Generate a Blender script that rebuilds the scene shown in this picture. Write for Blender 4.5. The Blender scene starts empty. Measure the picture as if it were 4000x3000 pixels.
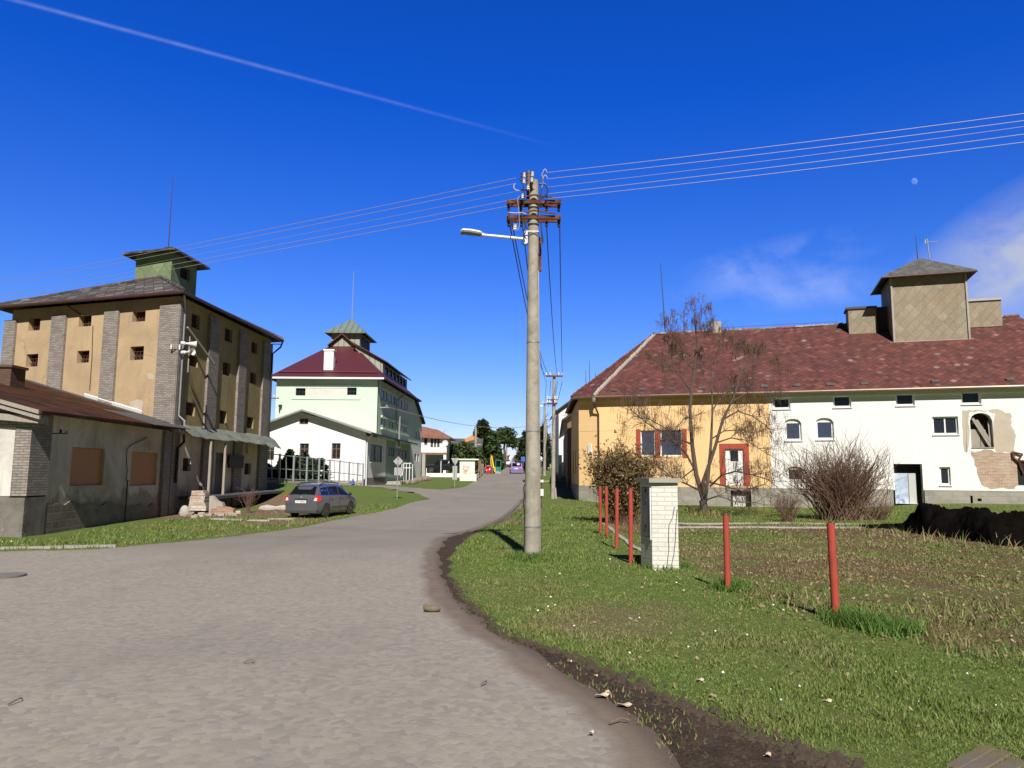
import bpy, math, random
import numpy as np
from mathutils import Vector, Matrix
random.seed(7); RNG=np.random.default_rng(7)
sc=bpy.context.scene; COL=sc.collection
# ---------------------------------------------------------------- camera model
FPX=2890.0; PITCH=6.8; ROLL=0.4; CAM=Vector((0,0,1.7))
RM=(Matrix.Rotation(math.radians(90+PITCH),3,'X')@Matrix.Rotation(math.radians(ROLL),3,'Z'))
def ray(u,v): return RM@Vector(((u-2000)/FPX,(1500-v)/FPX,-1))
def at(u,v,Y):
    d=ray(u,v); return CAM+d*(Y/d.y)
# ---------------------------------------------------------------- mesh builder
ORIG={}
def tag(o,label=None,cat=None,group=None,kind=None):
    if label:o['label']=label
    if cat:o['category']=cat
    if group:o['group']=group
    if kind:o['kind']=kind
    return o
def thing(name,loc,label,cat,group=None,rz=0):
    o=bpy.data.objects.new(name,None); COL.objects.link(o); o.location=loc
    o.rotation_euler=(0,0,rz); o.empty_display_size=.2
    ORIG[o.name]=Vector(loc); return tag(o,label,cat,group)
class MB:
    def __init__(s): s.v=[]; s.f=[]
    def add(s,vs,fs):
        b=len(s.v); s.v.extend([tuple(p) for p in vs]); s.f.extend([tuple(i+b for i in f) for f in fs]); return s
    def quad(s,*p): return s.add(p,[tuple(range(len(p)))])
    def obox(s,o,a,b,c):
        o,a,b,c=map(Vector,(o,a,b,c))
        vs=[o,o+a,o+a+b,o+b,o+c,o+a+c,o+a+b+c,o+b+c]
        fs=[(0,3,2,1),(4,5,6,7),(0,1,5,4),(1,2,6,5),(2,3,7,6),(3,0,4,7)]
        if a.cross(b).dot(c)<0: fs=[f[::-1] for f in fs]
        return s.add(vs,fs)
    def box(s,x0,x1,y0,y1,z0,z1): return s.obox((x0,y0,z0),(x1-x0,0,0),(0,y1-y0,0),(0,0,z1-z0))
    def tube(s,pts,r,n=8,cap=True):
        pts=[Vector(p) for p in pts]; m=len(pts)
        if not hasattr(r,'__len__'): r=[r]*m
        rings=[]; prev=None
        for i,p in enumerate(pts):
            t=(pts[min(i+1,m-1)]-pts[max(i-1,0)])
            if t.length<1e-9: t=Vector((0,0,1))
            t.normalize()
            if prev is None:
                a=Vector((1,0,0)) if abs(t.x)<.9 else Vector((0,1,0))
                x=(a-t*a.dot(t)).normalized()
            else:
                x=prev-t*prev.dot(t)
                x=x.normalized() if x.length>1e-6 else Vector((1,0,0))
            prev=x; y=t.cross(x)
            rings.append([p+(x*math.cos(2*math.pi*k/n)+y*math.sin(2*math.pi*k/n))*r[i] for k in range(n)])
        vs=[q for g in rings for q in g]; fs=[]
        for i in range(m-1):
            for k in range(n):
                fs.append((i*n+k,i*n+(k+1)%n,(i+1)*n+(k+1)%n,(i+1)*n+k))
        if cap: fs.append(tuple(range(n))[::-1]); fs.append(tuple((m-1)*n+k for k in range(n)))
        return s.add(vs,fs)
    def lathe(s,c,prof,n=16,axis='z'):
        c=Vector(c); vs=[];m=len(prof)
        for r,h in prof:
            for k in range(n):
                a=2*math.pi*k/n; x,y=r*math.cos(a),r*math.sin(a)
                vs.append(c+(Vector((x,y,h)) if axis=='z' else Vector((h,x,y)) if axis=='x' else Vector((y,h,x))))
        fs=[]
        for i in range(m-1):
            for k in range(n): fs.append((i*n+k,i*n+(k+1)%n,(i+1)*n+(k+1)%n,(i+1)*n+k))
        fs.append(tuple(range(n))[::-1]); fs.append(tuple((m-1)*n+k for k in range(n)))
        return s.add(vs,fs)
    def ball(s,c,r,n=10,sq=(1,1,1)):
        pr=[(max(1e-4,r*math.sin(math.pi*i/(n//2+2))),-r*math.cos(math.pi*i/(n//2+2))) for i in range(n//2+3)]
        b=len(s.v); s.lathe((0,0,0),pr,n)
        for i in range(b,len(s.v)):
            x,y,z=s.v[i]; s.v[i]=(c[0]+x*sq[0],c[1]+y*sq[1],c[2]+z*sq[2])
        return s
    def prism(s,poly,d):
        n=len(poly); d=Vector(d); P=[Vector(p) for p in poly]
        return s.add(P+[p+d for p in P],[tuple(range(n))[::-1],tuple(range(n,2*n))]+[(i,(i+1)%n,n+(i+1)%n,n+i) for i in range(n)])
    def shell(s,faces,t):
        """closed solid: top faces (list of point lists sharing corners) and the same faces t lower"""
        idx={};vs=[];fs=[];cnt={}
        def key(p):
            k=tuple(round(c,4) for c in p)
            if k not in idx: idx[k]=len(vs); vs.append(Vector(p))
            return idx[k]
        tops=[[key(p) for p in f] for f in faces]; n=len(vs)
        for f in tops:
            for i in range(len(f)):
                e=(f[i],f[(i+1)%len(f)]); cnt[e]=cnt.get(e,0)+1
        fs+= [tuple(f) for f in tops]+[tuple(i+n for i in f[::-1]) for f in tops]
        for (a,b) in cnt:
            if (b,a) not in cnt: fs.append((a,a+n,b+n,b))
        return s.add(vs+[p-Vector((0,0,t)) for p in vs],fs)
    def build(s,name,mat,parent=None,smooth=False,local=False,uv=True,ang=None):
        me=bpy.data.meshes.new(name)
        o0=Vector((0,0,0))
        if parent is not None and not local:
            r=parent
            while r.parent: r=r.parent
            o0=ORIG.get(r.name,Vector((0,0,0)))
        vs=[(p[0]-o0.x,p[1]-o0.y,p[2]-o0.z) for p in s.v]
        me.from_pydata(vs,[],s.f); me.update()
        if uv: auto_uv(me)
        if smooth:
            me.polygons.foreach_set('use_smooth',[True]*len(me.polygons))
            me.set_sharp_from_angle(angle=math.radians(ang or 40))
        me.materials.append(mat)
        o=bpy.data.objects.new(name,me); COL.objects.link(o)
        if parent is not None: o.parent=parent
        return o
def auto_uv(me):
    nf=len(me.polygons); nl=len(me.loops)
    if nf==0: return
    nor=np.empty(nf*3); me.polygons.foreach_get('normal',nor); nor=nor.reshape(-1,3)
    tot=np.empty(nf,int); me.polygons.foreach_get('loop_total',tot)
    vi=np.empty(nl,int); me.loops.foreach_get('vertex_index',vi)
    co=np.empty(len(me.vertices)*3); me.vertices.foreach_get('co',co); co=co.reshape(-1,3)[vi]
    N=np.repeat(nor,tot,axis=0)
    flat=np.abs(N[:,2])>.985
    t=np.stack([-N[:,1],N[:,0],np.zeros(nl)],1); l=np.linalg.norm(t,axis=1); l[l<1e-6]=1; t/=l[:,None]
    t[flat]=(1,0,0); b=np.cross(N,t)
    b[flat]=(0,1,0)
    uv=np.stack([(co*t).sum(1),(co*b).sum(1)],1)
    L=me.uv_layers.new(name='UVMap'); L.data.foreach_set('uv',uv.ravel())
def copy_tree(o,loc,label=None,rz=None):
    c=o.copy(); COL.objects.link(c); c.location=loc
    if rz is not None: c.rotation_euler=(0,0,rz)
    if label:c['label']=label
    for ch in list(o.children):
        d=ch.copy(); COL.objects.link(d); d.parent=c
        for g in list(ch.children):
            e=g.copy(); COL.objects.link(e); e.parent=d
    return c
# ---------------------------------------------------------------- materials
def nt(name):
    m=bpy.data.materials.new(name); m.use_nodes=True; t=m.node_tree
    for n in list(t.nodes): t.nodes.remove(n)
    out=t.nodes.new('ShaderNodeOutputMaterial'); b=t.nodes.new('ShaderNodeBsdfPrincipled')
    t.links.new(b.outputs[0],out.inputs[0]); return m,t,b
class NB:
    """small node helper"""
    def __init__(s,t): s.t=t
    def n(s,ty,**kw):
        q=s.t.nodes.new(ty)
        for k,v in kw.items():
            if k.startswith('i_'):
                key=k[2:]; key=int(key) if key.isdigit() else key.replace('_',' ')
                q.inputs[key].default_value=v
            else: setattr(q,k,v)
        return q
    def l(s,a,b): s.t.links.new(a,b)
    def obj(s): return s.n('ShaderNodeTexCoord').outputs['Object']
    def uv(s): return s.n('ShaderNodeTexCoord').outputs['UV']
    def mp(s,vec,scale=(1,1,1),rot=(0,0,0),loc=(0,0,0)):
        m=s.n('ShaderNodeMapping'); s.l(vec,m.inputs[0]); m.inputs['Scale'].default_value=scale; m.inputs['Rotation'].default_value=rot; m.inputs['Location'].default_value=loc; return m.outputs[0]
    def noise(s,vec,scale,det=4,rough=.55,dist=0):
        q=s.n('ShaderNodeTexNoise'); q.inputs['Scale'].default_value=scale; q.inputs['Detail'].default_value=det; q.inputs['Roughness'].default_value=rough; q.inputs['Distortion'].default_value=dist
        if vec is not None: s.l(vec,q.inputs['Vector'])
        return q.outputs[0]
    def ramp(s,f,a,b,c0=(0,0,0,1),c1=(1,1,1,1)):
        r=s.n('ShaderNodeValToRGB'); e=r.color_ramp.elements; e[0].position=a; e[1].position=b; e[0].color=c0; e[1].color=c1; s.l(f,r.inputs[0]); return r.outputs[0]
    def mix(s,f,a,b,mode='MIX'):
        q=s.n('ShaderNodeMix',data_type='RGBA',blend_type=mode)
        for val,i in ((f,0),(a,6),(b,7)):
            if hasattr(val,'links'): s.l(val,q.inputs[i])
            elif i==0: q.inputs[0].default_value=val
            else: q.inputs[i].default_value=(*val[:3],1)
        return q.outputs[2]
    def math(s,op,a,b=None,clamp=False):
        q=s.n('ShaderNodeMath',operation=op,use_clamp=clamp)
        for val,i in ((a,0),(b,1)):
            if val is None: continue
            if hasattr(val,'links'): s.l(val,q.inputs[i])
            else: q.inputs[i].default_value=val
        return q.outputs[0]
    def attr(s,name): 
        return s.n('ShaderNodeAttribute',attribute_name=name).outputs['Fac']
    def bump(s,h,b,strength=.3,dist=.02):
        q=s.n('ShaderNodeBump'); q.inputs['Strength'].default_value=strength; q.inputs['Distance'].default_value=dist; s.l(h,q.inputs['Height']); s.l(q.outputs[0],b.inputs['Normal'])
def sh(c,k): return tuple(max(0,min(1,x*k)) for x in c[:3])
def simple(name,c,rough=.6,metal=0,var=.15,scale=6,bump=0,spec=.5):
    m,t,b=nt(name); N=NB(t); o=N.obj()
    col=N.mix(N.noise(o,scale,5),sh(c,1-var),sh(c,1+var))
    N.l(col,b.inputs['Base Color']); b.inputs['Roughness'].default_value=rough; b.inputs['Metallic'].default_value=metal
    b.inputs['Specular IOR Level'].default_value=spec
    if bump: N.bump(N.noise(o,scale*4,4),b,bump,.01)
    return m
def plaster(name,c,stain=(.15,.13,.1),amount=.5,scale=.6,bump=.25,streak=.4,var=.08,flake=0,fcol=(.42,.38,.33),damp=0):
    m,t,b=nt(name); N=NB(t); o=N.obj()
    col=N.mix(N.noise(o,2.2,6,.6),sh(c,1-var),sh(c,1+var))
    f=N.ramp(N.noise(o,scale,7,.68,.6),.62-.22*amount,.78)
    col=N.mix(N.math('MULTIPLY',f,.75*amount),col,stain)
    s=N.ramp(N.noise(N.mp(o,(2.2,2.2,.16)),1.6,6,.65),.55,.8)
    col=N.mix(N.math('MULTIPLY',s,streak*.6),col,sh(stain,1.1))
    hh=N.noise(o,22,6,.7)
    if damp:
        sz=N.n('ShaderNodeSeparateXYZ'); N.l(o,sz.inputs[0]); dz=N.math('SUBTRACT',sz.outputs[2],N.math('MULTIPLY',N.noise(N.mp(o,(1,1,.35)),.9,7,.7),2.2)); fd=N.ramp(N.math('DIVIDE',dz,damp),-.6,.15,(1,1,1,1),(0,0,0,1)); col=N.mix(N.math('MULTIPLY',fd,.55),col,N.mix(N.noise(o,3,6,.7),stain,sh(stain,.6)))
    if flake:
        fl=N.ramp(N.noise(o,.75,10,.72,.5),.66-.12*flake,.69-.12*flake); col=N.mix(N.math('MULTIPLY',fl,.7),col,N.mix(N.noise(o,6,5,.7),fcol,sh(fcol,.7))); hh=N.math('ADD',hh,N.math('MULTIPLY',fl,-.8))
        wv=N.n('ShaderNodeTexVoronoi',feature='DISTANCE_TO_EDGE'); wv.inputs['Scale'].default_value=.45; q=N.n('ShaderNodeVectorMath',operation='ADD'); N.l(o,q.inputs[0]); n3=N.n('ShaderNodeTexNoise'); n3.inputs['Scale'].default_value=2.; n3.inputs['Detail'].default_value=6; N.l(o,n3.inputs['Vector']); N.l(n3.outputs[1],q.inputs[1]); N.l(q.outputs[0],wv.inputs['Vector'])
        cr=N.math('MULTIPLY',N.ramp(wv.outputs['Distance'],.0,.012,(1,1,1,1),(0,0,0,1)),N.ramp(N.noise(o,.6,3),.5,.6)); col=N.mix(N.math('MULTIPLY',cr,.55),col,sh(stain,.5))
    N.l(col,b.inputs['Base Color']); b.inputs['Roughness'].default_value=.9; b.inputs['Specular IOR Level'].default_value=.15
    N.bump(hh,b,bump,.012); return m
def brick(name,c1,c2,mort,w=.27,h=.08,bump=.6,stain=0.,ms=.012,dirt=(.06,.05,.045)):
    m,t,b=nt(name); N=NB(t); u=N.uv(); o=N.obj()
    q=N.n('ShaderNodeTexBrick'); N.l(u,q.inputs['Vector'])
    q.inputs['Color1'].default_value=(*c1,1); q.inputs['Color2'].default_value=(*c2,1); q.inputs['Mortar'].default_value=(*mort,1)
    q.inputs['Scale'].default_value=1; q.inputs['Brick Width'].default_value=w; q.inputs['Row Height'].default_value=h; q.inputs['Mortar Size'].default_value=ms; q.inputs['Mortar Smooth'].default_value=.3; q.inputs['Bias'].default_value=-.1
    col=N.mix(N.noise(o,9,5,.7),q.outputs[0],sh(c1,.55),'MIX'); 
    col=N.mix(.55,col,q.outputs[0])
    if stain:
        f=N.ramp(N.noise(o,1.1,6,.7),.48,.68); col=N.mix(N.math('MULTIPLY',f,stain),col,dirt)
    N.l(col,b.inputs['Base Color']); b.inputs['Roughness'].default_value=.9
    hgt=N.math('ADD',N.math('MULTIPLY',q.outputs['Fac'],-1.),N.math('MULTIPLY',N.noise(o,30,4),.5))
    N.bump(hgt,b,bump,.012); return m
def tiles(name,cols,size=.4,patch=None,pamt=.3,bump=.7,gap=(.03,.025,.025),gapw=.06,moss=None,tv=.25,lichen=None):
    """diamond slates: rotated square grid, one random tint per tile"""
    m,t,b=nt(name); N=NB(t); u=N.uv(); o=N.obj()
    p=N.mp(u,(1/size,1/size*.9,1),(0,0,math.radians(45)))
    fl=N.n('ShaderNodeVectorMath',operation='FLOOR'); N.l(p,fl.inputs[0])
    fr=N.n('ShaderNodeVectorMath',operation='FRACTION'); N.l(p,fr.inputs[0])
    wn=N.n('ShaderNodeTexWhiteNoise',noise_dimensions='3D'); N.l(fl.outputs[0],wn.inputs['Vector'])
    r=N.n('ShaderNodeValToRGB'); el=r.color_ramp.elements
    for i,cc in enumerate(cols):
        pos,c=cc
        e=el[i] if i<2 else el.new(pos)
        e.position=pos; e.color=(*c,1)
    N.l(wn.outputs[0],r.inputs[0])
    sp=N.n('ShaderNodeSeparateXYZ'); N.l(fr.outputs[0],sp.inputs[0])
    mn=N.math('MINIMUM',sp.outputs[0],sp.outputs[1])
    edge=N.ramp(mn,0,gapw)
    col=N.mix(N.ramp(N.noise(o,7,6,.75),.3,.7),sh(cols[0][1],.5),r.outputs[0]); col=N.mix(.45,col,r.outputs[0])
    sp2=N.n('ShaderNodeSeparateColor'); N.l(wn.outputs[1],sp2.inputs[0]); v_=N.n('ShaderNodeHueSaturation'); N.l(N.math('ADD',N.math('MULTIPLY',sp2.outputs[1],tv),1-tv/2),v_.inputs['Value']); N.l(col,v_.inputs['Color']); col=v_.outputs[0]
    if patch:
        f=N.ramp(N.noise(o,.9,6,.7,.5),.55,.66); col=N.mix(N.math('MULTIPLY',f,pamt),col,patch)
    if moss:
        f=N.ramp(N.noise(o,3.1,6,.75,.3),.6,.68); col=N.mix(f,col,moss)
    if lichen:
        f=N.math('MULTIPLY',N.ramp(N.noise(o,5.5,5,.8,.2),.60,.66),N.ramp(N.noise(o,.5,3),.35,.6)); col=N.mix(N.math('MULTIPLY',f,.75),col,lichen)
    stk=N.noise(N.mp(u,(1.6,.22,1)),1.,6,.7); col=N.mix(N.math('MULTIPLY',N.ramp(stk,.5,.72),.45),col,sh(cols[0][1],.45))
    col=N.mix(edge,gap,col)
    N.l(col,b.inputs['Base Color']); b.inputs['Roughness'].default_value=.85
    hgt=N.math('ADD',N.math('ADD',sp.outputs[0],sp.outputs[1]),N.math('MULTIPLY',N.noise(o,25,4),.4))
    N.bump(hgt,b,bump,.02); return m
def sheet(name,c,pitch=.18,rough=.5,axis=0,bump=.5,metal=0,stain=None,amt=.4):
    """standing-seam / corrugated / boarded sheet: stripes along u or v of the metric uv"""
    m,t,b=nt(name); N=NB(t); u=N.uv(); o=N.obj()
    w=N.n('ShaderNodeTexWave',wave_type='BANDS',bands_direction='X' if axis==0 else 'Y',wave_profile='SIN'); N.l(u,w.inputs['Vector'])
    w.inputs['Scale'].default_value=2*math.pi/20/pitch*1.0; w.inputs['Distortion'].default_value=0
    col=N.mix(N.noise(o,3,6,.65),sh(c,.8),sh(c,1.2))
    col=N.mix(N.ramp(w.outputs[1],.0,.12),sh(c,.45),col)
    if stain:
        f=N.ramp(N.noise(o,1.6,7,.7,.4),.5,.62); col=N.mix(N.math('MULTIPLY',f,amt),col,stain)
    N.l(col,b.inputs['Base Color']); b.inputs['Roughness'].default_value=rough; b.inputs['Metallic'].default_value=metal
    N.bump(w.outputs[1],b,bump,.02); return m
def wood(name,c,rough=.8):
    m,t,b=nt(name); N=NB(t); o=N.obj()
    col=N.mix(N.noise(N.mp(o,(14,14,1.2)),1.5,6,.6),sh(c,.6),sh(c,1.3))
    N.l(col,b.inputs['Base Color']); b.inputs['Roughness'].default_value=rough
    N.bump(N.noise(N.mp(o,(30,30,2)),2,5),b,.4,.01); return m
def leafmat(name,c,c2,rough=.6,trans=.0,scale=.8):
    m,t,b=nt(name); N=NB(t); o=N.obj()
    g=N.n('ShaderNodeNewGeometry'); 
    col=N.mix(g.outputs['Random Per Island'],c,c2)
    col=N.mix(N.math('MULTIPLY',N.noise(o,scale,4),.5),col,sh(c,.6))
    N.l(col,b.inputs['Base Color']); b.inputs['Roughness'].default_value=rough
    b.inputs['Specular IOR Level'].default_value=.25
    return m
def paint(name,c,rough=.25,metal=.0,coat=.6,dirt=0.,dz=.45):
    m,t,b=nt(name); N=NB(t); o=N.obj()
    col=N.mix(N.noise(o,5,4),sh(c,.95),sh(c,1.05))
    if dirt:
        s=N.n('ShaderNodeSeparateXYZ'); N.l(o,s.inputs[0])
        f=N.math('ADD',s.outputs[2],N.math('MULTIPLY',N.noise(o,4,6,.7),.5))
        f=N.ramp(f,dz,dz+.5,(1,1,1,1),(0,0,0,1))
        f=N.math('MULTIPLY',f,dirt)
        col=N.mix(f,col,(.2,.17,.14)); N.l(N.math('ADD',N.math('MULTIPLY',f,.5),rough),b.inputs['Roughness'])
    else: b.inputs['Roughness'].default_value=rough
    N.l(col,b.inputs['Base Color']); b.inputs['Metallic'].default_value=metal; b.inputs['Coat Weight'].default_value=coat; b.inputs['Coat Roughness'].default_value=.08
    return m
def glassm(name,c=(.015,.017,.02),rough=.06,spec=.5):
    m,t,b=nt(name); N=NB(t); o=N.obj()
    b.inputs['Base Color'].default_value=(*c,1); b.inputs['Roughness'].default_value=rough; b.inputs['Specular IOR Level'].default_value=spec
    N.bump(N.noise(o,1.2,2),b,.08,.02); return m
MT={}
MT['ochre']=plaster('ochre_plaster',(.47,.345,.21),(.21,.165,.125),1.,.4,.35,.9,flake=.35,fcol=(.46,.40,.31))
MT['olive']=plaster('shaded_ochre_plaster',(.34,.265,.135),(.13,.11,.06),1.,.5,.35,.9,flake=.55,fcol=(.36,.24,.09))  # ochre darkened toward olive, shade of the street side painted into the colour
MT['gbrick']=brick('grey_brick',(.36,.315,.285),(.22,.19,.172),(.13,.115,.105),.28,.085,.7,.35)
MT['cream']=plaster('cream_plaster',(.66,.58,.50),(.20,.145,.10),1.,.45,.35,.9,flake=.2,fcol=(.52,.45,.38),damp=1.3)
MT['whitewash']=plaster('old_whitewash',(.62,.60,.56),(.22,.19,.16),1.,.7,.3,.9,flake=.5,fcol=(.40,.36,.31))
MT['stone']=brick('rubble_stone',(.20,.165,.13),(.33,.25,.18),(.27,.24,.20),.42,.26,1.,.4,.03)
MT['conc']=plaster('concrete',(.36,.335,.295),(.13,.115,.1),.7,.9,.4,.7)
MT['pole']=plaster('pole_concrete',(.37,.335,.28),(.09,.08,.068),.9,3.,.5,.9,.2)
MT['slate']=tiles('old_slate',[(0,(.05,.042,.039)),(1,(.115,.10,.092)),(.5,(.075,.063,.057)),(.95,(.22,.20,.18))],.42,(.20,.18,.16),.4,.9,moss=(.13,.045,.03),tv=.7,gapw=.13,lichen=(.19,.17,.15))
MT['slate2']=tiles('grey_slate',[(0,(.085,.082,.08)),(1,(.15,.145,.14))],.3,(.2,.19,.185),.3)
MT['rooftile']=tiles('red_roof_tile',[(0,(.118,.034,.029)),(1,(.138,.042,.034)),(.5,(.127,.037,.031)),(.975,(.20,.065,.048)),(.99,(.30,.22,.20))],.33,(.085,.045,.04),.5,1.,gap=(.045,.02,.018),gapw=.15,tv=.6,lichen=(.18,.12,.105))
MT['greenclad']=tiles('green_shingle',[(0,(.185,.255,.125)),(1,(.215,.285,.145))],.62,None,0,.5,(.055,.08,.035),.05)
MT['beigeclad']=tiles('beige_shingle',[(0,(.31,.265,.195)),(1,(.385,.33,.25)),(.6,(.34,.275,.195))],.46,(.30,.22,.13),.5,.7,(.16,.132,.095),.06,tv=.16)
MT['mossroof']=plaster('mossy_roof',(.028,.014,.009),(.15,.05,.018),1.,1.1,1.,.6,.9)
MT['felt']=simple('tar_felt',(.075,.068,.068),.8,0,.35,3,.4)
MT['corrug']=sheet('corrugated_sheet',(.19,.205,.165),.13,.6,0,.8,0,(.09,.085,.06),.7)
MT['rust']=plaster('rusty_iron',(.10,.034,.024),(.30,.17,.12),.8,5,.5,.3,.45)
MT['brownmetal']=simple('brown_metal',(.075,.035,.03),.5,.2,.2,5)
MT['gutter']=simple('copper_brown_gutter',(.20,.135,.10),.4,.4,.25,3)
MT['zinc']=simple('zinc_pipe',(.36,.36,.36),.45,.5,.2,5)
MT['black']=simple('black_iron',(.022,.021,.021),.6,.2,.2,6)
MT['dark']=simple('dark_interior',(.012,.011,.010),.9,0,.3,4)
MT['shutter']=simple('brown_shutter',(.45,.19,.05),.6,0,.15,3)
MT['greydoor']=sheet('grey_board_door',(.17,.165,.165),.16,.7,0,.4)
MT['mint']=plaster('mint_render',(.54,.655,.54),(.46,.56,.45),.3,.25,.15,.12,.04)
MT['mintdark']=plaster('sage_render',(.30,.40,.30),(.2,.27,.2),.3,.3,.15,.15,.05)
MT['white']=plaster('white_render',(.80,.79,.77),(.60,.58,.55),.25,.3,.15,.15,.03)
MT['white2']=plaster('white_render_old',(.78,.775,.755),(.54,.51,.46),.35,.22,.25,.45,.04,damp=1.6)
MT['sage']=sheet('sage_panel',(.30,.31,.255),.55,.7,0,.2)
MT['maroon']=sheet('maroon_metal_roof',(.095,.022,.026),.22,.45,0,.4)
MT['copper']=sheet('green_copper',(.15,.19,.165),.6,.6,0,.15,0,(.19,.235,.205),.5)
MT['yellow']=plaster('yellow_render',(.80,.535,.27),(.62,.43,.24),.35,.3,.15,.25,.04,damp=1.1)
MT['yellowp']=plaster('pale_yellow_band',(.77,.54,.28),(.66,.46,.24),.2,.3,.15,.1,.04)
MT['redtrim']=simple('red_trim_paint',(.36,.055,.03),.6,0,.12,6)
MT['pvc']=simple('white_frame',(.78,.78,.78),.35,0,.03,4)
MT['brownwood']=wood('brown_wood',(.22,.12,.06))
MT['greywood']=wood('weathered_wood',(.32,.28,.235))
MT['glassdark']=glassm('shaded_glass',(.008,.009,.01),.3,.15)
MT['grime']=plaster('grimy_concrete',(.20,.185,.165),(.05,.045,.04),1.,1.3,.5,.9,.25,flake=.8,fcol=(.30,.28,.25))
MT['glass']=glassm('window_glass',(.02,.024,.035),.06,.7)
MT['glassblue']=glassm('window_glass_blue',(.045,.06,.105),.08,1.)
MT['carglass']=glassm('car_glass',(.008,.009,.01),.05,.6)
MT['plinth']=brick('plinth_stone',(.36,.335,.29),(.27,.25,.22),(.33,.31,.28),.75,.25,.6,.5,.015,(.17,.15,.12))
MT['redbrick']=brick('red_brick',(.36,.13,.075),(.50,.40,.33),(.47,.41,.34),.27,.085,.7,.0)
MT['exposed']=plaster('patchy_render',(.47,.40,.32),(.56,.54,.50),.8,1.2,.6,.3,.15)
MT['whitebrick']=brick('white_brick',(.76,.735,.68),(.69,.665,.61),(.58,.56,.51),.29,.088,.6,.4,.011,(.36,.32,.25))
MT['oldbrick']=brick('whitewashed_brick',(.62,.56,.48),(.40,.21,.14),(.42,.38,.33),.29,.14,1.,.3,.02,(.3,.17,.1))
MT['redpost']=plaster('red_post_paint',(.40,.068,.046),(.17,.05,.035),.8,5,.3,.7,.15)
MT['lampgrey']=simple('lamp_aluminium',(.72,.72,.72),.4,.1,.05,4)
MT['lampdark']=simple('lamp_underside',(.12,.12,.11),.5,0,.2,8)
MT['porcelain']=simple('white_porcelain',(.75,.74,.70),.2,0,.05,5)
MT['wire']=simple('aluminium_wire',(.36,.32,.32),.5,.2,.1,4)
MT['cable']=simple('black_cable',(.03,.032,.04),.5,0,.1,4)
MT['bark']=simple('tree_bark',(.088,.066,.05),.9,0,.45,7,.6)
MT['twig']=simple('twig_bark',(.16,.115,.085),.9,0,.35,3)
MT['pod']=simple('seed_pod',(.14,.075,.05),.8,0,.4,2)
MT['bushtwig']=simple('reddish_twig',(.155,.088,.06),.9,0,.4,2)
MT['conifer']=leafmat('conifer_needles',(.028,.052,.018),(.10,.135,.045))
MT['juniper']=leafmat('juniper_needles',(.024,.04,.02),(.07,.095,.045))
MT['shrubleaf']=leafmat('shrub_leaf',(.12,.095,.03),(.20,.125,.06),.7)
MT['blossom']=simple('pale_blossom',(.72,.62,.58),.7)
MT['silver']=paint('silver_blue_paint',(.18,.19,.22),.28,.6,.7,.55,.25)
MT['red']=paint('red_car_paint',(.62,.012,.02),.25,0,.8)
MT['purple']=paint('purple_van_paint',(.22,.15,.47),.3,.2,.7,.3,.1)
MT['blackpaint']=paint('black_car_paint',(.012,.013,.016),.25,0,.7)
MT['bluepaint']=paint('dark_blue_car_paint',(.015,.022,.09),.25,.1,.7)
MT['whitepaint']=paint('white_car_paint',(.72,.72,.72),.3,0,.6)
MT['tyre']=simple('tyre_rubber',(.04,.035,.03),.85,0,.3,6)
MT['rim']=simple('dusty_rim',(.20,.165,.14),.5,.4,.25,8)
MT['taillight']=simple('red_tail_light',(.60,.02,.02),.15,0,.08,4)
MT['lightclear']=simple('clear_light',(.75,.7,.68),.15,0,.05,4)
MT['plate']=simple('white_plate',(.75,.75,.72),.4,0,.03,4)
MT['ink']=simple('black_lettering',(.02,.02,.02),.6,0,.05,4)
MT['bumper']=simple('grey_plastic',(.05,.05,.05),.6,0,.2,5)
MT['signback']=simple('galvanised_sign_back',(.40,.41,.41),.5,.3,.06,3)
MT['signpole']=simple('galvanised_pole',(.45,.46,.47),.4,.5,.1,4)
MT['steel']=simple('galvanised_fence',(.36,.39,.42),.4,.5,.12,4)
MT['mesh']=simple('dark_mesh_panel',(.06,.065,.075),.6,.1,.2,4)
MT['orange']=simple('orange_verge_board',(.55,.25,.09),.6)
MT['pinktile']=tiles('terracotta_tile',[(0,(.27,.115,.075)),(1,(.36,.17,.115))],.35,(.2,.1,.08),.4)
MT['exyellow']=paint('excavator_yellow',(.72,.50,.02),.4,0,.3)
MT['exgreen']=paint('excavator_green',(.02,.18,.145),.4,0,.3)
MT['shelterw']=plaster('shelter_render',(.66,.73,.62),(.55,.6,.5),.2,.4,.1,.1,.03)
MT['graffiti']=simple('red_spray_line',(.68,.22,.20),.8,0,.3,14)
MT['signblue']=simple('blue_sign_face',(.05,.12,.45),.5)
MT['signyellow']=simple('yellow_sign_face',(.7,.5,.05),.5)
MT['signwhite']=simple('white_sign_face',(.72,.72,.70),.5,0,.03)
MT['heap']=simple('black_soil',(.006,.005,.0045),1.,0,.6,3,1.,0.)
MT['soil']=plaster('rubble_soil',(.20,.10,.06),(.30,.22,.16),.7,2,1.,.2,.4)
MT['planks']=plaster('mossy_board',(.15,.125,.105),(.17,.135,.03),1.,5,.8,.3,.35)
MT['iron']=simple('cast_iron',(.19,.175,.155),.7,.2,.3,20,.5)
MT['leaf']=simple('dead_leaf',(.50,.40,.29),.8,0,.3,12)
MT['kerb']=simple('kerb_stone',(.33,.31,.28),.8,0,.2,4,.4)
MT['pave']=plaster('concrete_slab',(.40,.37,.33),(.22,.2,.16),.6,.8,.5,.2,.12)
MT['drystalk']=leafmat('dry_stalk',(.36,.27,.17),(.22,.15,.09),.8)
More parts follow.
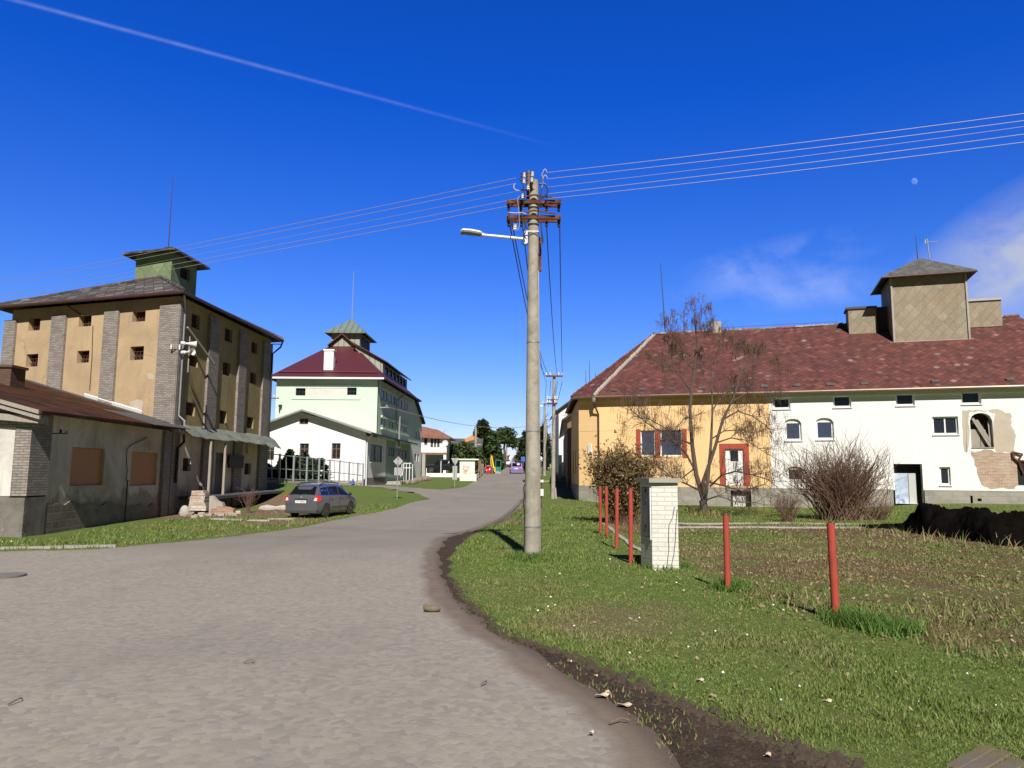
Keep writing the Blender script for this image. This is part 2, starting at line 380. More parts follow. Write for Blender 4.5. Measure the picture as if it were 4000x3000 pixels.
# ---------------------------------------------------------------- terrain
CPX=[(2080,2178,16.5),(2650,2222,14.8),(3265,2414,9.3),(2840,2300,12.0),(2757,2013,36),(3290,2032,33),(3994,1968,42),(3000,1979,46.3),(2273,1972,50),
 (94,2096,23.1),(691,2017,33),(1250,2017,34.5),(1000,1992,38),(1552,1949,46),(1775,1904,66),(1830,1878,83),(1890,1849,122),(2017,1849,108),(2010,1818,200),
 (1431,1894,62),(1105,1886,50),(1260,1892,56),(2160,1947,47.5),(2128,1858,82),(0,2152,17),(1200,2052,29),(1650,1862,92),(3200,2060,29)]
CP=[tuple(at(*c)) for c in CPX]+[(0,0,0),(0,5,-.02),(-5,5,-.02),(5,5,0),(0,-15,.1),(-14,-6,.1),(14,-6,.1),(3,9,-.12),(-6,10,-.15),(-70,40,.2),(-60,100,1.2),(70,40,-.3),(60,110,1),(-150,0,.5),(150,0,.5),(0,-150,1),(0,420,6),(-200,300,5),(220,300,5),(0,1200,8),(-900,900,8),(900,900,8),(0,3500,8),(25,20,-.2),(14,14,-.2)]
CP=np.array(CP)
_RES=[]
def _idw(x,y,vals,k):
    num=np.zeros_like(x); den=np.zeros_like(x)
    for (cx,cy,_),cz in zip(CP,vals):
        d2=(x-cx)**2+(y-cy)**2
        e=k*(1.2+.012*(cx*cx+cy*cy)**.5)
        w=1/(d2+e*e)**1.7
        num+=w*cz; den+=w
    return num/den
def T(x,y):
    x=np.asarray(x,float); y=np.asarray(y,float)
    r=_idw(x,y,CP[:,2],1.)
    for v in _RES: r=r+_idw(x,y,v,.7)
    return r
for _ in range(3): _RES.append(CP[:,2]-T(CP[:,0],CP[:,1]))
_T=T; _gs=.4; _gx=np.arange(-48,48.01,_gs); _gy=np.arange(-12,130.01,_gs); _G=_T(*np.meshgrid(_gx,_gy))
def T(x,y):
    x=np.asarray(x,float); y=np.asarray(y,float); u=(x+48)/_gs; v=(y+12)/_gs
    ok=(u>=0)&(v>=0)&(u<len(_gx)-1.001)&(v<len(_gy)-1.001); r=np.empty_like(x)
    if ok.any():
        a=u[ok]; b=v[ok]; i=a.astype(int); j=b.astype(int); a=a-i; b=b-j
        r[ok]=(_G[j,i]*(1-a)+_G[j,i+1]*a)*(1-b)+(_G[j+1,i]*(1-a)+_G[j+1,i+1]*a)*b
    if (~ok).any(): r[~ok]=_T(x[~ok],y[~ok])
    return r
def Tz(x,y): return float(T(np.array([x]),np.array([y]))[0])
_ts=np.geomspace(2,900,1600)
def gp(u,v):
    d=ray(u,v); d=d/d.y
    zz=1.7+d.z*_ts; h=T(d.x*_ts,_ts)-.045
    k=np.argmax(zz<h)
    if k==0: k=len(_ts)-1
    a,b=_ts[k-1],_ts[k]
    for _ in range(14):
        m=(a+b)/2
        if 1.7+d.z*m<Tz(d.x*m,m)-.045: b=m
        else: a=m
    return Vector((d.x*b,b,Tz(d.x*b,b)-.045))
def gxy(pts): return [tuple(gp(*p)[:2]) for p in pts]
road_L=gxy([(440,2141),(700,2116),(1000,2083),(1200,2056),(1400,2013),(1560,1982),(1690,1948),(1637,1928),(1540,1911),(1440,1900)])
side_U=gxy([(1440,1893),(1601,1904),(1740,1912),(1810,1903),(1858,1880)])
pR_far=[(3.2,205),(3.0,150)]
road_R=gxy([(2060,1925),(2052,1962),(1985,2018),(1890,2058),(1820,2078),(1740,2100),(1706,2161),(1716,2242),(1765,2332),(1880,2432),(2079,2550),(2260,2676),(2441,2785),(2568,2929),(2620,2990)])
grass_R=gxy([(1900,2066),(1840,2090),(1752,2175),(1752,2250),(1826,2369),(1989,2495),(2235,2566),(2455,2664),(2695,2780),(2915,2872),(3190,2968),(3300,2998)])
ROAD=[(-70,15.0)]+gxy([(0,2154),(250,2149)])+road_L+[(-17,60),(-17,63.5)]+side_U+[(-5.0,100),(-7.2,118),(-7.0,140),(-6,205)]+pR_far+[(2.9,100)]+road_R+[(1.3,3.4),(2.6,1.5),(7,-8),(-70,-8)]
MUD=road_R[5:]+[(1.3,3.4),(2.6,1.5),(4.2,1.5)]+grass_R[::-1]
LOT=gxy([(2330,2048),(2470,2138),(2640,2232),(2850,2335),(3290,2440),(3700,2530)])+[(9,6.5),(30,6),(40,24)]+gxy([(4100,2085),(3400,2062),(2500,2035)])
def sdist(x,y,poly):
    P=np.array(poly); n=len(P); d=np.full(x.shape,1e9); ins=np.zeros(x.shape,bool)
    for i in range(n):
        ax,ay=P[i]; bx,by=P[(i+1)%n]; ex,ey=bx-ax,by-ay
        t=np.clip(((x-ax)*ex+(y-ay)*ey)/(ex*ex+ey*ey+1e-12),0,1)
        d=np.minimum(d,(x-ax-t*ex)**2+(y-ay-t*ey)**2)
        c=((ay>y)!=(by>y))&(x<ex*(y-ay)/(ey+1e-12 if abs(ey)<1e-12 else ey)+ax)
        ins^=c
    d=np.sqrt(d); return np.where(ins,-d,d)
def vnoise(x,y,s,seed=0):
    x=x*s+seed*17.3; y=y*s-seed*9.1
    xi=np.floor(x).astype(np.int64); yi=np.floor(y).astype(np.int64); fx=x-xi; fy=y-yi
    fx=fx*fx*(3-2*fx); fy=fy*fy*(3-2*fy)
    def h(a,b):
        n=(a*374761393+b*668265263+seed*1442695)&0x7fffffff
        n=((n^(n>>13))*1274126177)&0x7fffffff
        return (n^(n>>16))%10007/10007.
    return (h(xi,yi)*(1-fx)+h(xi+1,yi)*fx)*(1-fy)+(h(xi,yi+1)*(1-fx)+h(xi+1,yi+1)*fx)*fy
def fbm(x,y,s,seed=0,o=4):
    r=np.zeros_like(x); a=.5
    for i in range(o): r+=a*vnoise(x,y,s*2**i,seed+i); a*=.5
    return r
def sm(x,a,b):
    t=np.clip((x-a)/(b-a),0,1); return t*t*(3-2*t)
def ground_h(x,y,detail=True):
    """height of the turf surface; sinks below the road sheet inside the road outline"""
    near=1-sm(np.hypot(x,y),25,60)
    wob=(fbm(x,y,1.6,3)-.5)*.5*near
    dr=sdist(x,y,ROAD)+wob*.55; dm=sdist(x,y,MUD)+wob*.6
    dg=np.minimum(dr,dm)
    h=np.where(dr<0,np.maximum(dr*.6,-.16),0)+.005
    h+=.022*sm(dg,-.02,.22)+.008*sm(dr,0,.3)
    rut=(fbm(x,y,2.2,9)-.5)*.12*sm(-dm,-.1,.25)*sm(dr,0,.2)
    h+=np.where(dr>0,np.maximum(rut,-.0)+.012,0)*sm(dr,0,.12)+(fbm(x,y,.8,5)-.5)*.08*sm(dg,.2,1.2)*near
    return T(x,y)-.068+h,dr,dm,dg
def gz(x,y): 
    return float(ground_h(np.array([float(x)]),np.array([float(y)]))[0][0])
ang=np.radians(np.concatenate([np.arange(-180,-42,6.),np.arange(-42,42,.2),np.arange(42,180,6.)]))
rad=np.geomspace(.6,4500,480)
A,R_=np.meshgrid(ang,rad); GX=(R_*np.sin(A)).ravel(); GY=(R_*np.cos(A)).ravel()
GH,DR,DM,DG=ground_h(GX,GY)
na,nr=len(ang),len(rad)
def grid_faces():
    i=np.arange(nr-1)[:,None]*na; j=np.arange(na); jn=(j+1)%na
    return np.stack([(i+j),(i+na+j),(i+na+jn),(i+jn)],-1).reshape(-1,4)
GF=grid_faces()[:,::-1]
def np_mesh(name,co,fc,mat,attrs={},smooth=True):
    me=bpy.data.meshes.new(name); k=fc.shape[1]
    me.vertices.add(len(co)); me.vertices.foreach_set('co',np.ascontiguousarray(co,dtype=np.float32).ravel())
    me.loops.add(fc.size); me.loops.foreach_set('vertex_index',np.ascontiguousarray(fc,dtype=np.int32).ravel())
    me.polygons.add(len(fc)); me.polygons.foreach_set('loop_start',np.arange(0,fc.size,k,dtype=np.int32))
    me.update(calc_edges=True)
    if smooth: me.polygons.foreach_set('use_smooth',np.ones(len(fc),bool))
    for nme,val in attrs.items():
        if val.ndim==1:
            a=me.attributes.new(nme,'FLOAT','POINT'); a.data.foreach_set('value',val.astype(np.float32))
        else:
            a=me.attributes.new(nme,'FLOAT_COLOR','POINT'); a.data.foreach_set('color',val.astype(np.float32).ravel())
    me.materials.append(mat); o=bpy.data.objects.new(name,me); COL.objects.link(o); return o
LOTD=sdist(GX,GY,LOT)
# ---- bare patches of earth beside the derelict store, by the parked estate, and around the lamp pole
def blob(x,y,cx,cy,r): return 1-sm(np.hypot(x-cx,y-cy),r*.4,r)
def patches(x,y):
    d=np.zeros_like(x)
    for (u,v,r) in [(760,2020,2.2),(860,2012,2.2),(960,2012,2.5),(1050,2008,2.2),(1120,1996,2.5),(1080,1960,2.2),(1015,1960,2),(1160,2035,1.6),(1040,2040,1.6),(2000,2040,1.6)]:
        p=gp(u,v); d=np.maximum(d,blob(x,y,p.x,p.y,r))
    p=gp(2330,2440); d=np.maximum(d,.42*blob(x,y,p.x,p.y,1.5)); p=gp(2500,2390); d=np.maximum(d,.35*blob(x,y,p.x,p.y,1.4))
    return d
PATCH=patches(GX,GY)
def ground_mat():
    m,t,b=nt('meadow'); N=NB(t); o=N.obj()
    mud=N.attr('mud'); dry=N.attr('dry'); dirt=N.attr('dirt')
    n1=N.noise(o,.55,6,.65); n2=N.noise(o,5,6,.7); n3=N.noise(o,40,4,.7)
    g=N.mix(N.ramp(n2,.3,.7),(.09,.15,.026),(.16,.21,.05))
    g=N.mix(N.ramp(n1,.45,.7),g,(.165,.165,.06))
    g=N.mix(N.math('MULTIPLY',n3,.5),g,(.045,.06,.014))
    f=N.math('ADD',N.math('MULTIPLY',dry,.75),N.math('SUBTRACT',n1,.5)); f=N.math('ADD',f,N.math('MULTIPLY',N.math('SUBTRACT',n2,.5),.9))
    d=N.mix(N.ramp(n2,.35,.65),(.115,.07,.038),(.165,.12,.06)); d=N.mix(N.ramp(n3,.4,.7),d,(.10,.06,.035))
    c=N.mix(N.ramp(f,.27,.58),g,d)
    e=N.mix(N.ramp(n2,.3,.7),(.13,.085,.055),(.21,.15,.10))
    ff=N.math('ADD',dirt,N.math('MULTIPLY',N.math('SUBTRACT',n2,.5),.8)); c=N.mix(N.ramp(ff,.25,.55),c,e)
    mm=N.mix(N.ramp(n2,.3,.7),(.032,.022,.016),(.082,.058,.04)); mm=N.mix(N.ramp(n3,.55,.8),mm,(.14,.11,.08))
    fm=N.math('ADD',mud,N.math('MULTIPLY',N.math('SUBTRACT',n2,.5),.7)); c=N.mix(N.ramp(fm,.35,.6),c,mm)
    N.l(c,b.inputs['Base Color']); b.inputs['Roughness'].default_value=.95; b.inputs['Specular IOR Level'].default_value=.15
    h=N.math('ADD',n3,N.math('MULTIPLY',N.noise(o,11,5,.7),1.2)); N.bump(h,b,.7,.035); return m
MUDA=sm(-DM,-.12,.10)*(1-.0*DM); MUDA=np.maximum(MUDA,(1-sm(np.abs(DR),.05,.45))*.55*(GX>-3)*(GY<60))
MUDA=np.maximum(MUDA,(1-sm(np.abs(DR),.0,.35))*.42)
DRY=np.clip(sm(-LOTD,-.5,.8)*(.55+.45*sm(fbm(GX,GY,.35,21),.3,.6)),0,1)
DIST=np.hypot(GX,GY); DRY=np.maximum(DRY,sm(DIST,220,400)*.3)
gm=ground_mat()
ground=np_mesh('ground',np.stack([GX,GY,GH],1),GF,gm,{'mud':MUDA,'dry':DRY,'dirt':PATCH}); ground['kind']='structure'
# ---- road sheet
def road_mat():
    m,t,b=nt('sett_and_asphalt'); N=NB(t); o=N.obj(); dust=N.attr('dust'); tar=N.attr('tar')
    o2=N.mp(o,(1,1,0),(0,0,.5))
    wv=N.noise(o,.8,3); vd=N.n('ShaderNodeVectorMath',operation='ADD'); N.l(o2,vd.inputs[0])
    sc_=N.n('ShaderNodeVectorMath',operation='SCALE'); sc_.inputs['Scale'].default_value=.35; 
    q3=N.n('ShaderNodeTexNoise'); q3.inputs['Scale'].default_value=.5; N.l(o,q3.inputs['Vector']); N.l(q3.outputs[1],sc_.inputs[0]); N.l(sc_.outputs[0],vd.inputs[1])
    v=N.n('ShaderNodeTexVoronoi',feature='F1'); v.inputs['Scale'].default_value=15.; v.inputs['Randomness'].default_value=.75; N.l(vd.outputs[0],v.inputs['Vector'])
    ve=N.n('ShaderNodeTexVoronoi',feature='DISTANCE_TO_EDGE'); ve.inputs['Scale'].default_value=15.; ve.inputs['Randomness'].default_value=.75; N.l(vd.outputs[0],ve.inputs['Vector'])
    n1=N.noise(o,.35,6,.6); n2=N.noise(o,3,6,.7); n3=N.noise(o,60,3,.7)
    sp=N.n('ShaderNodeSeparateColor'); N.l(v.outputs['Color'],sp.inputs[0])
    st=N.mix(sp.outputs[0],(.20,.186,.168),(.345,.306,.258))
    st=N.mix(N.math('MULTIPLY',N.ramp(n2,.35,.7),.55),st,(.30,.263,.215))
    st=N.mix(N.math('MULTIPLY',n3,.45),st,(.24,.215,.19))
    gap=N.ramp(ve.outputs['Distance'],.0,.10)
    jf=N.math('MULTIPLY',N.math('SUBTRACT',1.,gap),N.ramp(n2,.35,.75)); st=N.mix(N.math('MULTIPLY',jf,.75),st,(.33,.265,.19))
    st=N.mix(N.ramp(n1,.45,.75),st,N.mix(.4,st,(.30,.268,.225)))
    ta=N.mix(N.ramp(n1,.35,.7),(.222,.2,.17),(.272,.241,.2)); ta=N.mix(N.math('MULTIPLY',n3,.4),ta,(.17,.155,.14))
    ft=N.math('ADD',tar,N.math('MULTIPLY',N.math('SUBTRACT',n1,.5),.8)); fa=N.ramp(ft,.3,.7)
    c=N.mix(fa,st,ta)
    ed=N.mix(N.ramp(n2,.3,.7),(.13,.10,.075),(.21,.165,.125))
    fd=N.math('ADD',dust,N.math('MULTIPLY',N.math('SUBTRACT',n2,.5),.7)); c=N.mix(N.ramp(fd,.3,.75),c,ed); rm=N.attr('mud'); fm=N.math('ADD',rm,N.math('MULTIPLY',N.math('SUBTRACT',n2,.5),1.1)); fm=N.math('ADD',fm,N.math('MULTIPLY',N.math('SUBTRACT',n3,.5),.7)); c=N.mix(N.ramp(fm,.3,.85),c,N.mix(N.ramp(n2,.3,.7),(.075,.056,.042),(.135,.105,.08)))
    big=N.noise(N.mp(o,(.55,.16,1),(0,0,.5)),1.,6,.62); c=N.mix(N.math('MULTIPLY',N.ramp(big,.52,.70),.32),c,(.15,.14,.13))
    sp_=N.ramp(N.noise(o,1.7,8,.8),.66,.70); c=N.mix(N.math('MULTIPLY',sp_,.3),c,(.12,.11,.10)); c=N.mix(N.math('MULTIPLY',N.ramp(N.noise(o,34,4,.8),.68,.73),.4),c,(.42,.40,.36))
    N.l(c,b.inputs['Base Color']); b.inputs['Roughness'].default_value=.85; b.inputs['Specular IOR Level'].default_value=.25
    hs=N.math('MULTIPLY',N.ramp(ve.outputs['Distance'],.0,.22),N.math('SUBTRACT',1.,fa)); hs=N.math('ADD',hs,N.math('MULTIPLY',sp.outputs[1],.5))
    h=N.math('ADD',N.math('MULTIPLY',hs,N.ramp(n1,.3,.7)),N.math('MULTIPLY',n3,.6)); N.bump(h,b,.3,.007); return m
keep=(DR[GF]<.4).all(1); uq,inv=np.unique(GF[keep],return_inverse=True)
RX,RY=GX[uq],GY[uq]; rr=DR[uq]
RZ=T(RX,RY)-.058+(fbm(RX,RY,.5,4)-.47)*.04*sm(-rr,0,.6)
right=(sdist(RX,RY,MUD)<1.1)|((RX>-2)&(RY<75)&(RY>15))
dust=(1-sm(-rr,.0,.7))*right*.72+(1-sm(-rr,0,.5))*.35
tar=np.maximum(sm(RY+RX*.35,17,23),1-sm(np.abs(RY-14.6+.10*RX),1.2,2.6)*1.)
tar=sm(RY+(fbm(RX,RY,.25,41)-.5)*6,13.5,23.)
road=np_mesh('road',np.stack([RX,RY,RZ],1),inv.reshape(-1,4),road_mat(),{'dust':np.clip(dust,0,1),'mud':np.clip(1-sm(sdist(RX,RY,MUD),-.15,.26),0,1),'tar':np.clip(tar,0,1)}); road['kind']='structure'
# ---- kerb at the far left, concrete strips in the yard, path by the second house
def strip(name,pts,w,h,mat,lift=0,seg=.5,gap=0):
    mb=MB()
    for a,b in zip(pts[:-1],pts[1:]):
        a=Vector((a[0],a[1],0)); b=Vector((b[0],b[1],0)); L=(b-a).length; n=max(1,int(L/seg)); d=(b-a)/n; nn=Vector((-d.y,d.x,0)).normalized()*w
        for i in range(n):
            p=a+d*(i+.0); q=a+d*(i+1-gap); jz=random.uniform(-.008,.008)
            zs=[gz(c.x,c.y)+lift+jz for c in (p,q)]
            P=[Vector((p.x,p.y,zs[0])),Vector((q.x,q.y,zs[1])),Vector((q.x,q.y,zs[1]))+nn,Vector((p.x,p.y,zs[0]))+nn]
            mb.prism([c-Vector((0,0,h)) for c in P],(0,0,h))
    return mb.build(name,mat)
kl=gxy([(-200,2158),(0,2149),(250,2144),(455,2137)])
k=strip('kerb',kl,.14,.25,MT['kerb'],.05,.9,.02); k['kind']='structure'
yp=gxy([(2640,2066),(3000,2066),(3300,2066),(3620,2064)])
k=strip('footpath',yp,.5,.2,MT['pave'],.035,1.2,.01); k['kind']='structure'
yp=gxy([(2640,2050),(3000,2048),(3400,2052)])
k=strip('footpath',yp,.6,.2,MT['pave'],.03,1.2,.01); k['kind']='structure'
k=strip('footpath',[(2.95,73),(6.3,73.2)],.9,.2,MT['pave'],.06,1.2,.01); k['kind']='structure'
# ---------------------------------------------------------------- walls with real openings
class Wall:
    def __init__(s,p0,p1,z0,z1):
        s.p0=Vector((p0[0],p0[1],0)); s.p1=Vector((p1[0],p1[1],0)); s.z0=z0; s.z1=z1
        s.d=(s.p1-s.p0); s.L=s.d.length; s.d.normalize(); s.n=Vector((s.d.y,-s.d.x,0))
    def P(s,a,z,n=0): return s.p0+s.d*a+s.n*n+Vector((0,0,z))
    def pix(s,u,v,n=0):
        d=ray(u,v); o=CAM-(s.p0+s.n*n); t=-(o.dot(s.n))/d.dot(s.n); h=CAM+d*t
        return ((h-s.p0).dot(s.d),h.z)
    def R(s,u0,v0,u1,v1,n=0):
        vm=(v0+v1)/2; um=(u0+u1)/2
        return (s.pix(u0,vm,n)[0],s.pix(u1,vm,n)[0],s.pix(um,v1,n)[1],s.pix(um,v0,n)[1])
    def box(s,mb,a0,a1,z0,z1,n0,n1): return mb.obox(s.P(a0,z0,n0),s.d*(a1-a0),s.n*(n1-n0),(0,0,z1-z0))
    def face(s,mb,holes=(),a0=0,a1=None,z0=None,z1=None,n=0):
        """wall skin with rectangular openings and their reveals. hole=(a0,a1,z0,z1,depth[,arch rise])"""
        a1=s.L if a1 is None else a1; z0=s.z0 if z0 is None else z0; z1=s.z1 if z1 is None else z1
        A=sorted({a0,a1,*[max(a0,min(a1,h[i])) for h in holes for i in (0,1)]}); Z=sorted({z0,z1,*[max(z0,min(z1,h[i])) for h in holes for i in (2,3)]})
        for i in range(len(A)-1):
            for j in range(len(Z)-1):
                am=(A[i]+A[i+1])/2; zm=(Z[j]+Z[j+1])/2
                if any(h[0]<am<h[1] and h[2]<zm<h[3] for h in holes): continue
                mb.quad(s.P(A[i],Z[j],n),s.P(A[i+1],Z[j],n),s.P(A[i+1],Z[j+1],n),s.P(A[i],Z[j+1],n))
        for h in holes:
            b0,b1,c0,c1,dp=h[:5]; ar=h[5] if len(h)>5 else 0
            P=lambda a,z,k: s.P(a,z,n-k*dp)
            mb.quad(P(b0,c0,0),P(b0,c0,1),P(b1,c0,1),P(b1,c0,0))
            mb.quad(P(b0,c0,0),P(b0,c1-ar,0),P(b0,c1-ar,1),P(b0,c0,1))
            mb.quad(P(b1,c0,0),P(b1,c0,1),P(b1,c1-ar,1),P(b1,c1-ar,0))
            if not ar: mb.quad(P(b0,c1,0),P(b1,c1,0),P(b1,c1,1),P(b0,c1,1))
            else:
                K=10; pts=[(b0+(b1-b0)*k/K, c1-ar+ar*math.sqrt(max(0,1-(2*k/K-1)**2))) for k in range(K+1)]
                for (x0,y0),(x1,y1) in zip(pts[:-1],pts[1:]):
                    mb.quad(P(x0,y0,0),P(x1,y1,0),P(x1,c1,0),P(x0,c1,0)); mb.quad(P(x0,y0,0),P(x0,y0,1),P(x1,y1,1),P(x1,y1,0))
        return mb
def window(par,W,r,dep=.14,fw=.06,cols=1,rows=1,fm='pvc',gm='glass',arch=0,n=0,mid=None,name='window'):
    a0,a1,z0,z1=r; e=.004; f=MB(); k=n-dep
    W.box(f,a0+e,a0+fw,z0+e,z1-e,k-.05,k); W.box(f,a1-fw,a1-e,z0+e,z1-e,k-.05,k)
    W.box(f,a0+fw,a1-fw,z0+e,z0+fw,k-.05,k); 
    W.box(f,a0+fw,a1-fw,z1-fw-arch*.5,z1-e,k-.05,k)
    for i in range(1,cols):
        c=a0+(a1-a0)*i/cols; W.box(f,c-fw*.4,c+fw*.4,z0+fw,z1-fw-arch*.5,k-.045,k-.005)
    for i in range(1,rows):
        c=(z0+(z1-z0)*i/rows) if mid is None else z0+(z1-z0)*mid; W.box(f,a0+fw,a1-fw,c-fw*.4,c+fw*.4,k-.04,k-.01)
    o=f.build(name,MT[fm],par)
    g=MB(); g.quad(W.P(a0+fw*.5,z0+fw*.5,k-.03),W.P(a1-fw*.5,z0+fw*.5,k-.03),W.P(a1-fw*.5,z1-fw*.5,k-.03),W.P(a0+fw*.5,z1-fw*.5,k-.03)); W.box(g,a0+fw*.5,a1-fw*.5,z0+fw*.5,z1-fw*.5,k-.036,k-.031)
    g.build('pane',MT[gm],o); return o
def barred(par,W,r,dep=.3,n=0,nb=3,nh=2):
    """dark opening behind an iron grille"""
    a0,a1,z0,z1=r; f=MB(); k=n-dep+.08
    for i in range(nb): 
        c=a0+(a1-a0)*(i+1)/(nb+1); W.box(f,c-.014,c+.014,z0,z1,k-.02,k)
    for i in range(nh):
        c=z0+(z1-z0)*(i+1)/(nh+1); W.box(f,a0,a1,c-.012,c+.012,k+.001,k+.02)
    o=f.build('window',MT['rust'],par)
    g=MB(); W.box(g,a0-.02,a1+.02,z0-.02,z1+.02,n-dep-.03,n-dep-.002); g.build('pane',MT['dark'],o); return o
# ================================================================ GRANARY
Ng=(-15.55,33.9); Fg=(-15.05,45.5); Lg=(-25.65,37.3); Bg=(-25.1,48.9)
zE=at(690,1150,33.6).z; 
gr=thing('granary',(Ng[0],Ng[1],-.5),'tall tan granary with grey brick pilasters and green rooftop turret','building')
WL=Wall(Lg,Ng,-.6,zE); WR=Wall(Ng,Fg,-.6,zE)
lw=[WL.R(*q) for q in [(112,1240,157,1291),(308,1230,357,1275),(517,1214,568,1256),(102,1383,148,1432),(301,1370,348,1417),(508,1353,561,1406)]]
m=MB(); WL.face(m,[(*r,.34) for r in lw]); 
zc=3.82
rw=[WR.R(*q) for q in [(748,1227,781,1284),(878,1284,908,1336),(982,1336,1005,1381),(738,1389,773,1432),(870,1415,900,1467),(977,1455,1000,1499),(726,1572,761,1624),(858,1604,885,1656),(965,1629,990,1673)]]
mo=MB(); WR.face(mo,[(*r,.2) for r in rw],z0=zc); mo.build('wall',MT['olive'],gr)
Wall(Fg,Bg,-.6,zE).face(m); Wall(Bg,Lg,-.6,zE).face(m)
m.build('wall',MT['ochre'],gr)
for r in lw: barred(gr,WL,r)
for r in rw: barred(gr,WR,r,.18)
def pil(W,u0,u1,v,z0,z1,pr=.13,mat='gbrick',par=gr,a=None):
    a0,a1=(W.pix(u0,v)[0],W.pix(u1,v)[0]) if a is None else a
    mb=MB(); W.box(mb,a0,a1,z0,z1,-.05,pr); mb.build('pilaster',MT[mat],par)
pil(WL,8,52,1450,-.6,zE-.55); pil(WL,193,248,1450,-.6,zE-.5); pil(WL,399,454,1450,-.6,zE-.5); pil(WL,617,672,1450,-.6,zE-.4,a=(WL.pix(617,1450)[0],WL.L+.13))
pil(WR,661,708,1500,-.6,zE-.3,a=(-.12,WR.pix(706,1500)[0])); pil(WR,801,840,1500,-.6,zE-.3); pil(WR,922,952,1500,-.6,zE-.3); pil(WR,1019,1046,1500,-.6,zE-.3,a=(WR.pix(1019,1500)[0],WR.L+.05))
for px in ([(505,1572),(530,1562),(556,1566),(560,1590),(548,1606),(515,1600)],[(572,1462),(590,1458),(604,1470),(600,1482),(582,1482)],[(95,1590),(118,1580),(130,1600),(104,1606)]):
    P=[WL.P(*WL.pix(u+random.uniform(-3,3),v+random.uniform(-3,3)),.004) for u,v in px]; mb=MB(); mb.prism(P[::-1],-WL.n*.01); mb.build('plaster_patch',MT['exposed'],gr)
m=MB(); m.tube([WL.P(*WL.pix(u,v),.03) for u,v in ((365,1272),(363,1330),(361,1400),(356,1470),(352,1525))],.014,5); m.build('cable',MT['brownmetal'],gr)
m=MB(); m.tube([WL.P(*WL.pix(283,1178),.5),WL.P(*WL.pix(284,1195),.4),WL.P(*WL.pix(298,1215),.1),WL.P(*WL.pix(330,1236),.05)],.03,6); m.build('drain_spout',MT['rust'],gr)
# lower cream storey behind the dock
dw=[WR.R(714,1790,746,1840),WR.R(955,1810,980,1853)]; dd=WR.R(840,1768,880,1924); zs=WR.pix(880,1927)[1]; dd=(dd[0],dd[1],zs,dd[3])
m=MB(); WR.face(m,[(*r,.18) for r in dw]+[(*dd,.25)],z0=-.6,z1=zc); m.build('lower_wall',MT['cream'],gr)
for r in dw: barred(gr,WR,r,.16,nb=2,nh=1)
m=MB(); WR.box(m,dd[0]+.01,dd[1]-.01,dd[2],dd[3]-.01,-.22,-.16); dr=m.build('door',MT['greydoor'],gr)
m=MB(); WR.box(m,dd[0]+.12,dd[0]+.16,dd[2]+.95,dd[2]+1.1,-.16,-.12); m.build('handle',MT['black'],dr)
# hip roof
ov=.55
def ex(c,o):
    v=Vector((c[0]-o[0],c[1]-o[1],0)); v.normalize(); return v
cen=((Ng[0]+Bg[0])/2,(Ng[1]+Bg[1])/2)
E=[Vector((c[0],c[1],0))+ex(c,cen)*ov*1.4+Vector((0,0,zE+.12)) for c in (Lg,Ng,Fg,Bg)]
Ap=at(628,1083,40.6); Ap2=Ap+Vector((-.6,1.6,0))
m=MB(); m.shell([[E[0],E[1],Ap],[E[1],E[2],Ap2,Ap],[E[2],E[3],Ap2],[E[3],E[0],Ap,Ap2]],.16); m.build('roof',MT['slate'],gr)
m=MB()
for a,b in ((E[1],Ap),(E[0],Ap),(E[2],Ap2)): m.tube([a+Vector((0,0,.03)),b+Vector((0,0,.05))],.09,6)
m.build('ridge_tiles',MT['slate'],gr)
m=MB(); m.tube([E[0]-Vector((0,0,.08)),E[1]-Vector((0,0,.08)),E[2]-Vector((0,0,.08))],.085,8); m.build('gutter',MT['brownmetal'],gr)
m=MB(); q=WR.P(.28,0,.12); m.tube([E[1]+Vector((-.1,.35,-.15)),q+Vector((0,0,zE-.6)),q+Vector((0,0,4.2)),q+Vector((.25,.1,3.95)),q+Vector((.25,.1,3.7))],.055,8); m.build('downpipe',MT['zinc'],gr)
m=MB(); q=WR.P(WR.L-.15,0,.2); m.tube([E[2]+Vector((0,-.05,-.12)),E[2]+Vector((-.1,-.1,-.5)),q+Vector((0,0,zE-.9)),q+Vector((0,0,3.6))],.055,8); m.tube([E[2]+Vector((-.7,-.3,-.35)),E[2]+Vector((-.05,-.02,-.3))],.03,6); m.build('downpipe',MT['black'],gr)
# turret
tn=at(666,1105,40.4); td=Vector((WR.d.x,WR.d.y,0)); tl=at(527,1080,41.3)
tA=Vector((tl.x,tl.y,0)); tB=Vector((tn.x,tn.y,0)); tC=tB+td*3.0; tD=tA+td*3.0
tz0=zE+1.0; tz1=at(667,996,40.4).z+.25
m=MB(); th=Wall(tB,tC,tz0,tz1); hr=th.R(814,1045,852,1098) if False else th.R(704,1044,742,1092)
Wall(tA,tB,tz0,tz1).face(m); th.face(m,[(*hr,.2)]); Wall(tC,tD,tz0,tz1).face(m); Wall(tD,tA,tz0,tz1).face(m)
tur=m.build('turret',MT['greenclad'],gr)
m=MB(); th.box(m,hr[0],hr[1],hr[2],hr[3],-.24,-.2); m.build('hatch',MT['dark'],tur)
m=MB(); tc=(tA+tC)/2
TE=[Vector((c.x,c.y,0))+ (c-tc).normalized()*.75+Vector((0,0,tz1)) for c in (tA,tB,tC,tD)]; ta=tc+Vector((.0,.0,tz1+.55))
m.shell([[TE[0],TE[1],ta],[TE[1],TE[2],ta],[TE[2],TE[3],ta],[TE[3],TE[0],ta]],.12); m.build('turret_roof',MT['slate'],tur)
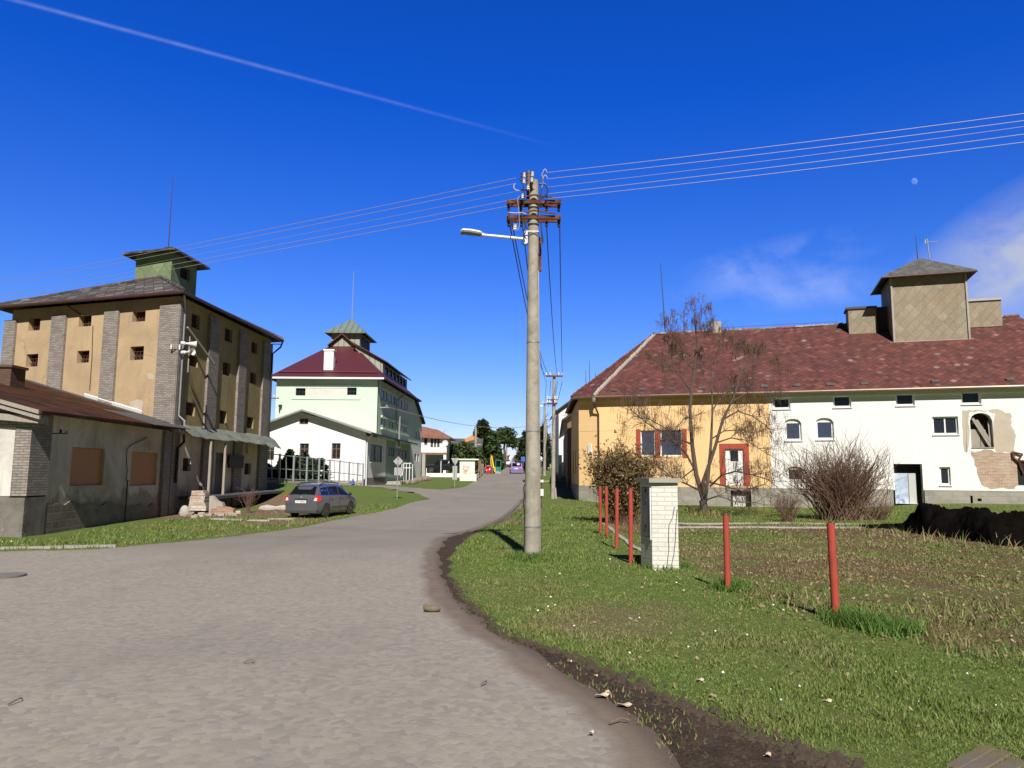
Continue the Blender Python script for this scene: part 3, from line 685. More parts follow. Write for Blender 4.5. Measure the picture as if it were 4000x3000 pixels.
m=MB(); b0=at(671,958,41.5); b0=Vector((ta.x,ta.y,ta.z-.1)); k=at(680,688,b0.y); m.tube([b0,(b0.x,b0.y,k.z)],[.035,.014],6); m.tube([b0+Vector((-.25,0,.35)),b0+Vector((.25,0,.35))],.03,5); m.build('lightning_rod',MT['brownmetal'],gr)
# canopy over the dock
cA=[WR.P(a,zc+random.uniform(-.03,.03),.02) for a in np.linspace(.4,WR.L+.2,26)]
m=MB(); cv=[];
for i,p in enumerate(cA):
    f=i/25; sag=-.10*math.sin(f*9)*f; o=.78+.28*f+random.uniform(-.16,.16)*(.3+f)
    cv.append((p,p+WR.n*o*.5+Vector((0,0,-.26+.3*sag)),p+WR.n*o+Vector((0,0,-.56-.12*f+sag+random.uniform(-.11,.09)*f))))
fa=[]
for a,b in zip(cv[:-1],cv[1:]): fa+=[[a[0],a[1],b[1],b[0]],[a[1],a[2],b[2],b[1]]]
m.shell([f_ for f_ in fa],.035); 
for i in (10,14,17,20,22): 
    p=cv[i][2]; m.obox(p,(random.uniform(.1,.3),.25,-.1),(-.1,.12,.02),(0,0,.02))
m.build('canopy',MT['corrug'],gr)
m=MB()
for i in (15,): p=cv[i][1]; m.obox(p+Vector((0,0,-.2)),(-.5,1.6,-.75),(.06,0,0),(0,0,.06))
m.build('loose_lath',MT['brownwood'],gr)
# dock slab, posts, piers
sl=MB(); a=WR.L+1.0
sl.prism([WR.P(.9,zs-.14,.0),WR.P(.9,zs-.14,.95),WR.P(3,zs-.16,1.15),WR.P(a-1,zs-.10,1.25),WR.P(a,zs-.06,1.0),WR.P(a,zs-.06,0)],(0,0,.13)); sl.build('dock_slab',MT['felt'],gr)
for u,v in ((820,1925),(877,1925)):
    s_,_z=WR.pix(u,v,.85); mb=MB(); mb.obox(WR.P(s_-.05,zs,.72),WR.d*.11,WR.n*.11,Vector((.0,.02,1.9))); mb.obox(WR.P(s_-.05,zs+1.9,.72)+Vector((0,.02,0)),WR.d*.1,WR.n*.1,(0,0,.72)); mb.build('post',MT['greywood'],gr)
s_=WR.R(898,1778,954,1828,.3); mb=MB(); WR.box(mb,*s_,.2,.27); mb.build('notice_board',MT['black'],gr)
mb=MB(); WR.box(mb,.2,3.0,-.7,zs-.02,-.04,.06); WR.box(mb,3.0,WR.L,-.7,zs-.15,-.04,.04); mb.build('plinth',MT['gbrick'],gr)
mb=MB(); mb.tube([WR.P(.5,3.6,.3),WR.P(.55,3.0,.32),WR.P(.25,2.7,.2),WR.P(.22,1.1,.2)],.06,8); mb.build('downpipe',MT['black'],gr)
# ================================================================ LOW STORE (left annex)
st=thing('storehouse',(-15,24.1,-.5),'low derelict storehouse with two brown shuttered windows and a mossy roof','building')
S0=(-15.0,24.1); S1=(-15.5,33.55); AW=Wall(S0,S1,-.9,3.45); zr0=3.42
shr=[AW.R(277,1750,406,1896),AW.R(511,1767,614,1896)]
AW.p0.z=0
m=MB(); AW.face(m,[(*r,.16) for r in shr]); m.build('wall',MT['cream'],st)
for r in shr:
    mb=MB(); AW.box(mb,r[0]+.01,r[1]-.01,r[2]+.005,r[3]-.01,-.15,-.09); mb.build('shutter',MT['shutter'],st)
# jagged bare stone plinth
mb=MB(); a=-.0
pl=[]; n_=26
for i in range(n_+1):
    f=i/n_; zt=AW.pix(190,1960)[1]*(1-f)+AW.pix(640,1975)[1]*f
    pl.append((AW.L*f,zt+random.uniform(-.09,.09)))
for (x0,y0),(x1,y1) in zip(pl[:-1],pl[1:]):
    mb.prism([AW.P(x0,-1.0,-.05),AW.P(x1,-1.0,-.05),AW.P(x1,y1,-.05),AW.P(x0,y0,-.05)],AW.n*.10)
mb.build('plinth',MT['stone'],st)
# corner pier and front gable wall (faces the viewer)
PW=Wall((-24,23.05),(-14.94,23.05),-1.0,3.9)
u0=PW.pix(50,1800)[0]; u1=PW.pix(140,1800)[0]
zp=PW.pix(70,1938)[1]; zq=PW.pix(70,1668)[1]
mb=MB(); PW.box(mb,u0,PW.L,zp,3.42,-1.05,0); PW.box(mb,0,u0,zq,3.6,-.3,-.02); mb.build('brick_pier',MT['gbrick'],st)
mb=MB(); PW.box(mb,0,u0-.02,zp,zq,-.25,-.05); mb.build('wall',MT['whitewash'],st)
mb=MB()
for i in range(12):
    x0=PW.L-6+i*.5+.0; PW.box(mb,x0,x0+.5,-1.1,zp+random.uniform(-.05,.05),-1.02,.05+random.uniform(0,.03))
mb.build('plinth',MT['grime'],st)
# roof
sl_=.265
def rz(x,y): return zr0+.06+(-14.45-x)*sl_
Rp=[(-14.45,22.7),(-14.95,33.95),(-15.6,34.0),(-26.5,37.4),(-27,22.7)]
m=MB(); 
m.shell([[Vector((x,y,rz(x,y))) for x,y in Rp]],.1); m.build('roof',MT['mossroof'],st)
m=MB(); q=[(-15.5,33.3),(-26,36.9)]; m.obox((-15.6,33.9,rz(-15.6,0)+.01),(-10.2,3.44,10.2*sl_),(-.15,-.45,.03),(0,0,.05)); 
m.obox((-14.5,30.2,rz(-14.5,0)+.005),(-.16,3.65,.03),(-2.6,.7,2.6*sl_),(0,0,.03)); m.build('felt_strip',MT['felt'],st)
m=MB(); m.obox((-17.2,34.35,rz(-17.2,0)+.05),(-3.4,1.15,3.4*sl_),(0,-.05,.14),(.0,.03,.04)); m.build('flashing',MT['pvc'],st)
m=MB()
for dz,yy,h in ((-.12,22.62,.12),(-.28,22.68,.13)): m.obox((-14.5,yy,rz(-14.5,0)+dz),(-11,0,11*sl_),(0,.07,0),(0,0,h))
m.obox((-14.6,22.8,zr0-.32),(-1.5,0,.12),(0,.5,0),(0,0,.2)); m.build('barge_board',MT['greywood'],st)
m=MB(); c=at(20,1470,30); zb=rz(c.x,30)-.3; m.box(c.x-.75,c.x+.5,29.6,30.5,zb,at(20,1440,30).z); m.box(c.x-.82,c.x+.57,29.53,30.57,at(20,1440,30).z,at(20,1430,30).z); m.build('chimney',brick('chimney_brick',(.17,.08,.05),(.10,.06,.05),(.07,.05,.045),.27,.085,.8,.6),st)
m=MB(); AW.box(m,AW.L-.75,AW.L-.05,-1,3.4,-.05,.14); m.build('pilaster',MT['gbrick'],st)
# iron standpipe with a loose cable on the wall, and the insulator bracket by the pier
a_,b_=AW.pix(486,1880); m=MB(); z_=AW.pix(486,1878)[1]
m.tube([AW.P(a_,-.6,.12),AW.P(a_,z_,.12)],.03,6); m.tube([AW.P(a_-.12,z_,.12),AW.P(a_+.12,z_,.12)],.018,5)
pp=[AW.pix(u,v) for u,v in ((488,1878),(492,1840),(489,1790),(492,1757),(505,1740),(530,1728),(555,1718),(572,1706))]
m.tube([AW.P(s,z,.05) for s,z in pp],.016,5); m.build('standpipe',MT['brownmetal'],st)
m=MB(); p=at(200,1691,23.9); m.obox(p+Vector((-.2,.2,-.02)),(.55,.1,0),(0,.03,0),(0,0,.03)); 
for k in (.12,.3): m.lathe(p+Vector((k,.3,.0)),[(.02,0),(.045,.04),(.03,.06),(.045,.09),(.03,.13)],8)
m.build('insulator_bracket',MT['black'],st)
# ---- horn loudspeakers on a bracket at the granary corner
ls=thing('loudspeaker',tuple(at(740,1345,33.9)),'pair of white horn loudspeakers on the tan granary corner','loudspeaker')
def horn(c,d,L,r):
    d=Vector(d).normalized(); m=MB(); pr=[(.085,-.24),(.085,-.06),(.045,-.02),(.05,.08),(.1,.22),(r*.7,L*.8),(r,L)]
    x=Vector((0,0,1)).cross(d).normalized(); y=d.cross(x); n=18; vs=[];fs=[]
    pr2=pr+[(r*.93,L-.01),(r*.55,L*.72),(.07,L*.4)]
    for rr,h in pr2:
        for k in range(n): vs.append(c+d*h+(x*math.cos(2*math.pi*k/n)+y*math.sin(2*math.pi*k/n))*rr)
    for i in range(len(pr2)-1):
        for k in range(n): fs.append((i*n+k,i*n+(k+1)%n,(i+1)*n+(k+1)%n,(i+1)*n+k))
    fs.append(tuple(range(n))[::-1]); fs.append(tuple((len(pr2)-1)*n+k for k in range(n)))
    m.add(vs,fs); m.ball(c+d*(L*.42),.06,8); return m
c1=at(728,1342,33.6); c2=at(727,1376,33.5)
horn(c1,(1,.55,.0),.42,.17).build('horn',MT['lampgrey'],ls,smooth=True); horn(c2,(1,-.35,.05),.38,.17).build('horn',MT['lampgrey'],ls,smooth=True)
m=MB(); b_=Vector((WR.P(.5,0,0).x,34.3,0)); m.tube([(c1.x+.1,c1.y+.1,c1.z+.35),(c1.x+.1,c1.y+.1,c2.z-.9)],.03,6); m.tube([(c1.x+.1,c1.y+.1,c1.z-.2),(b_.x,b_.y,c1.z-.2)],.025,6); m.build('bracket',MT['greywood'],ls)
ar=thing('timber_strut',tuple(at(725,1290,34)),'slanting timber strut across the shaded granary wall behind the loudspeakers','strut')
m=MB(); a=Vector(WR.P(.55,at(724,1278,34.4).z,.15)); b=Vector(WR.P(WR.pix(793,1420)[0],WR.pix(793,1420)[1],.55)); m.tube([a,b],.06,6); m.build('beam',MT['greywood'],ar)
ib=thing('insulator_bracket',tuple(at(1040,1550,45.3)),'rusty iron bracket with white insulators on the far granary corner','bracket')
m=MB(); p=Vector(WR.P(WR.L,at(1035,1555,45.4).z,.05)); m.tube([p+Vector((-.35,-.2,0)),p+Vector((.6,0,0))],.03,5); m.tube([p+Vector((0,0,-.3)),p+Vector((0,0,.25))],.025,5); m.build('arm',MT['rust'],ib)
for k in (.05,.3,.55): m=MB(); m.lathe(p+Vector((k,0,.02)),[(.03,0),(.06,.05),(.035,.09),(.06,.14),(.02,.19)],8); m.build('insulator',MT['porcelain'],ib)
ib2=thing('insulator_bracket',tuple(at(690,1360,33.7)),'rusty iron bracket with white insulators on the near granary corner','bracket')
m=MB(); p=Vector(WR.P(-.02,at(690,1362,33.8).z,.15)); m.tube([p+Vector((-.38,-.2,-.05)),p+Vector((.3,0,0))],.03,5); m.build('arm',MT['rust'],ib2)
for k in (-.34,.05): m=MB(); m.lathe(p+Vector((k,-.16,.02)),[(.02,-.1),(.045,-.05),(.03,0),(.045,.05),(.03,.09),(.04,.13),(.015,.16)],8); m.build('insulator',MT['porcelain'],ib2)
# ================================================================ GREEN MALT HOUSE
A0=(-21.15,66); A1=(-12.05,66); far=(-11.4,86.2); tail=(-11.2,92)
z0=.2; zG=at(1490,1478,66).z
mh=thing('malt_house',(-12.05,66,.3),'pale green malting house with maroon roof and green pyramid turret','building')
GFw=Wall(A0,A1,-.2,zG); SW=Wall((-12.2,62),tail,-.3,zG)
fw_=[GFw.R(1155,1516,1193,1545),GFw.R(1356,1514,1393,1543)]; bi=(fw_[0][1]+.02,fw_[1][0]-.02,fw_[0][2]-.0,fw_[0][3])
m=MB(); GFw.face(m,[(*r,.15) for r in fw_]+[(*bi,.05)])
def slot(us,z,W=SW): return [(W.pix(a,1600)[0],W.pix(b,1600)[0],*z) for a,b in us]
zu=(SW.pix(1490,1554)[1],SW.pix(1490,1522)[1]); up=slot([(1490,1500),(1503,1511),(1520,1529),(1533,1543),(1551,1559),(1562,1569),(1576,1583),(1586,1592)],zu)
zl=(SW.pix(1496,1664)[1],SW.pix(1496,1636)[1]); lo=slot([(1488,1495),(1498,1506),(1519,1527),(1531,1539),(1552,1559),(1562,1569),(1576,1583),(1585,1591)],zl)
tw=[SW.R(1620,1687,1628,1713),SW.R(1633,1690,1639,1717)]
a66=SW.pix(1473,1700)[0]; a86=(Vector((far[0],far[1],0))-SW.p0).dot(SW.d)
zt=SW.pix(1600,1738)[1]
SW.face(m,[(*r,.085) for r in up+lo],a0=a66,a1=a86,z0=zt)
# lower tail with sloping top
ztail=SW.pix(1646,1640)[1]
SW.face(m,[(*r,.085) for r in tw],a0=a86,z0=zt,z1=ztail)
m.quad(SW.P(a86,ztail),SW.P(SW.L,ztail),SW.P(a86,zG))
Bk=[(-11.4,86.2),(-20.5,86.2)]
Wall(Bk[0],Bk[1],-.2,zG).face(m,z0=ztail); Wall(Bk[1],A0,-.2,zG).face(m); Wall(tail,(-20.4,92),-.2,ztail).face(m)
m.build('wall',MT['mint'],mh)
for r in fw_: window(mh,GFw,r,.12,.05,3,2,'black','glassdark')
for r in up+lo+tw: 
    mb=MB(); W=SW; W.box(mb,r[0]+.01,r[1]-.01,r[2]+.01,r[3]-.01,-.083,-.06); o=mb.build('window',MT['black'],mh); mb=MB(); W.box(mb,r[0]+.04,r[1]-.04,r[2]+.05,r[3]-.05,-.059,-.055); mb.build('pane',MT['glassdark'],o)
mb=MB(); GFw.box(mb,bi[0],bi[1],bi[2]+.005,bi[3]-.005,-.09,-.02); mb.build('brick_infill',MT['whitebrick'],mh)
mb=MB(); e=.35; r=(fw_[0][0]-e,fw_[1][1]+e,fw_[0][2]-.28,fw_[0][3]+.25)
GFw.box(mb,r[0],r[1],r[2]-.06,r[2],0,.06); GFw.box(mb,r[0],r[1],r[3],r[3]+.06,0,.06); GFw.box(mb,r[0]-.06,r[0],r[2],r[3],0,.03); GFw.box(mb,r[1],r[1]+.06,r[2],r[3],0,.03)
a_,b_=up[0][0]-.2,up[-1][1]+.3
for zz,q in ((zu,.12),(zl,.22)): SW.box(mb,a_,b_,zz[0]-.35,zz[0]-.2,0,q); SW.box(mb,a_,b_,zz[1]+.12,zz[1]+.25,0,q*.8)
mb.build('trim',MT['mint'],mh)
mb=MB()
for zz in (zu,zl):
    us=[(SW.pix(a,1600)[0],SW.pix(b,1600)[0]) for a,b in ((1512,1519),(1544,1550),(1570,1575))]
    for a,b in us: mb=MB(); SW.box(mb,a,b,zz[0]-.05,zz[1]+.05,0,.012); mb.build('brick_infill',MT['whitebrick'],mh)
# white lower part of the tail wall
lt=[SW.R(1619,1773,1627,1801),SW.R(1631,1775,1637,1802)]
mb=MB(); SW.face(mb,[(*r,.085) for r in lt],a0=a86-2.2,z0=-.3,z1=zt); mb.build('lower_wall',MT['white'],mh)
for r in lt: mb=MB(); SW.box(mb,r[0]+.01,r[1]-.01,r[2],r[3],-.083,-.06); mb.build('window',MT['black'],mh)
# dark green ground floor under the pent roof
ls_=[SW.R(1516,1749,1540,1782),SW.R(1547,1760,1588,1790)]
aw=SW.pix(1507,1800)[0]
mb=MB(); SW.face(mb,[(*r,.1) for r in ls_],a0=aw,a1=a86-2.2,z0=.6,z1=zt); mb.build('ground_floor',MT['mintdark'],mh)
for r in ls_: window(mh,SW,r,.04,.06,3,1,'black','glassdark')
mb=MB(); SW.box(mb,aw,a86-2.2,-.6,.6,-.1,.03); SW.box(mb,a86-2.2,SW.L,-.6,.35,-.1,.03); mb.build('plinth',MT['stone'],mh)
sb=SW.R(1547,1727,1565,1749,.05); mb=MB(); SW.box(mb,*sb,.0,.05); pb=mb.build('name_board',MT['signwhite'],mh)
mb=MB()
for k in range(3): SW.box(mb,sb[0]+.3,sb[1]-.3,sb[2]+.25+k*.22,sb[2]+.30+k*.22,.05,.055)
mb.build('lettering',MT['ink'],pb)
# roof: eaves, front hip, gablet, ridge
ov=.65; zE_=zG-.02
e=[Vector((A0[0]-ov,66-ov,zE_)),Vector((A1[0]+ov,66-ov,zE_)),Vector((far[0]+ov,86.2+.5,zE_)),Vector((-21.15-ov,86.7,zE_))]
xm=(A0[0]+A1[0])/2; gy=71.4; g0=at(1275,1354,gy); gl=Vector((xm-1.35,gy,g0.z)); gr_=Vector((xm+1.35,gy,g0.z)); 
ap=Vector((xm,gy,at(1328,1309,gy).z)); bp=Vector((xm,82,ap.z)); bl=Vector((xm-1.35,86.0,g0.z)); br=Vector((xm+1.35,86.0,g0.z))
m=MB(); m.shell([[e[0],e[1],gr_,gl],[e[1],e[2],bp,ap,gr_],[e[3],e[0],gl,ap,bp],[e[2],e[3],bp]],.16); m.build('roof',MT['maroon'],mh)
m=MB(); q=Vector((0,.12,0)); m.prism([gl+Vector((.1,-.06,.02)),gr_+Vector((-.1,-.06,.02)),ap+Vector((0,-.06,-.15))],(0,.05,0)); m.build('gablet',MT['sage'],mh)
m=MB()
for a in (gl,gr_): m.obox(a+Vector((0,-.45,0)),(ap-a)*1.03,(0,.5,0),(0,0,.14))
m.build('barge_board',MT['maroon'],mh)
m=MB(); m.obox(e[0]+Vector((0,-.06,-.14)),e[1]-e[0],(0,.05,0),(0,0,.16)); m.build('fascia',MT['pvc'],mh)
m=MB(); m.obox(e[1]+Vector((.0,0,-.14)),e[2]-e[1],(.06,0,0),(0,0,.14)); m.tube([e[1]+Vector((.1,0,-.05)),e[2]+Vector((.1,0,-.05))],.07,6); m.build('gutter',MT['brownmetal'],mh)
k=.12; m=MB(); pa=e[0].lerp(gl,k)+Vector((.3,0,.12)); pb_=e[1].lerp(gr_,k)+Vector((-.3,0,.12)); m.tube([pa,pb_],.06,6); m.build('snow_guard',MT['maroon'],mh)
m=MB(); s_=SW.pix(1546,1600)[0]; p=SW.P(s_,0,.1); x0=e[1].lerp(e[2],.55); zz=zG
m.tube([(p.x+.55,p.y+2,zz-.15),(p.x+.3,p.y+1.2,zz-.6),(p.x,p.y,zz-1.1),(p.x,p.y,zt+1.0)],.06,6); m.build('downpipe',MT['mintdark'],mh)
m=MB(); s_=SW.pix(1547,1660)[0]; p=SW.P(s_,0,.35); m.tube([(p.x,p.y,4.2),(p.x,p.y,SW.pix(1547,1624)[1])],.11,8); m.build('flue',MT['zinc'],mh)
# turret
ty=73.6; tx0=at(1294,1340,ty).x; tx1=at(1405,1340,ty).x; tz1=at(1350,1304,ty).z+.15; tzb=zG+2.2; tyb=ty+4.6
tu=MB(); C_=[(tx0,ty),(tx1,ty),(tx1+.15,tyb),(tx0+.15,tyb)]
w1=Wall(C_[1],C_[2],tzb,tz1); Wall(C_[0],C_[1],tzb,tz1).face(tu); w1.face(tu,[(.5,4.1,tz1-1.5,tz1-.25,.12)]); Wall(C_[2],C_[3],tzb,tz1).face(tu); Wall(C_[3],C_[0],tzb,tz1).face(tu)
tu=tu.build('turret',MT['sage'],mh); window(tu,w1,(.5,4.1,tz1-1.5,tz1-.25),.1,.08,3,2,'black') if False else None
mb=MB(); w1.box(mb,.5,4.1,tz1-1.5,tz1-.25,-.1,-.06); [w1.box(mb,a,a+.1,tz1-1.5,tz1-.25,-.06,-.02) for a in (1.4,2.5,3.5)]; mb.build('louvre',MT['black'],tu)
cx=(tx0+tx1)/2+.08; cy=(ty+tyb)/2; o=.6; tip=Vector((cx,cy,at(1370,1246,cy).z))
q=[Vector((tx0-o,ty-o,tz1-.05)),Vector((tx1+o,ty-o,tz1-.05)),Vector((tx1+.15+o,tyb+o,tz1-.05)),Vector((tx0+.15-o,tyb+o,tz1-.05))]
mb=MB(); mb.shell([[q[0],q[1],tip],[q[1],q[2],tip],[q[2],q[3],tip],[q[3],q[0],tip]],.12); mb.build('turret_roof',MT['copper'],tu)
mb=MB(); mb.tube([tip-Vector((0,0,.1)),Vector((tip.x,tip.y,at(1377,1060,tip.y).z))],[.05,.02],6); mb.build('lightning_rod',MT['zinc'],mh)
# chimney through the front hip
cy=66.7; cA_=at(1264,1444,cy); cB_=at(1301,1444,cy); zt_=at(1280,1370,cy).z
mb=MB(); mb.box(cA_.x,cB_.x,cy,cy+.75,zG+.3,zt_); mb.box(cA_.x-.07,cB_.x+.07,cy-.07,cy+.82,zt_,zt_+.14); mb.build('chimney',MT['white'],mh)
# long shed dormer on the street side of the roof
dY0,dY1=70.2,84.0; sl=(ap.z-zE_)/(e[1].x-xm)
def rzx(x): return zE_+(e[1].x-x)*sl
xd=A1[0]-.35; ztop=rzx(xd-2.9)+.06
mb=MB(); zf=rzx(xd)+1.15
mb.shell([[Vector((xd+.45,dY0-.35,zf+.05)),Vector((xd+.85,dY1+.35,zf+.05)),Vector((xd-2.6,dY1+.35,ztop+.25)),Vector((xd-2.9,dY0-.35,ztop+.25))]],.12)
dm=mb.build('dormer_roof',MT['maroon'],mh)
mb=MB(); DW=Wall((xd,dY0),(xd+.4,dY1),rzx(xd)-.2,zf); hs_=[(1.2+i*2.0,2.8+i*2.0,rzx(xd)+.25,zf-.15,.1) for i in range(6)]
DW.face(mb,hs_); mb.quad((xd,dY0,rzx(xd)-.2),(xd,dY0,zf),(xd-2.7,dY0,ztop+.1),(xd-2.7,dY0,rzx(xd-2.7)-.1)); mb.quad((xd+.4,dY1,rzx(xd)-.2),(xd-2.6,dY1,ztop-.2),(xd-2.6,dY1,ztop+.1),(xd+.4,dY1,zf)); mb.build('dormer_wall',MT['sage'],mh)
for h in hs_: window(mh,DW,h[:4],.08,.06,2,1,'black')
# roof edge on the tail
mb=MB(); mb.obox(SW.P(a86-.1,zG-.1,-.3),SW.P(SW.L+.5,ztail-.5,-.3)-SW.P(a86-.1,zG-.1,-.3),SW.n*.7,(0,0,.18)); mb.prism([SW.P(a86-.1,zG-.05,-.3),SW.P(SW.L+.4,ztail-.5,-.3),SW.P(SW.L+.4,ztail-.5,-6),SW.P(a86-.1,zG-.05,-6)],(0,0,.1)); mb.build('tail_roof',MT['black'],mh)
mb=MB(); p=at(1492,1588,66.2); p=SW.P(SW.pix(1484,1588)[0]+.1,p.z,0); mb.tube([p,p+SW.n*.9+Vector((0,0,.0))],.05,6); mb.tube([p+Vector((0,0,-.9)),p+SW.n*.7+Vector((0,0,-1))],.03,5); mb.ball(p+SW.n*.6+Vector((0,0,.12)),.12,8); mb.build('wall_bracket',MT['zinc'],mh)
mb=MB(); p=GFw.P(.35,at(1082,1590,66).z,.0); mb.obox(p,(.0,-.3,0),(.25,0,0),(0,0,.2)); mb.tube([p+Vector((.1,-.2,0)),p+Vector((.05,-.1,-.45))],.05,6); mb.build('wall_bracket',MT['black'],mh)
# ================================================================ WHITE GABLED HOUSE in front of it
wh=thing('gabled_house',(-12.2,62,.3),'low white gabled house built against the green malting house','building')
HW=Wall((-21.9,62),(-12.2,62),-.4,at(1431,1686,62).z)
hz=HW.z1; apx=at(1178,1606,62)
hw=[HW.R(1169,1634,1204,1658),HW.R(1170,1732,1206,1793),HW.R(1295,1731,1330,1793),HW.R(1036,1738,1071,1797)]
m=MB(); HW.face(m,[(*r,.14) for r in hw[1:]])
# gable triangle with the attic window cut out
r=hw[0]; TP=lambda a: hz+(apx.z-.1-hz)*(1-abs(a-(apx.x+21.9))/( (apx.x+21.9) if a<apx.x+21.9 else HW.L-(apx.x+21.9)))
aa=sorted([0,r[0],r[1],apx.x+21.9,HW.L])
for a,b in zip(aa[:-1],aa[1:]):
    if a>=r[0]-1e-6 and b<=r[1]+1e-6: m.quad(HW.P(a,hz),HW.P(b,hz),HW.P(b,r[2]),HW.P(a,r[2])); m.quad(HW.P(a,r[3]),HW.P(b,r[3]),HW.P(b,TP(b)),HW.P(a,TP(a)))
    else: m.quad(HW.P(a,hz),HW.P(b,hz),HW.P(b,TP(b)),HW.P(a,TP(a)))
for a,b,c,d in ((r[0],r[2],r[1],r[2]),(r[1],r[2],r[1],r[3]),(r[1],r[3],r[0],r[3]),(r[0],r[3],r[0],r[2])): m.quad(HW.P(a,b),HW.P(c,d),HW.P(c,d,-.14),HW.P(a,b,-.14))
sw_=SW.R(1447,1738,1492,1803); m2=SW
SW.face(m,[(*sw_,.12)],a0=0.0,a1=aw,z0=1.15,z1=zt)
m.build('wall',MT['white'],wh)
for i,r in enumerate(hw): window(wh,HW,r,.12,.07,2,1 if i==0 else 2,'brownwood',mid=.64)
window(wh,SW,sw_,.05,.07,1,1,'black','glassdark')
mb=MB(); SW.box(mb,sw_[0]-.1,sw_[1]+.1,sw_[2]-.14,sw_[2]-.02,0,.14); mb.build('sill',MT['white'],wh)
mb=MB(); SW.box(mb,.0,aw,-.7,1.15,-.1,.025); mb.build('plinth',MT['gbrick'],wh)
mb=MB(); HW.box(mb,0,HW.L+.02,-.7,.95,-.1,.03); mb.build('plinth',MT['exposed'],wh)
# roof with pent strip running on along the green wall
el=at(1030,1655,61.2); er=at(1450,1688,61.2); rg=at(1178,1598,61.2)
m=MB(); yb=65.95; pe=SW.P(SW.pix(1604,1735)[0],0,.75)
m.shell([[Vector((el.x-.6,61.2,el.z-.15)),Vector((rg.x,61.2,rg.z)),Vector((rg.x,yb,rg.z)),Vector((el.x-.6,yb,el.z-.15))],
 [Vector((rg.x,61.2,rg.z)),Vector((er.x,61.2,er.z)),Vector((er.x+.1,yb,er.z)),Vector((rg.x,yb,rg.z))]],.14)
m.prism([Vector((er.x-.62,yb,er.z+.17)),Vector((er.x+.1,yb,er.z)),Vector((pe.x,pe.y,er.z-.05)),Vector((pe.x-.72,pe.y,er.z+.12))],(0,0,-.12))
m.build('roof',MT['zinc'],wh)
m=MB(); m.tube([Vector((er.x+.05,61.2,er.z-.1)),Vector((pe.x+.05,pe.y,er.z-.15))],.07,6); m.build('gutter',MT['black'],wh)
m=MB(); p=SW.P(.12,0,.1); m.tube([(er.x,61.9,er.z-.15),(p.x,p.y,er.z-.6),(p.x,p.y,.4),(p.x+.25,p.y-.2,.25)],.06,6); m.build('downpipe',MT['lampgrey'],wh)
# concrete stoop and railing at the side door
rl=thing('stair_railing',tuple(at(1570,1858,70)),'pale tubular railing on the steps by the green wall','railing')
m=MB(); s0,s1=SW.pix(1580,1850)[0],SW.pix(1612,1850)[0]
yv=[(1578,1810),(1588,1810),(1600,1811),(1612,1813)]
for u,v in yv: p=at(u,v,72.5); m.tube([(p.x,p.y,gz(p.x,p.y)),p],.045,6)
for v in (1810,1828): m.tube([at(1577,v,72.5),at(1607,v,72.5)],.045,6)
m.tube([at(1578,1808,72.5),at(1571,1858,70)],.045,6); m.tube([at(1571,1812,72.5),at(1565,1862,70)],.045,6)
m.build('rails',MT['lampgrey'],rl)
sp=thing('steps',tuple(at(1545,1870,69)),'concrete steps and rough stone edge by the side door of the green building','steps')
m=MB(); a,b=SW.pix(1510,1850)[0],SW.pix(1600,1850)[0]; SW.box(m,a,b,-.3,.75,.05,1.5); SW.box(m,a-.5,a,-.3,.55,.05,1.5); SW.box(m,a-1,a-.5,-.3,.35,.05,1.5); m.build('stoop',MT['conc'],sp)
m=MB()
for i in range(26):
    p=SW.P(a+1+i*.5,0,2.0+random.uniform(-.3,.3)); m.ball((p.x,p.y,gz(p.x,p.y)+.15),random.uniform(.2,.36),6,(1,1,.9))
m.build('stone_edge',MT['stone'],sp)
# ================================================================ steel fence before the white house
fe=thing('metal_fence',tuple(gp(1105,1888)),'grey steel fence of tall mesh panels before the white gabled house','fence')
fp=[((950+x*.36166),(1500+t*.36166),(1500+b*.36166),Y) for x,t,b,Y in [(150,735,1025,48.5),(230,745,1030,49.2),(385,762,1040,50.5),(540,780,1045,52),(683,795,1050,53.6),(815,808,1052,55),(930,822,1058,56.4),(1036,832,1062,57.7),(1140,845,1070,58.8),(1232,856,1082,59.8),(1290,862,1090,60.5)]]
tops=[at(u,t,Y) for u,t,b,Y in fp]; bots=[at(u,b,Y) for u,t,b,Y in fp]
for t_,b_ in zip(tops,bots): m=MB(); m.box(b_.x-.06,b_.x+.06,b_.y-.06,b_.y+.06,b_.z-.5,t_.z+.06); m.build('post',MT['steel'],fe)
for i in range(len(tops)-1):
    t0,t1,b0,b1=tops[i],tops[i+1],bots[i],bots[i+1]; m=MB()
    for f in (0.,.42,1.):
        a=b0.lerp(t0,f*.94+.05); b=b1.lerp(t1,f*.94+.05); m.tube([a,b],.035,5)
    h=(b0+b1)/2; k=(t0+t1)/2; m.tube([h+Vector((0,0,.1)),k],.03,5); m.build('panel_frame',MT['steel'],fe)
fw=thing('low_wall',tuple(bots[3]),'low concrete wall under the steel fence','wall')
m=MB()
for b0,b1 in zip(bots[:-1],bots[1:]):
    m.prism([Vector((b0.x,b0.y-.12,-.6)),Vector((b1.x,b1.y-.12,-.6)),Vector((b1.x,b1.y-.12,b1.z)),Vector((b0.x,b0.y-.12,b0.z))],(0,.26,0))
m.build('wall_body',MT['conc'],fw)
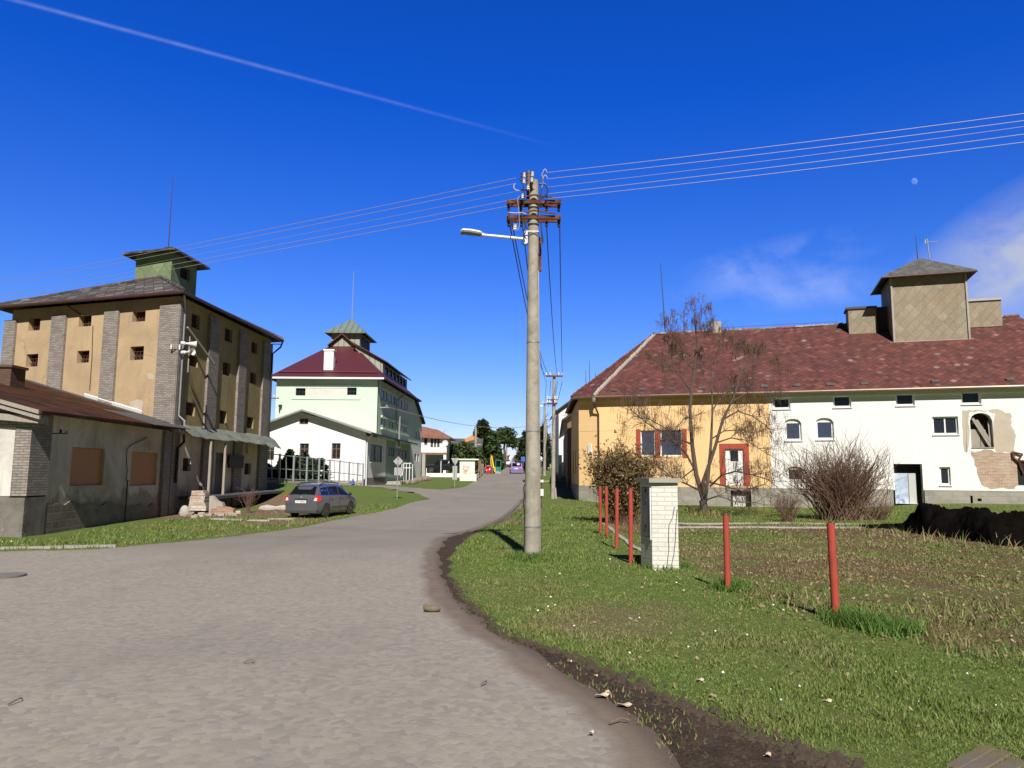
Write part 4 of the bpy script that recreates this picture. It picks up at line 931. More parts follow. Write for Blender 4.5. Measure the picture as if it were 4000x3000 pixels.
# ================================================================ LONG YELLOW AND WHITE BUILDING
fd=Vector((.95,-.312,0)).normalized()
Pc=Vector((5.72,49.6,0)); Pe=Pc+fd*31.0; Pl=Vector((4.58,50.5,0)); Pf=Vector((5.15,64.0,0))
zY=at(2335,1545,49.4).z-.1
lb=thing('long_building',(Pc.x,Pc.y,-.5),'long two storey building, one end yellow and the rest white, under a worn red roof','building')
FW=Wall(Pc,Pe,-.8,zY); CW=Wall(Pl,Pc,-.8,zY); KW=Wall(Pf,Pl,-.8,zY)
sS=FW.pix(3009,1700)[0]
yw=[FW.R(2502,1681,2560,1782),FW.R(2579,1679,2666,1782)]
yd=FW.R(2833,1753,2906,1897); hat=FW.R(2855,1916,2935,1994)
m=MB(); zpl=FW.pix(2900,1905)[1]
FW.face(m,[(*r,.16) for r in yw]+[(*yd,.2)],a1=sS,z0=zpl); CW.face(m,z0=zpl)
kw=[(4.5,6.1,1.6,3.4,.15),(8.5,10.1,1.6,3.4,.15)]
kwf=[(KW.L-a1,KW.L-a0,b,c,d) for a0,a1,b,c,d in kw]
KW.face(m,kwf,z0=zpl); m.build('wall',MT['yellow'],lb)
ww=[FW.R(*q) for q in [(3020,1553,3087,1597),(3254,1544,3325,1591),(3499,1536,3573,1584),(3755,1528,3833,1578)]]
wa=[FW.R(*q) for q in [(3065,1636,3131,1721),(3186,1632,3257,1717)]]; wd=FW.R(3643,1627,3744,1697); wb=FW.R(3791,1613,3879,1747); wsm=FW.R(3075,1822,3140,1878); wq=FW.R(3671,1824,3714,1895)
dr=FW.R(3495,1812,3606,1972); dr=(dr[0],dr[1],FW.pix(3550,1968)[1],dr[3])
m=MB(); FW.face(m,[(*r,.22) for r in ww]+[(*r,.2,.28) for r in wa]+[(*wd,.2),(*wb,.5,.45),(*wsm,.2,.2),(*wq,.2),(*dr,.55)],a0=sS,z0=zpl-.02); m.build('wall',MT['white2'],lb)
Rb=[Pf+Vector((9,3,0)),Pe+Vector((3.6,10.8,0))]
m=MB(); Wall(Pe,Rb[1],-.8,zY).face(m); Wall(Rb[1],Rb[0],-.8,zY).face(m); Wall(Rb[0],Pf,-.8,zY).face(m); m.build('wall',MT['white2'],lb)
for i,r in enumerate(yw): window(lb,FW,r,.10,.08,1,1,'pvc','glassblue')
for r in ww: window(lb,FW,r,.17,.10,1,1,'pvc','glass')
for r in wa: window(lb,FW,(r[0],r[1],r[2],r[3]),.14,.12,1,1,'pvc','glassblue',arch=.3)
window(lb,FW,wd,.14,.09,2,1,'pvc','glass'); window(lb,FW,wsm,.14,.09,1,1,'pvc','glass',arch=.2); window(lb,FW,wq,.14,.1,1,1,'pvc','glass')
for r in kwf: window(lb,KW,r[:4],.1,.08,2,2,'brownwood')
# sills
for r in ww+wa+[wd,wq]:
    mb=MB(); FW.box(mb,r[0]-.04,r[1]+.04,r[2]-.06,r[2]-.004,-.1,.07); mb.build('sill',MT['pvc'],lb)
# boarded, broken arched window
mb=MB(); FW.box(mb,wb[0]+.03,wb[0]+.55,wb[2]+.02,wb[2]+1.05,-.42,-.36); FW.box(mb,wb[0]+.58,wb[1]-.28,wb[2]+.02,wb[2]+1.02,-.43,-.37)
for a,b,c,dz,w_ in ((.1,.92,.05,1.75,.16),(.35,1.0,.25,1.6,.12),(.95,.98,.0,1.55,.13)):
    p=FW.P(wb[0]+a,wb[2]+dz,-.28); q=FW.P(wb[0]+b,wb[2]+c,-.22); mb.obox(p,q-p,FW.d*w_,FW.n*.03)
bo=mb.build('boards',MT['greywood'],lb); mb=MB(); FW.box(mb,wb[0]-.02,wb[1]+.02,wb[2]-.02,wb[3]+.02,-.56,-.505); mb.build('dark_recess',MT['dark'],lb)
mb=MB(); FW.box(mb,wb[0],wb[1],wb[2]-.05,wb[2],-.45,.05); mb.build('sill',MT['conc'],lb)
# doors
mb=MB(); FW.box(mb,dr[0]+.04,dr[0]+.78,dr[2],dr[3]-.55,-.42,-.36); do=mb.build('door',plaster('peeling_blue_paint',(.50,.56,.62),(.04,.15,.42),1.,1.3,.3,1.,.2,flake=.9,fcol=(.06,.17,.42)),lb)
mb=MB(); p=FW.P(dr[0]+.80,dr[2],-.36); mb.obox(p,FW.d*.36+FW.n*.12,FW.n*.05,(0,0,dr[3]-dr[2]-.55)); mb.build('door',plaster('worn_white_door',(.60,.59,.56),(.3,.28,.25),.5,2,.2,.4),lb)
mb=MB(); FW.box(mb,dr[0],dr[1],dr[2],dr[3],-.62,-.555); mb.build('dark_recess',MT['dark'],lb)
def surround(r,w,top=True,bot=False):
    mb=MB(); FW.box(mb,r[0]-w,r[0],r[2],r[3]+(w if top else 0),0,.035); FW.box(mb,r[1],r[1]+w,r[2],r[3]+(w if top else 0),0,.035)
    if top: FW.box(mb,r[0],r[1],r[3],r[3]+w,0,.034)
    mb.build('red_surround',MT['redtrim'],lb)
surround(yd,.33); w0=(yw[0][0],yw[1][1],yw[0][2]-.1,yw[0][3]+.08); surround(w0,.28,False)
mb=MB(); FW.box(mb,yw[0][1]+.005,yw[1][0]-.005,w0[2],w0[3],0,.034); mb.build('red_surround',MT['redtrim'],lb)
mb=MB(); FW.box(mb,yd[0]+.02,yd[1]-.02,yd[2]+.01,yd[3]-.01,-.16,-.1); do=mb.build('door',MT['pvc'],lb)
mb=MB(); FW.box(mb,yd[0]+.32,yd[1]-.32,yd[3]-.78,yd[3]-.12,-.1,-.092); mb.build('pane',MT['glass'],do); mb=MB(); FW.box(mb,yd[1]-.2,yd[1]-.1,yd[2]+1.0,yd[2]+1.04,-.1,-.06); mb.build('handle',MT['black'],do)
# plinth with hatch and holes
zg=-1.0; m=MB(); hz_=(hat[0],hat[1],FW.pix(2900,1994)[1],hat[3]); d2=(dr[0]-.1,dr[1]+.05,zg,zpl+.2); vh=FW.R(3790,1936,3800,1966); vq=FW.R(3818,1947,3834,1958)
FW.face(m,[(*hz_,.25)],a1=d2[0],z0=zg,z1=zpl,n=.035); FW.face(m,[(*vh,.2),(*vq,.3)],a0=d2[1],z0=zg,z1=zpl,n=.035); m.quad(FW.P(d2[0],zg,.035),FW.P(d2[0],zg,-.1),FW.P(d2[0],zpl,-.1),FW.P(d2[0],zpl,.035)); m.quad(FW.P(d2[1],zg,.035),FW.P(d2[1],zpl,.035),FW.P(d2[1],zpl,-.1),FW.P(d2[1],zg,-.1)); CW.face(m,z0=zg,z1=zpl,n=.035); KW.face(m,z0=zg,z1=zpl,n=.035)
for W_ in (FW,): 
    m.quad(FW.P(0,zpl,.035),FW.P(d2[0],zpl,.035),FW.P(d2[0],zpl+.012,-.01),FW.P(0,zpl+.012,-.01)); m.quad(FW.P(d2[1],zpl,.035),FW.P(FW.L,zpl,.035),FW.P(FW.L,zpl+.012,-.01),FW.P(d2[1],zpl+.012,-.01))
m.quad(CW.P(0,zpl,.035),CW.P(CW.L,zpl,.035),CW.P(CW.L,zpl+.012,-.01),CW.P(0,zpl+.012,-.01))
m.build('plinth',MT['plinth'],lb)
m=MB(); FW.box(m,hz_[0]+.12,hz_[1]-.35,hz_[2],hz_[3]-.35,-.18,-.12); m.build('cellar_hatch',MT['lampgrey'],lb); m=MB(); FW.box(m,hz_[0],hz_[1],hz_[2],hz_[3],-.26,-.215); m.build('dark_recess',MT['dark'],lb)
m=MB(); FW.box(m,vq[0],vq[1],vq[2],vq[3],-.3,-.26); m.build('vent_hole',MT['dark'],lb)
# bare render and brick patches where the white coat has fallen off
def patch(name,px,mat,n=.006,k=4,j=5):
    pts=[]; 
    for (a,b),(c,d) in zip(px,px[1:]+px[:1]):
        for i in range(k): f=i/k; pts.append((a+(c-a)*f+random.uniform(-j,j),b+(d-b)*f+random.uniform(-j,j)))
    P=[FW.P(*FW.pix(*p),n) for p in pts]; c=sum(P,Vector())/len(P)
    mb=MB(); mb.prism([p for p in P][::-1],-FW.n*(.004+n)); o=mb.build(name,mat,lb); return o
patch('bare_render',[(3755,1606),(3800,1600),(3878,1598),(3950,1614),(3952,1660),(3966,1700),(3960,1768),(3885,1765),(3884,1612),(3830,1602),(3786,1612),(3786,1760),(3770,1765)],MT['exposed'],.003)
patch('bare_brick',[(3788,1762),(3870,1758),(3950,1768),(3990,1800),(4000,1890),(3960,1910),(3870,1908),(3830,1890),(3818,1830)],brick('bare_red_brick',(.40,.19,.12),(.52,.43,.34),(.52,.46,.37),.27,.085,.9,.75,.02,(.55,.47,.37)),.007)
m=MB(); 
for a,b in (((3952,1765),(3992,1775)),((3952,1765),(3958,1790)),((3992,1775),(3975,1800)),((3958,1790),(3990,1815)),((3975,1800),(3994,1850)),((3965,1800),(4010,1800))):
    m.tube([FW.P(*FW.pix(*a),.08),FW.P(*FW.pix(*b),.12)],.05,6)
m.build('rusty_bracket',MT['rust'],lb)
m=MB(); q=FW.R(3975,1805,4040,1895,.0); FW.box(m,*q,.002,.02); m.build('broken_hole',MT['dark'],lb)
# pale band course and eaves cornice
zb=FW.pix(2360,1683)[1]; m=MB()
for W_ in (CW,FW): W_.box(m,0,(W_.L if W_ is CW else yw[0][0]-.3),zb,zb+.45,0,.012)
m.build('band_course',MT['yellowp'],lb)
m=MB(); FW.box(m,0,sS,zY-.3,zY,0,.12); CW.box(m,0,CW.L,zY-.3,zY,0,.12); m.build('cornice',MT['yellow'],lb)
m=MB(); FW.box(m,sS,FW.L,zY-.3,zY,0,.12); m.build('cornice',MT['white2'],lb)
# roof
o=.52; cn=(FW.n+CW.n).normalized()
def off(p,n): return Vector((p.x,p.y,0))+n*o+Vector((0,0,zY+.04))
e0=off(Pf,KW.n); e1=off(Pl,(KW.n+CW.n).normalized()*1.05); e2=off(Pc,cn*1.03); e3=off(Pe,FW.n)
bk=-FW.n
RZ_=lambda p,h: Vector((p.x,p.y,h))
# ridge start from its picture position at depth ~57
r0=at(2556,1308,57.2); hr=r0.z; r1=r0+fd*24.6; r1.z=hr
eb=[Vector((Rb[1].x,Rb[1].y,zY+.04)),Vector((Rb[0].x,Rb[0].y,zY+.04))]
m=MB(); m.shell([[e2,e3,r1,r0],[e1,e2,r0],[e0,e1,r0],[e3,eb[0],r1],[eb[0],eb[1],r0,r1],[eb[1],e0,r0]],.14); roof=m.build('roof',MT['rooftile'],lb)
m=MB()
def ridge(a,b,w=.3):
    n=int((b-a).length/w); 
    for i in range(n):
        p=a.lerp(b,i/n); q=a.lerp(b,(i+1.05)/n); jz=random.uniform(-.025,.03); m.tube([p+Vector((0,0,.03+jz)),q+Vector((0,0,.06+jz))],[.11,.14],6)
ridge(r0,r1,.42); m.build('ridge_tiles',tiles('ridge_tile_mix',[(0,(.24,.075,.055)),(1,(.45,.42,.39)),(.45,(.30,.1,.07)),(.6,(.12,.11,.105)),(.75,(.33,.30,.28))],.9,None,0,.2),lb)
m=MB(); ridge(e2,r0,.45); m.build('hip_tiles',MT['conc'],lb); m=MB(); ridge(e1,r0,.45); m.build('hip_tiles',MT['rooftile'],lb)
m=MB(); dz=Vector((0,0,-.07)); m.tube([e0+dz,e1+dz,e2+dz,e3+dz],.085,8); m.build('gutter',MT['gutter'],lb)
# fallen snow guards along the eaves
for i in range(16):
    f=.03+i*.062; p=e2.lerp(e3,f)+ (r0-e2).normalized()*0; up=(r0.lerp(r1,f)-e2.lerp(e3,f)).normalized(); p=e2.lerp(e3,f)+up*.55+Vector((0,0,.05))
    if i%2==0 or i<8:
        mb=MB(); mb.obox(p,fd*.42,up*.16,(0,0,.10)); mb.build('snow_guard',MT['slate2'],lb)
m=MB(); p=FW.P(.12,0,.11); m.tube([e2+Vector((0,0,-.15)),e2+Vector((0,0,-.55))],.10,8); m.tube([e2+Vector((0,0,-.5)),(p.x,p.y,zY-1.15),(p.x,p.y,zpl+.1)],.06,8); dp=m.build('downpipe',MT['brownmetal'],lb)
m=MB(); m.lathe(e2+Vector((0,0,-.42)),[(.09,0),(.13,.15),(.13,.3)],8); m.build('hopper',MT['zinc'],dp)
mb=MB(); b_=FW.pix(2340,1765); q=CW.R(2299,1735,2312,1772); CW.box(mb,*q,.001,.09); mb.build('meter_box',MT['lampgrey'],lb)
mb=MB(); q=KW.P(KW.L-1.2,at(2240,1620,52).z,0); mb.tube([q,q+KW.n*1.05],.05,6); mb.build('wall_lamp_arm',MT['lampgrey'],lb)
# roof turret: front face parallel to the street front, standing on the slope
nrm=(e3-e2).cross(r0-e2).normalized()
def onroof(u,v):
    d=ray(u,v); t=(e2-CAM).dot(nrm)/d.dot(nrm); return CAM+d*t
ta=onroof(3492,1336); 
TF=Wall(ta,ta+fd*5,0,1); a1=TF.pix(3786,1322)[0]; a0=0
zt1=TF.pix(3640,1084)[1]+.25; zt0=ta.z-.6; dpt=4.1
q=[TF.P(0,0),TF.P(a1,0),TF.P(a1,0,-dpt),TF.P(0,0,-dpt)]
m=MB(); [Wall(q[i],q[(i+1)%4],zt0,zt1).face(m) for i in range(4)]; tu=m.build('turret',MT['beigeclad'],lb)
for i in range(2): m=MB(); p=q[i]; m.box(p.x-.06,p.x+.06,p.y-.08,p.y+.06,ta.z-.1,zt1-.1); m.build('corner_strip',MT['conc'],tu)
ce=(q[0]+q[2])/2; oo=.62; te=[Vector((p.x,p.y,zt1-.05))+((p-ce)/((p-ce).length))*oo*1.3 for p in q]; tp=Vector((ce.x,ce.y,at(3585,1008,ce.y).z))
m=MB(); m.shell([[te[i],te[(i+1)%4],tp] for i in range(4)],.12); m.build('turret_roof',MT['slate2'],tu)
m=MB(); m.tube([te[3]+Vector((0,0,-.1)),te[0]+Vector((0,0,-.1)),te[1]+Vector((0,0,-.1))],.06,6); m.build('turret_gutter',MT['brownmetal'],tu)
m=MB(); m.obox(TF.P(-.25,ta.z-.05,.02),fd*(a1+.5),FW.n*.45+Vector((0,0,-.4)),(0,0,.05)); m.build('flashing',MT['conc'],tu)
# low side boxes on the ridge on both sides
sb=-1.6
for (u0,u1,v0,v1,mm) in ((3314,3424,1198,1278,'felt'),(3782,3912,1166,1248,'zinc')):
    BW=Wall(ta+FW.n*sb,ta+FW.n*sb+fd*5,0,1); r=BW.R(u0,v0,u1,v1)
    m=MB(); xa,xb=(r[0],r[1]+.0); 
    for i,(aa,bb) in enumerate([(BW.P(xa,0),BW.P(xb,0)),(BW.P(xb,0),BW.P(xb,0,-1.5)),(BW.P(xb,0,-1.5),BW.P(xa,0,-1.5)),(BW.P(xa,0,-1.5),BW.P(xa,0))]): Wall(aa,bb,r[2]-.5,r[3]-.15).face(m)
    sbx=m.build('side_turret',MT['beigeclad'],lb); m=MB(); BW.box(m,xa-.12,xb+.05,r[3]-.15,r[3],-1.6,.1); m.build('cap',MT[mm],sbx)
m=MB(); BW=Wall(ta+FW.n*-2.0,ta+FW.n*-2.0+fd*5,0,1); r=BW.R(3424,1195,3500,1290); BW.box(m,r[0],r[1]+.3,r[2]-.5,r[3],-1,-.2); m.build('side_turret',MT['felt'],lb)
# chimney stub, rods, antenna
c=r0+fd*4.0; c=at(2793,1275,c.y); m=MB(); m.obox((c.x-.35,c.y-.3,hr-.6),(.68,-.2,0),(.2,.6,0),(0,0,at(2793,1259,c.y).z-hr+.6)); m.build('chimney',MT['conc'],lb)
def rod(u0,v0,u1,v1,Y,r=.03,name='lightning_rod',mat='brownmetal'):
    m=MB(); m.tube([at(u0,v0,Y),at(u1,v1,Y)],[r,r*.5],6); return m.build(name,MT[mat],lb)
rod(2599,1300,2580,1027,(r0+fd*.9).y,.045,mat='cable'); rod(3585,1012,3576,920,tp.y,.04); m=MB(); p=at(3630,1010,tp.y); q_=at(3621,932,tp.y); m.tube([p,q_],.045,6); m.tube([at(3612,945,tp.y),at(3663,943,tp.y)],.025,5); m.tube([at(3614,935,tp.y),at(3614,953,tp.y)],.03,5); m.build('antenna',MT['zinc'],lb)
for u0,v0,v1 in ((2289,1508,1445),(2303,1498,1409),(2327,1483,1455)): rod(u0,v0,u0-1,v1,60,.03,'air_terminal','cable')
m=MB(); k=[r0+fd*i*2.2+Vector((0,0,.3)) for i in range(1,7)]
for p in k: m.tube([p-Vector((0,0,.3)),p],.012,4)
m.tube(k,.01,4); m.build('lightning_wire',MT['cable'],lb)
# ================================================================ DARK BARN along the street, and the white gable behind it
ba=thing('barn',(4.4,65,0),'dark shaded barn with low brown eaves on the street beside the yellow building','building')
b0=at(2192,1640,65.5); b1=at(2184,1712,99); B0=Vector((b0.x+.55,65.5,0)); B1=Vector((b1.x+.55,99,0)); zB=b0.z-.3
BWl=Wall(B1,B0,-.2,zB); m=MB(); BWl.face(m,[(4,6.5,.8,3.6,.2),(10,12,1.5,3,.2),(18,20,1.5,3,.2)]); m.build('wall',MT['brownwood'],ba)
m=MB(); gp1=Vector((B0.x+6,65.5,0)); Wall(B0,gp1,-.2,zB).face(m); m.quad((B0.x,65.5,zB),(gp1.x,65.5,zB),(gp1.x,65.5,zB+3.6)); m.build('wall',MT['brownwood'],ba)
m=MB(); BWl.box(m,4,6.5,.75,3.6,-.2,-.15); BWl.box(m,10,12,1.5,3,-.2,-.15); BWl.box(m,18,20,1.5,3,-.2,-.15); m.build('door',MT['black'],ba)
m=MB(); ee=[Vector((b0.x,64.9,b0.z)),Vector((B0.x+6.2,64.9,b0.z+4.4)),Vector((B1.x+6.2,99.5,b0.z+4.4)),Vector((b1.x,99.5,b0.z))]; m.shell([[ee[0],ee[1],ee[2],ee[3]]],.18); m.build('roof',MT['brownmetal'],ba)
wg=thing('white_house',(7,104,1),'white gabled house with dark verge beyond the barn on the street','building')
ge=at(2180,1606,104); gt=at(2262,1545,104); g1=at(2345,1606,104)
m=MB(); G=Wall((ge.x+.1,104),(g1.x,104),.3,ge.z-.25); G.face(m,[(1.2,2.0,5.2,6.6,.12),(1.0,2.4,2.0,3.6,.12)]); m.quad(G.P(0,ge.z-.25),G.P(G.L,ge.z-.25),Vector((gt.x,104,gt.z-.3))); Wall((ge.x+.1,118),(ge.x+.1,104),.3,ge.z-.25).face(m); m.build('wall',MT['white'],wg)
window(wg,G,(1.2,2.0,5.2,6.6),.1,.08,1,1,'black'); window(wg,G,(1.0,2.4,2.0,3.6),.1,.08,2,1,'black')
m=MB(); 
for s_ in (ge,g1):
    a=Vector((s_.x+(.4 if s_ is g1 else -.4),103.4,s_.z-.25)); b=Vector((gt.x,103.4,gt.z)); m.shell([[a,b,b+Vector((0,15,0)),a+Vector((0,15,0))] if s_ is g1 else [b,a,a+Vector((0,15,0)),b+Vector((0,15,0))]],.25) if False else m.prism([a,b,b+Vector((0,15,0)),a+Vector((0,15,0))],(0,0,.25))
m.build('roof',MT['black'],wg)
mp=thing('meter_pillar',tuple(at(2188,1862,74)),'white meter cabinet on a short concrete pillar beside the barn','cabinet')
a=at(2183,1815,74); b=at(2194,1862,74); m=MB(); m.box(a.x-.02,b.x+.0,74,74.25,b.z-.2,a.z); m.build('pillar',MT['conc'],mp)
a=at(2181,1777,74); b=at(2195,1815,74); m=MB(); m.box(a.x,b.x,73.9,74.3,b.z,a.z); cb=m.build('cabinet',MT['lampgrey'],mp); m=MB(); m.box(a.x+.05,b.x-.05,73.88,73.9,b.z+.1,a.z-.12); m.build('door',MT['pvc'],cb)
# ================================================================ soil heap at the right edge
hp=[(3345,2062),(3365,2045),(3540,2040),(3590,1990),(3612,1962),(3660,1968),(3735,1986),(3780,1990),(3850,1985),(3900,1990),(3950,2003),(4010,1998),(4120,2000),(4300,2010)]
lo_=[(3345,2066),(3500,2072),(3520,2080),(3640,2098),(3760,2112),(3880,2136),(3940,2142),(4020,2146),(4120,2150),(4300,2160)]
NU,NV=150,34; vs=[];fs=[]
def interp(pl,u):
    for (a,b),(c,d) in zip(pl[:-1],pl[1:]):
        if u<=c: return b+(d-b)*(u-a)/(c-a)
    return pl[-1][1]
for i in range(NU+1):
    u=3345+ (4250-3345)*i/NU
    pb=gp(u,interp(lo_,u)); vt=interp(hp,u); dpth=min(9.,.5+ (u-3345)*.012); Yb=pb.y+dpth*.55
    zt_=at(u,vt,Yb).z; gb=gz(pb.x,pb.y)
    for j in range(NV+1):
        f=j/NV; Y=pb.y+dpth*f; k=Y/pb.y; x=pb.x*(1+(k-1)*.9); g=gz(x,Y)
        h=max(0,zt_-gz(x,Yb)); prof=math.sin(math.pi*min(1,f/1.1))**.75
        jit=(fbm(np.array([x]),np.array([Y]),1.3,5)[0]-.47)*.4*min(1,h)+(fbm(np.array([x]),np.array([Y]),4.,8)[0]-.47)*.42*min(1,h*2)
        vs.append((x,Y,g-.06+ (h*prof+jit*prof)))
for i in range(NU):
    for j in range(NV): a=i*(NV+1)+j; fs.append((a,a+NV+1,a+NV+2,a+1))
m=MB(); m.add(vs,fs); hpo=m.build('soil_heap',MT['heap'],None,True,ang=70); tag(hpo,'long black heap of soil in the yard before the white building','soil heap')
# ================================================================ POLES AND WIRES
def pole_mb(b,t,r0,r1,n=20):
    m=MB(); k=14; m.tube([Vector(b).lerp(Vector(t),i/k) for i in range(k+1)],[r0+(r1-r0)*i/k for i in range(k+1)],n); return m
PY=16.5; pb=at(2080,2185,PY); ptp=at(2084,706,PY); pb.z-=.15
up=thing('utility_pole',tuple(pb),'tall grey concrete utility pole with rusty crossarms in the grass verge','pole')
pole_mb(pb,ptp,.182,.11,24).build('pole',MT['pole'],up,True)
def pz(v): return at(2082,v,PY).z
def pr(z): f=(z-pb.z)/(ptp.z-pb.z); return .182+(.11-.182)*f
def pc(z): f=(z-pb.z)/(ptp.z-pb.z); return pb.lerp(ptp,f)
for v in (1338,1684,2056,912):
    z=pz(v); c=pc(z); m=MB(); m.lathe((c.x,c.y,z-.02),[(pr(z)+.002,0),(pr(z)+.008,.003),(pr(z)+.008,.04),(pr(z)+.002,.043)],24); m.build('steel_band',MT['zinc'],up)
def crossarm(v,tilt=.02):
    z=pz(v); c=pc(z); a=at(1979,v,PY); b=at(2191,v+2,PY); m=MB()
    for yo in (-.13,.09):
        m.box(a.x,b.x,c.y+yo,c.y+yo+.012,z-.036,z+.036); m.box(a.x,b.x,c.y+yo-.0,c.y+yo+.05,z+.033,z+.042); m.box(a.x,b.x,c.y+yo,c.y+yo+.05,z-.042,z-.033)
    m.obox((a.x+.3,c.y-.2,z+.05),(.32,0,.07),(0,.03,0),(0,0,.03)); m.obox((c.x,c.y-.2,z+.125),(.5,0,-.07),(0,.03,0),(0,0,.03))
    for x in (a.x+.04,b.x-.04): m.tube([(x,c.y-.15,z),(x,c.y+.15,z)],.016,6); m.box(x-.03,x+.03,c.y-.135,c.y+.14,z-.045,z+.045)
    ca=m.build('crossarm',MT['rust'],up)
    for x in (a.x+.05,a.x+.33,b.x-.33,b.x-.05):
        m=MB(); m.lathe((x,c.y,z-.2),[(.012,0),(.035,.03),(.03,.09),(.018,.15)],8); m.build('clamp',MT['cable'],ca)
crossarm(795); crossarm(855)
for k in (815,880):
    z=pz(k); c=pc(z); m=MB(); m.lathe((c.x,c.y,z-.03),[(pr(z)+.001,0),(pr(z)+.007,.003),(pr(z)+.007,.05),(pr(z)+.001,.052)],20); m.build('steel_band',MT['black'],up)
# angle iron and insulators at the top
m=MB(); c=pc(pz(740)); x0=at(2063,700,PY).x; m.box(x0-.035,x0+.035,c.y-.16,c.y-.13,pz(785),pz(676)); m.box(x0-.035,x0-.02,c.y-.16,c.y-.09,pz(785),pz(676))
for v in (679,690,705,742): m.tube([at(2035,v,PY-.2),at(2085,v-2,PY-.1)],.022,6)
m.build('top_bracket',MT['brownmetal'],up)
def insul(p,s=1,par=up):
    m=MB(); m.lathe(p,[(.02,-.07*s),(.055*s,-.055*s),(.03*s,-.02*s),(.055*s,0),(.03*s,.03*s),(.05*s,.055*s),(.02,.075*s)],12); return m.build('insulator',MT['porcelain'],par,True)
for u,v in ((2048,684),(2047,708),(2063,733),(2078,703),(2080,680),(2042,767)): insul(at(u,v,PY-.25),.8)
p=at(2012,888,PY-.1); insul(p); m=MB(); m.tube([p,at(2012,862,PY-.1)],.01,5); m.build('hanger',MT['rust'],up)
# jumper loops
def loop(pts,r=.011,mat='cable',name='jumper_wire',Y=PY-.28,par=up):
    P=[at(u,v,Y) for u,v in pts]
    # smooth
    Q=[]
    for i in range(len(P)-1):
        p0=P[max(i-1,0)];p1=P[i];p2=P[i+1];p3=P[min(i+2,len(P)-1)]
        for k in range(6):
            t=k/6; Q.append(.5*((2*p1)+(p2-p0)*t+(2*p0-5*p1+4*p2-p3)*t*t+(3*p1-p0-3*p2+p3)*t**3))
    Q.append(P[-1]); m=MB(); m.tube(Q,r,5); return m.build(name,MT[mat],par)
loop([(2104,722),(2112,718),(2130,720),(2139,735),(2138,755),(2125,770),(2112,775)],.02); loop([(2108,775),(2112,750),(2120,728),(2118,700),(2117,690)],.012)
loop([(2120,678),(2124,665),(2131,662),(2136,673)],.012,'wire'); loop([(2120,700),(2125,688),(2132,685),(2138,697)],.012,'wire'); loop([(2117,676),(2118,700),(2121,715),(2117,735)],.012,'wire')
loop([(2013,719),(2008,722),(2008,735),(2016,742),(2028,745)],.012,'wire'); loop([(2028,697),(2038,712),(2044,728),(2048,760),(2046,800)],.012); loop([(2030,766),(2022,780),(2026,810),(2028,850),(2030,880),(2022,900)],.008,'wire')
loop([(1985,829),(2010,832),(2040,831),(2055,836)],.013,'wire'); loop([(2108,770),(2108,790),(2104,815)],.014); loop([(2060,860),(2050,890),(2044,918),(2050,945)],.013); loop([(2050,860),(2056,885),(2062,895)],.013)
loop([(2038,938),(2040,950),(2046,956),(2055,958),(2061,950)],.013); loop([(2110,865),(2114,890),(2118,920),(2121,945),(2114,952),(2108,945)],.013); loop([(2113,867),(2116,930),(2116,950)],.012)
loop([(1985,815),(1988,840),(1995,870),(2000,890)],.013); loop([(2038,820),(2040,850),(2050,880),(2055,890)],.013)
# conduit at the right side of the pole
m=MB(); m.box(at(2105,930,PY).x,at(2115,930,PY).x,PY-.05,PY+.03,pz(1060),pz(929)); m.build('conduit_guard',MT['rust'],up)
m=MB(); m.tube([Vector((pc(z).x+pr(z)*.93,pc(z).y-pr(z)*.3,z)) for z in [pz(v) for v in (1060,1300,1500,1700,1900,2060,2150)]],.014,6); m.build('conduit',MT['zinc'],up)
m=MB(); m.tube([Vector((pc(z).x-pr(z)*.98-o_,pc(z).y-.02,z)) for z,o_ in [(pz(v),o) for v,o in ((1890,.0),(1905,.035),(1940,.015),(1965,.04),(2000,.01),(2060,.0),(2150,.01))]],.013,6); m.box(pc(pz(1880)).x-.22,pc(pz(1880)).x-.15,PY-.04,PY+.04,pz(1884),pz(1874)); m.build('earth_cable',MT['black'],up)
# street lamp on the pole
la=thing('street_lamp',tuple(at(2050,930,PY)),'white street lamp on a long arm fixed to the concrete pole','street lamp')
m=MB(); a=at(2052,934,PY-.05); b=at(1890,918,PY-.05); m.tube([a,b],[.035,.032],10); m.tube([b,at(1878,917,PY-.05)],[.045,.04],10); m.build('arm',MT['lampgrey'],la,True)
m=MB(); a=at(2052,910,PY); m.box(a.x-.02,a.x+.05,PY-.09,PY+.03,pz(956),pz(908)); m.box(a.x,a.x+.3,PY-.18,PY-.16,pz(914),pz(911)); m.build('bracket',MT['lampgrey'],la)
def lamp_head(Y=PY-.05):
    P=[(1884,908,.07),(1875,904,.085),(1840,899,.10),(1808,896,.09),(1800,899,.06)]
    m=MB(); secs=[]
    for u,v,w in P:
        c=at(u,v+7,Y); secs.append([c+Vector((0,w*math.cos(t)*1.25,w*.62*math.sin(t))) for t in np.linspace(0,math.pi,8)])
    for a,b in zip(secs[:-1],secs[1:]):
        for k in range(7): m.quad(a[k],b[k],b[k+1],a[k+1])
    m.quad(*secs[0][::-1]); m.quad(*secs[-1]); h=m.build('head',MT['lampgrey'],la,True)
    m=MB()
    for a,b in zip(secs[:-1],secs[1:]):
        dz=Vector((0,0,-.045)); q=[a[0],a[7],b[7],b[0]]; m.quad(*[p*1 for p in (a[0]+dz,a[7]+dz,b[7]+dz,b[0]+dz)]); m.quad(a[0],a[0]+dz,b[0]+dz,b[0]); m.quad(a[7],b[7],b[7]+dz,a[7]+dz)
    m.quad(secs[0][0],secs[0][7],secs[0][7]+dz,secs[0][0]+dz); m.quad(secs[-1][0],secs[-1][0]+dz,secs[-1][7]+dz,secs[-1][7]); m.build('diffuser',MT['lampdark'],h)
lamp_head()
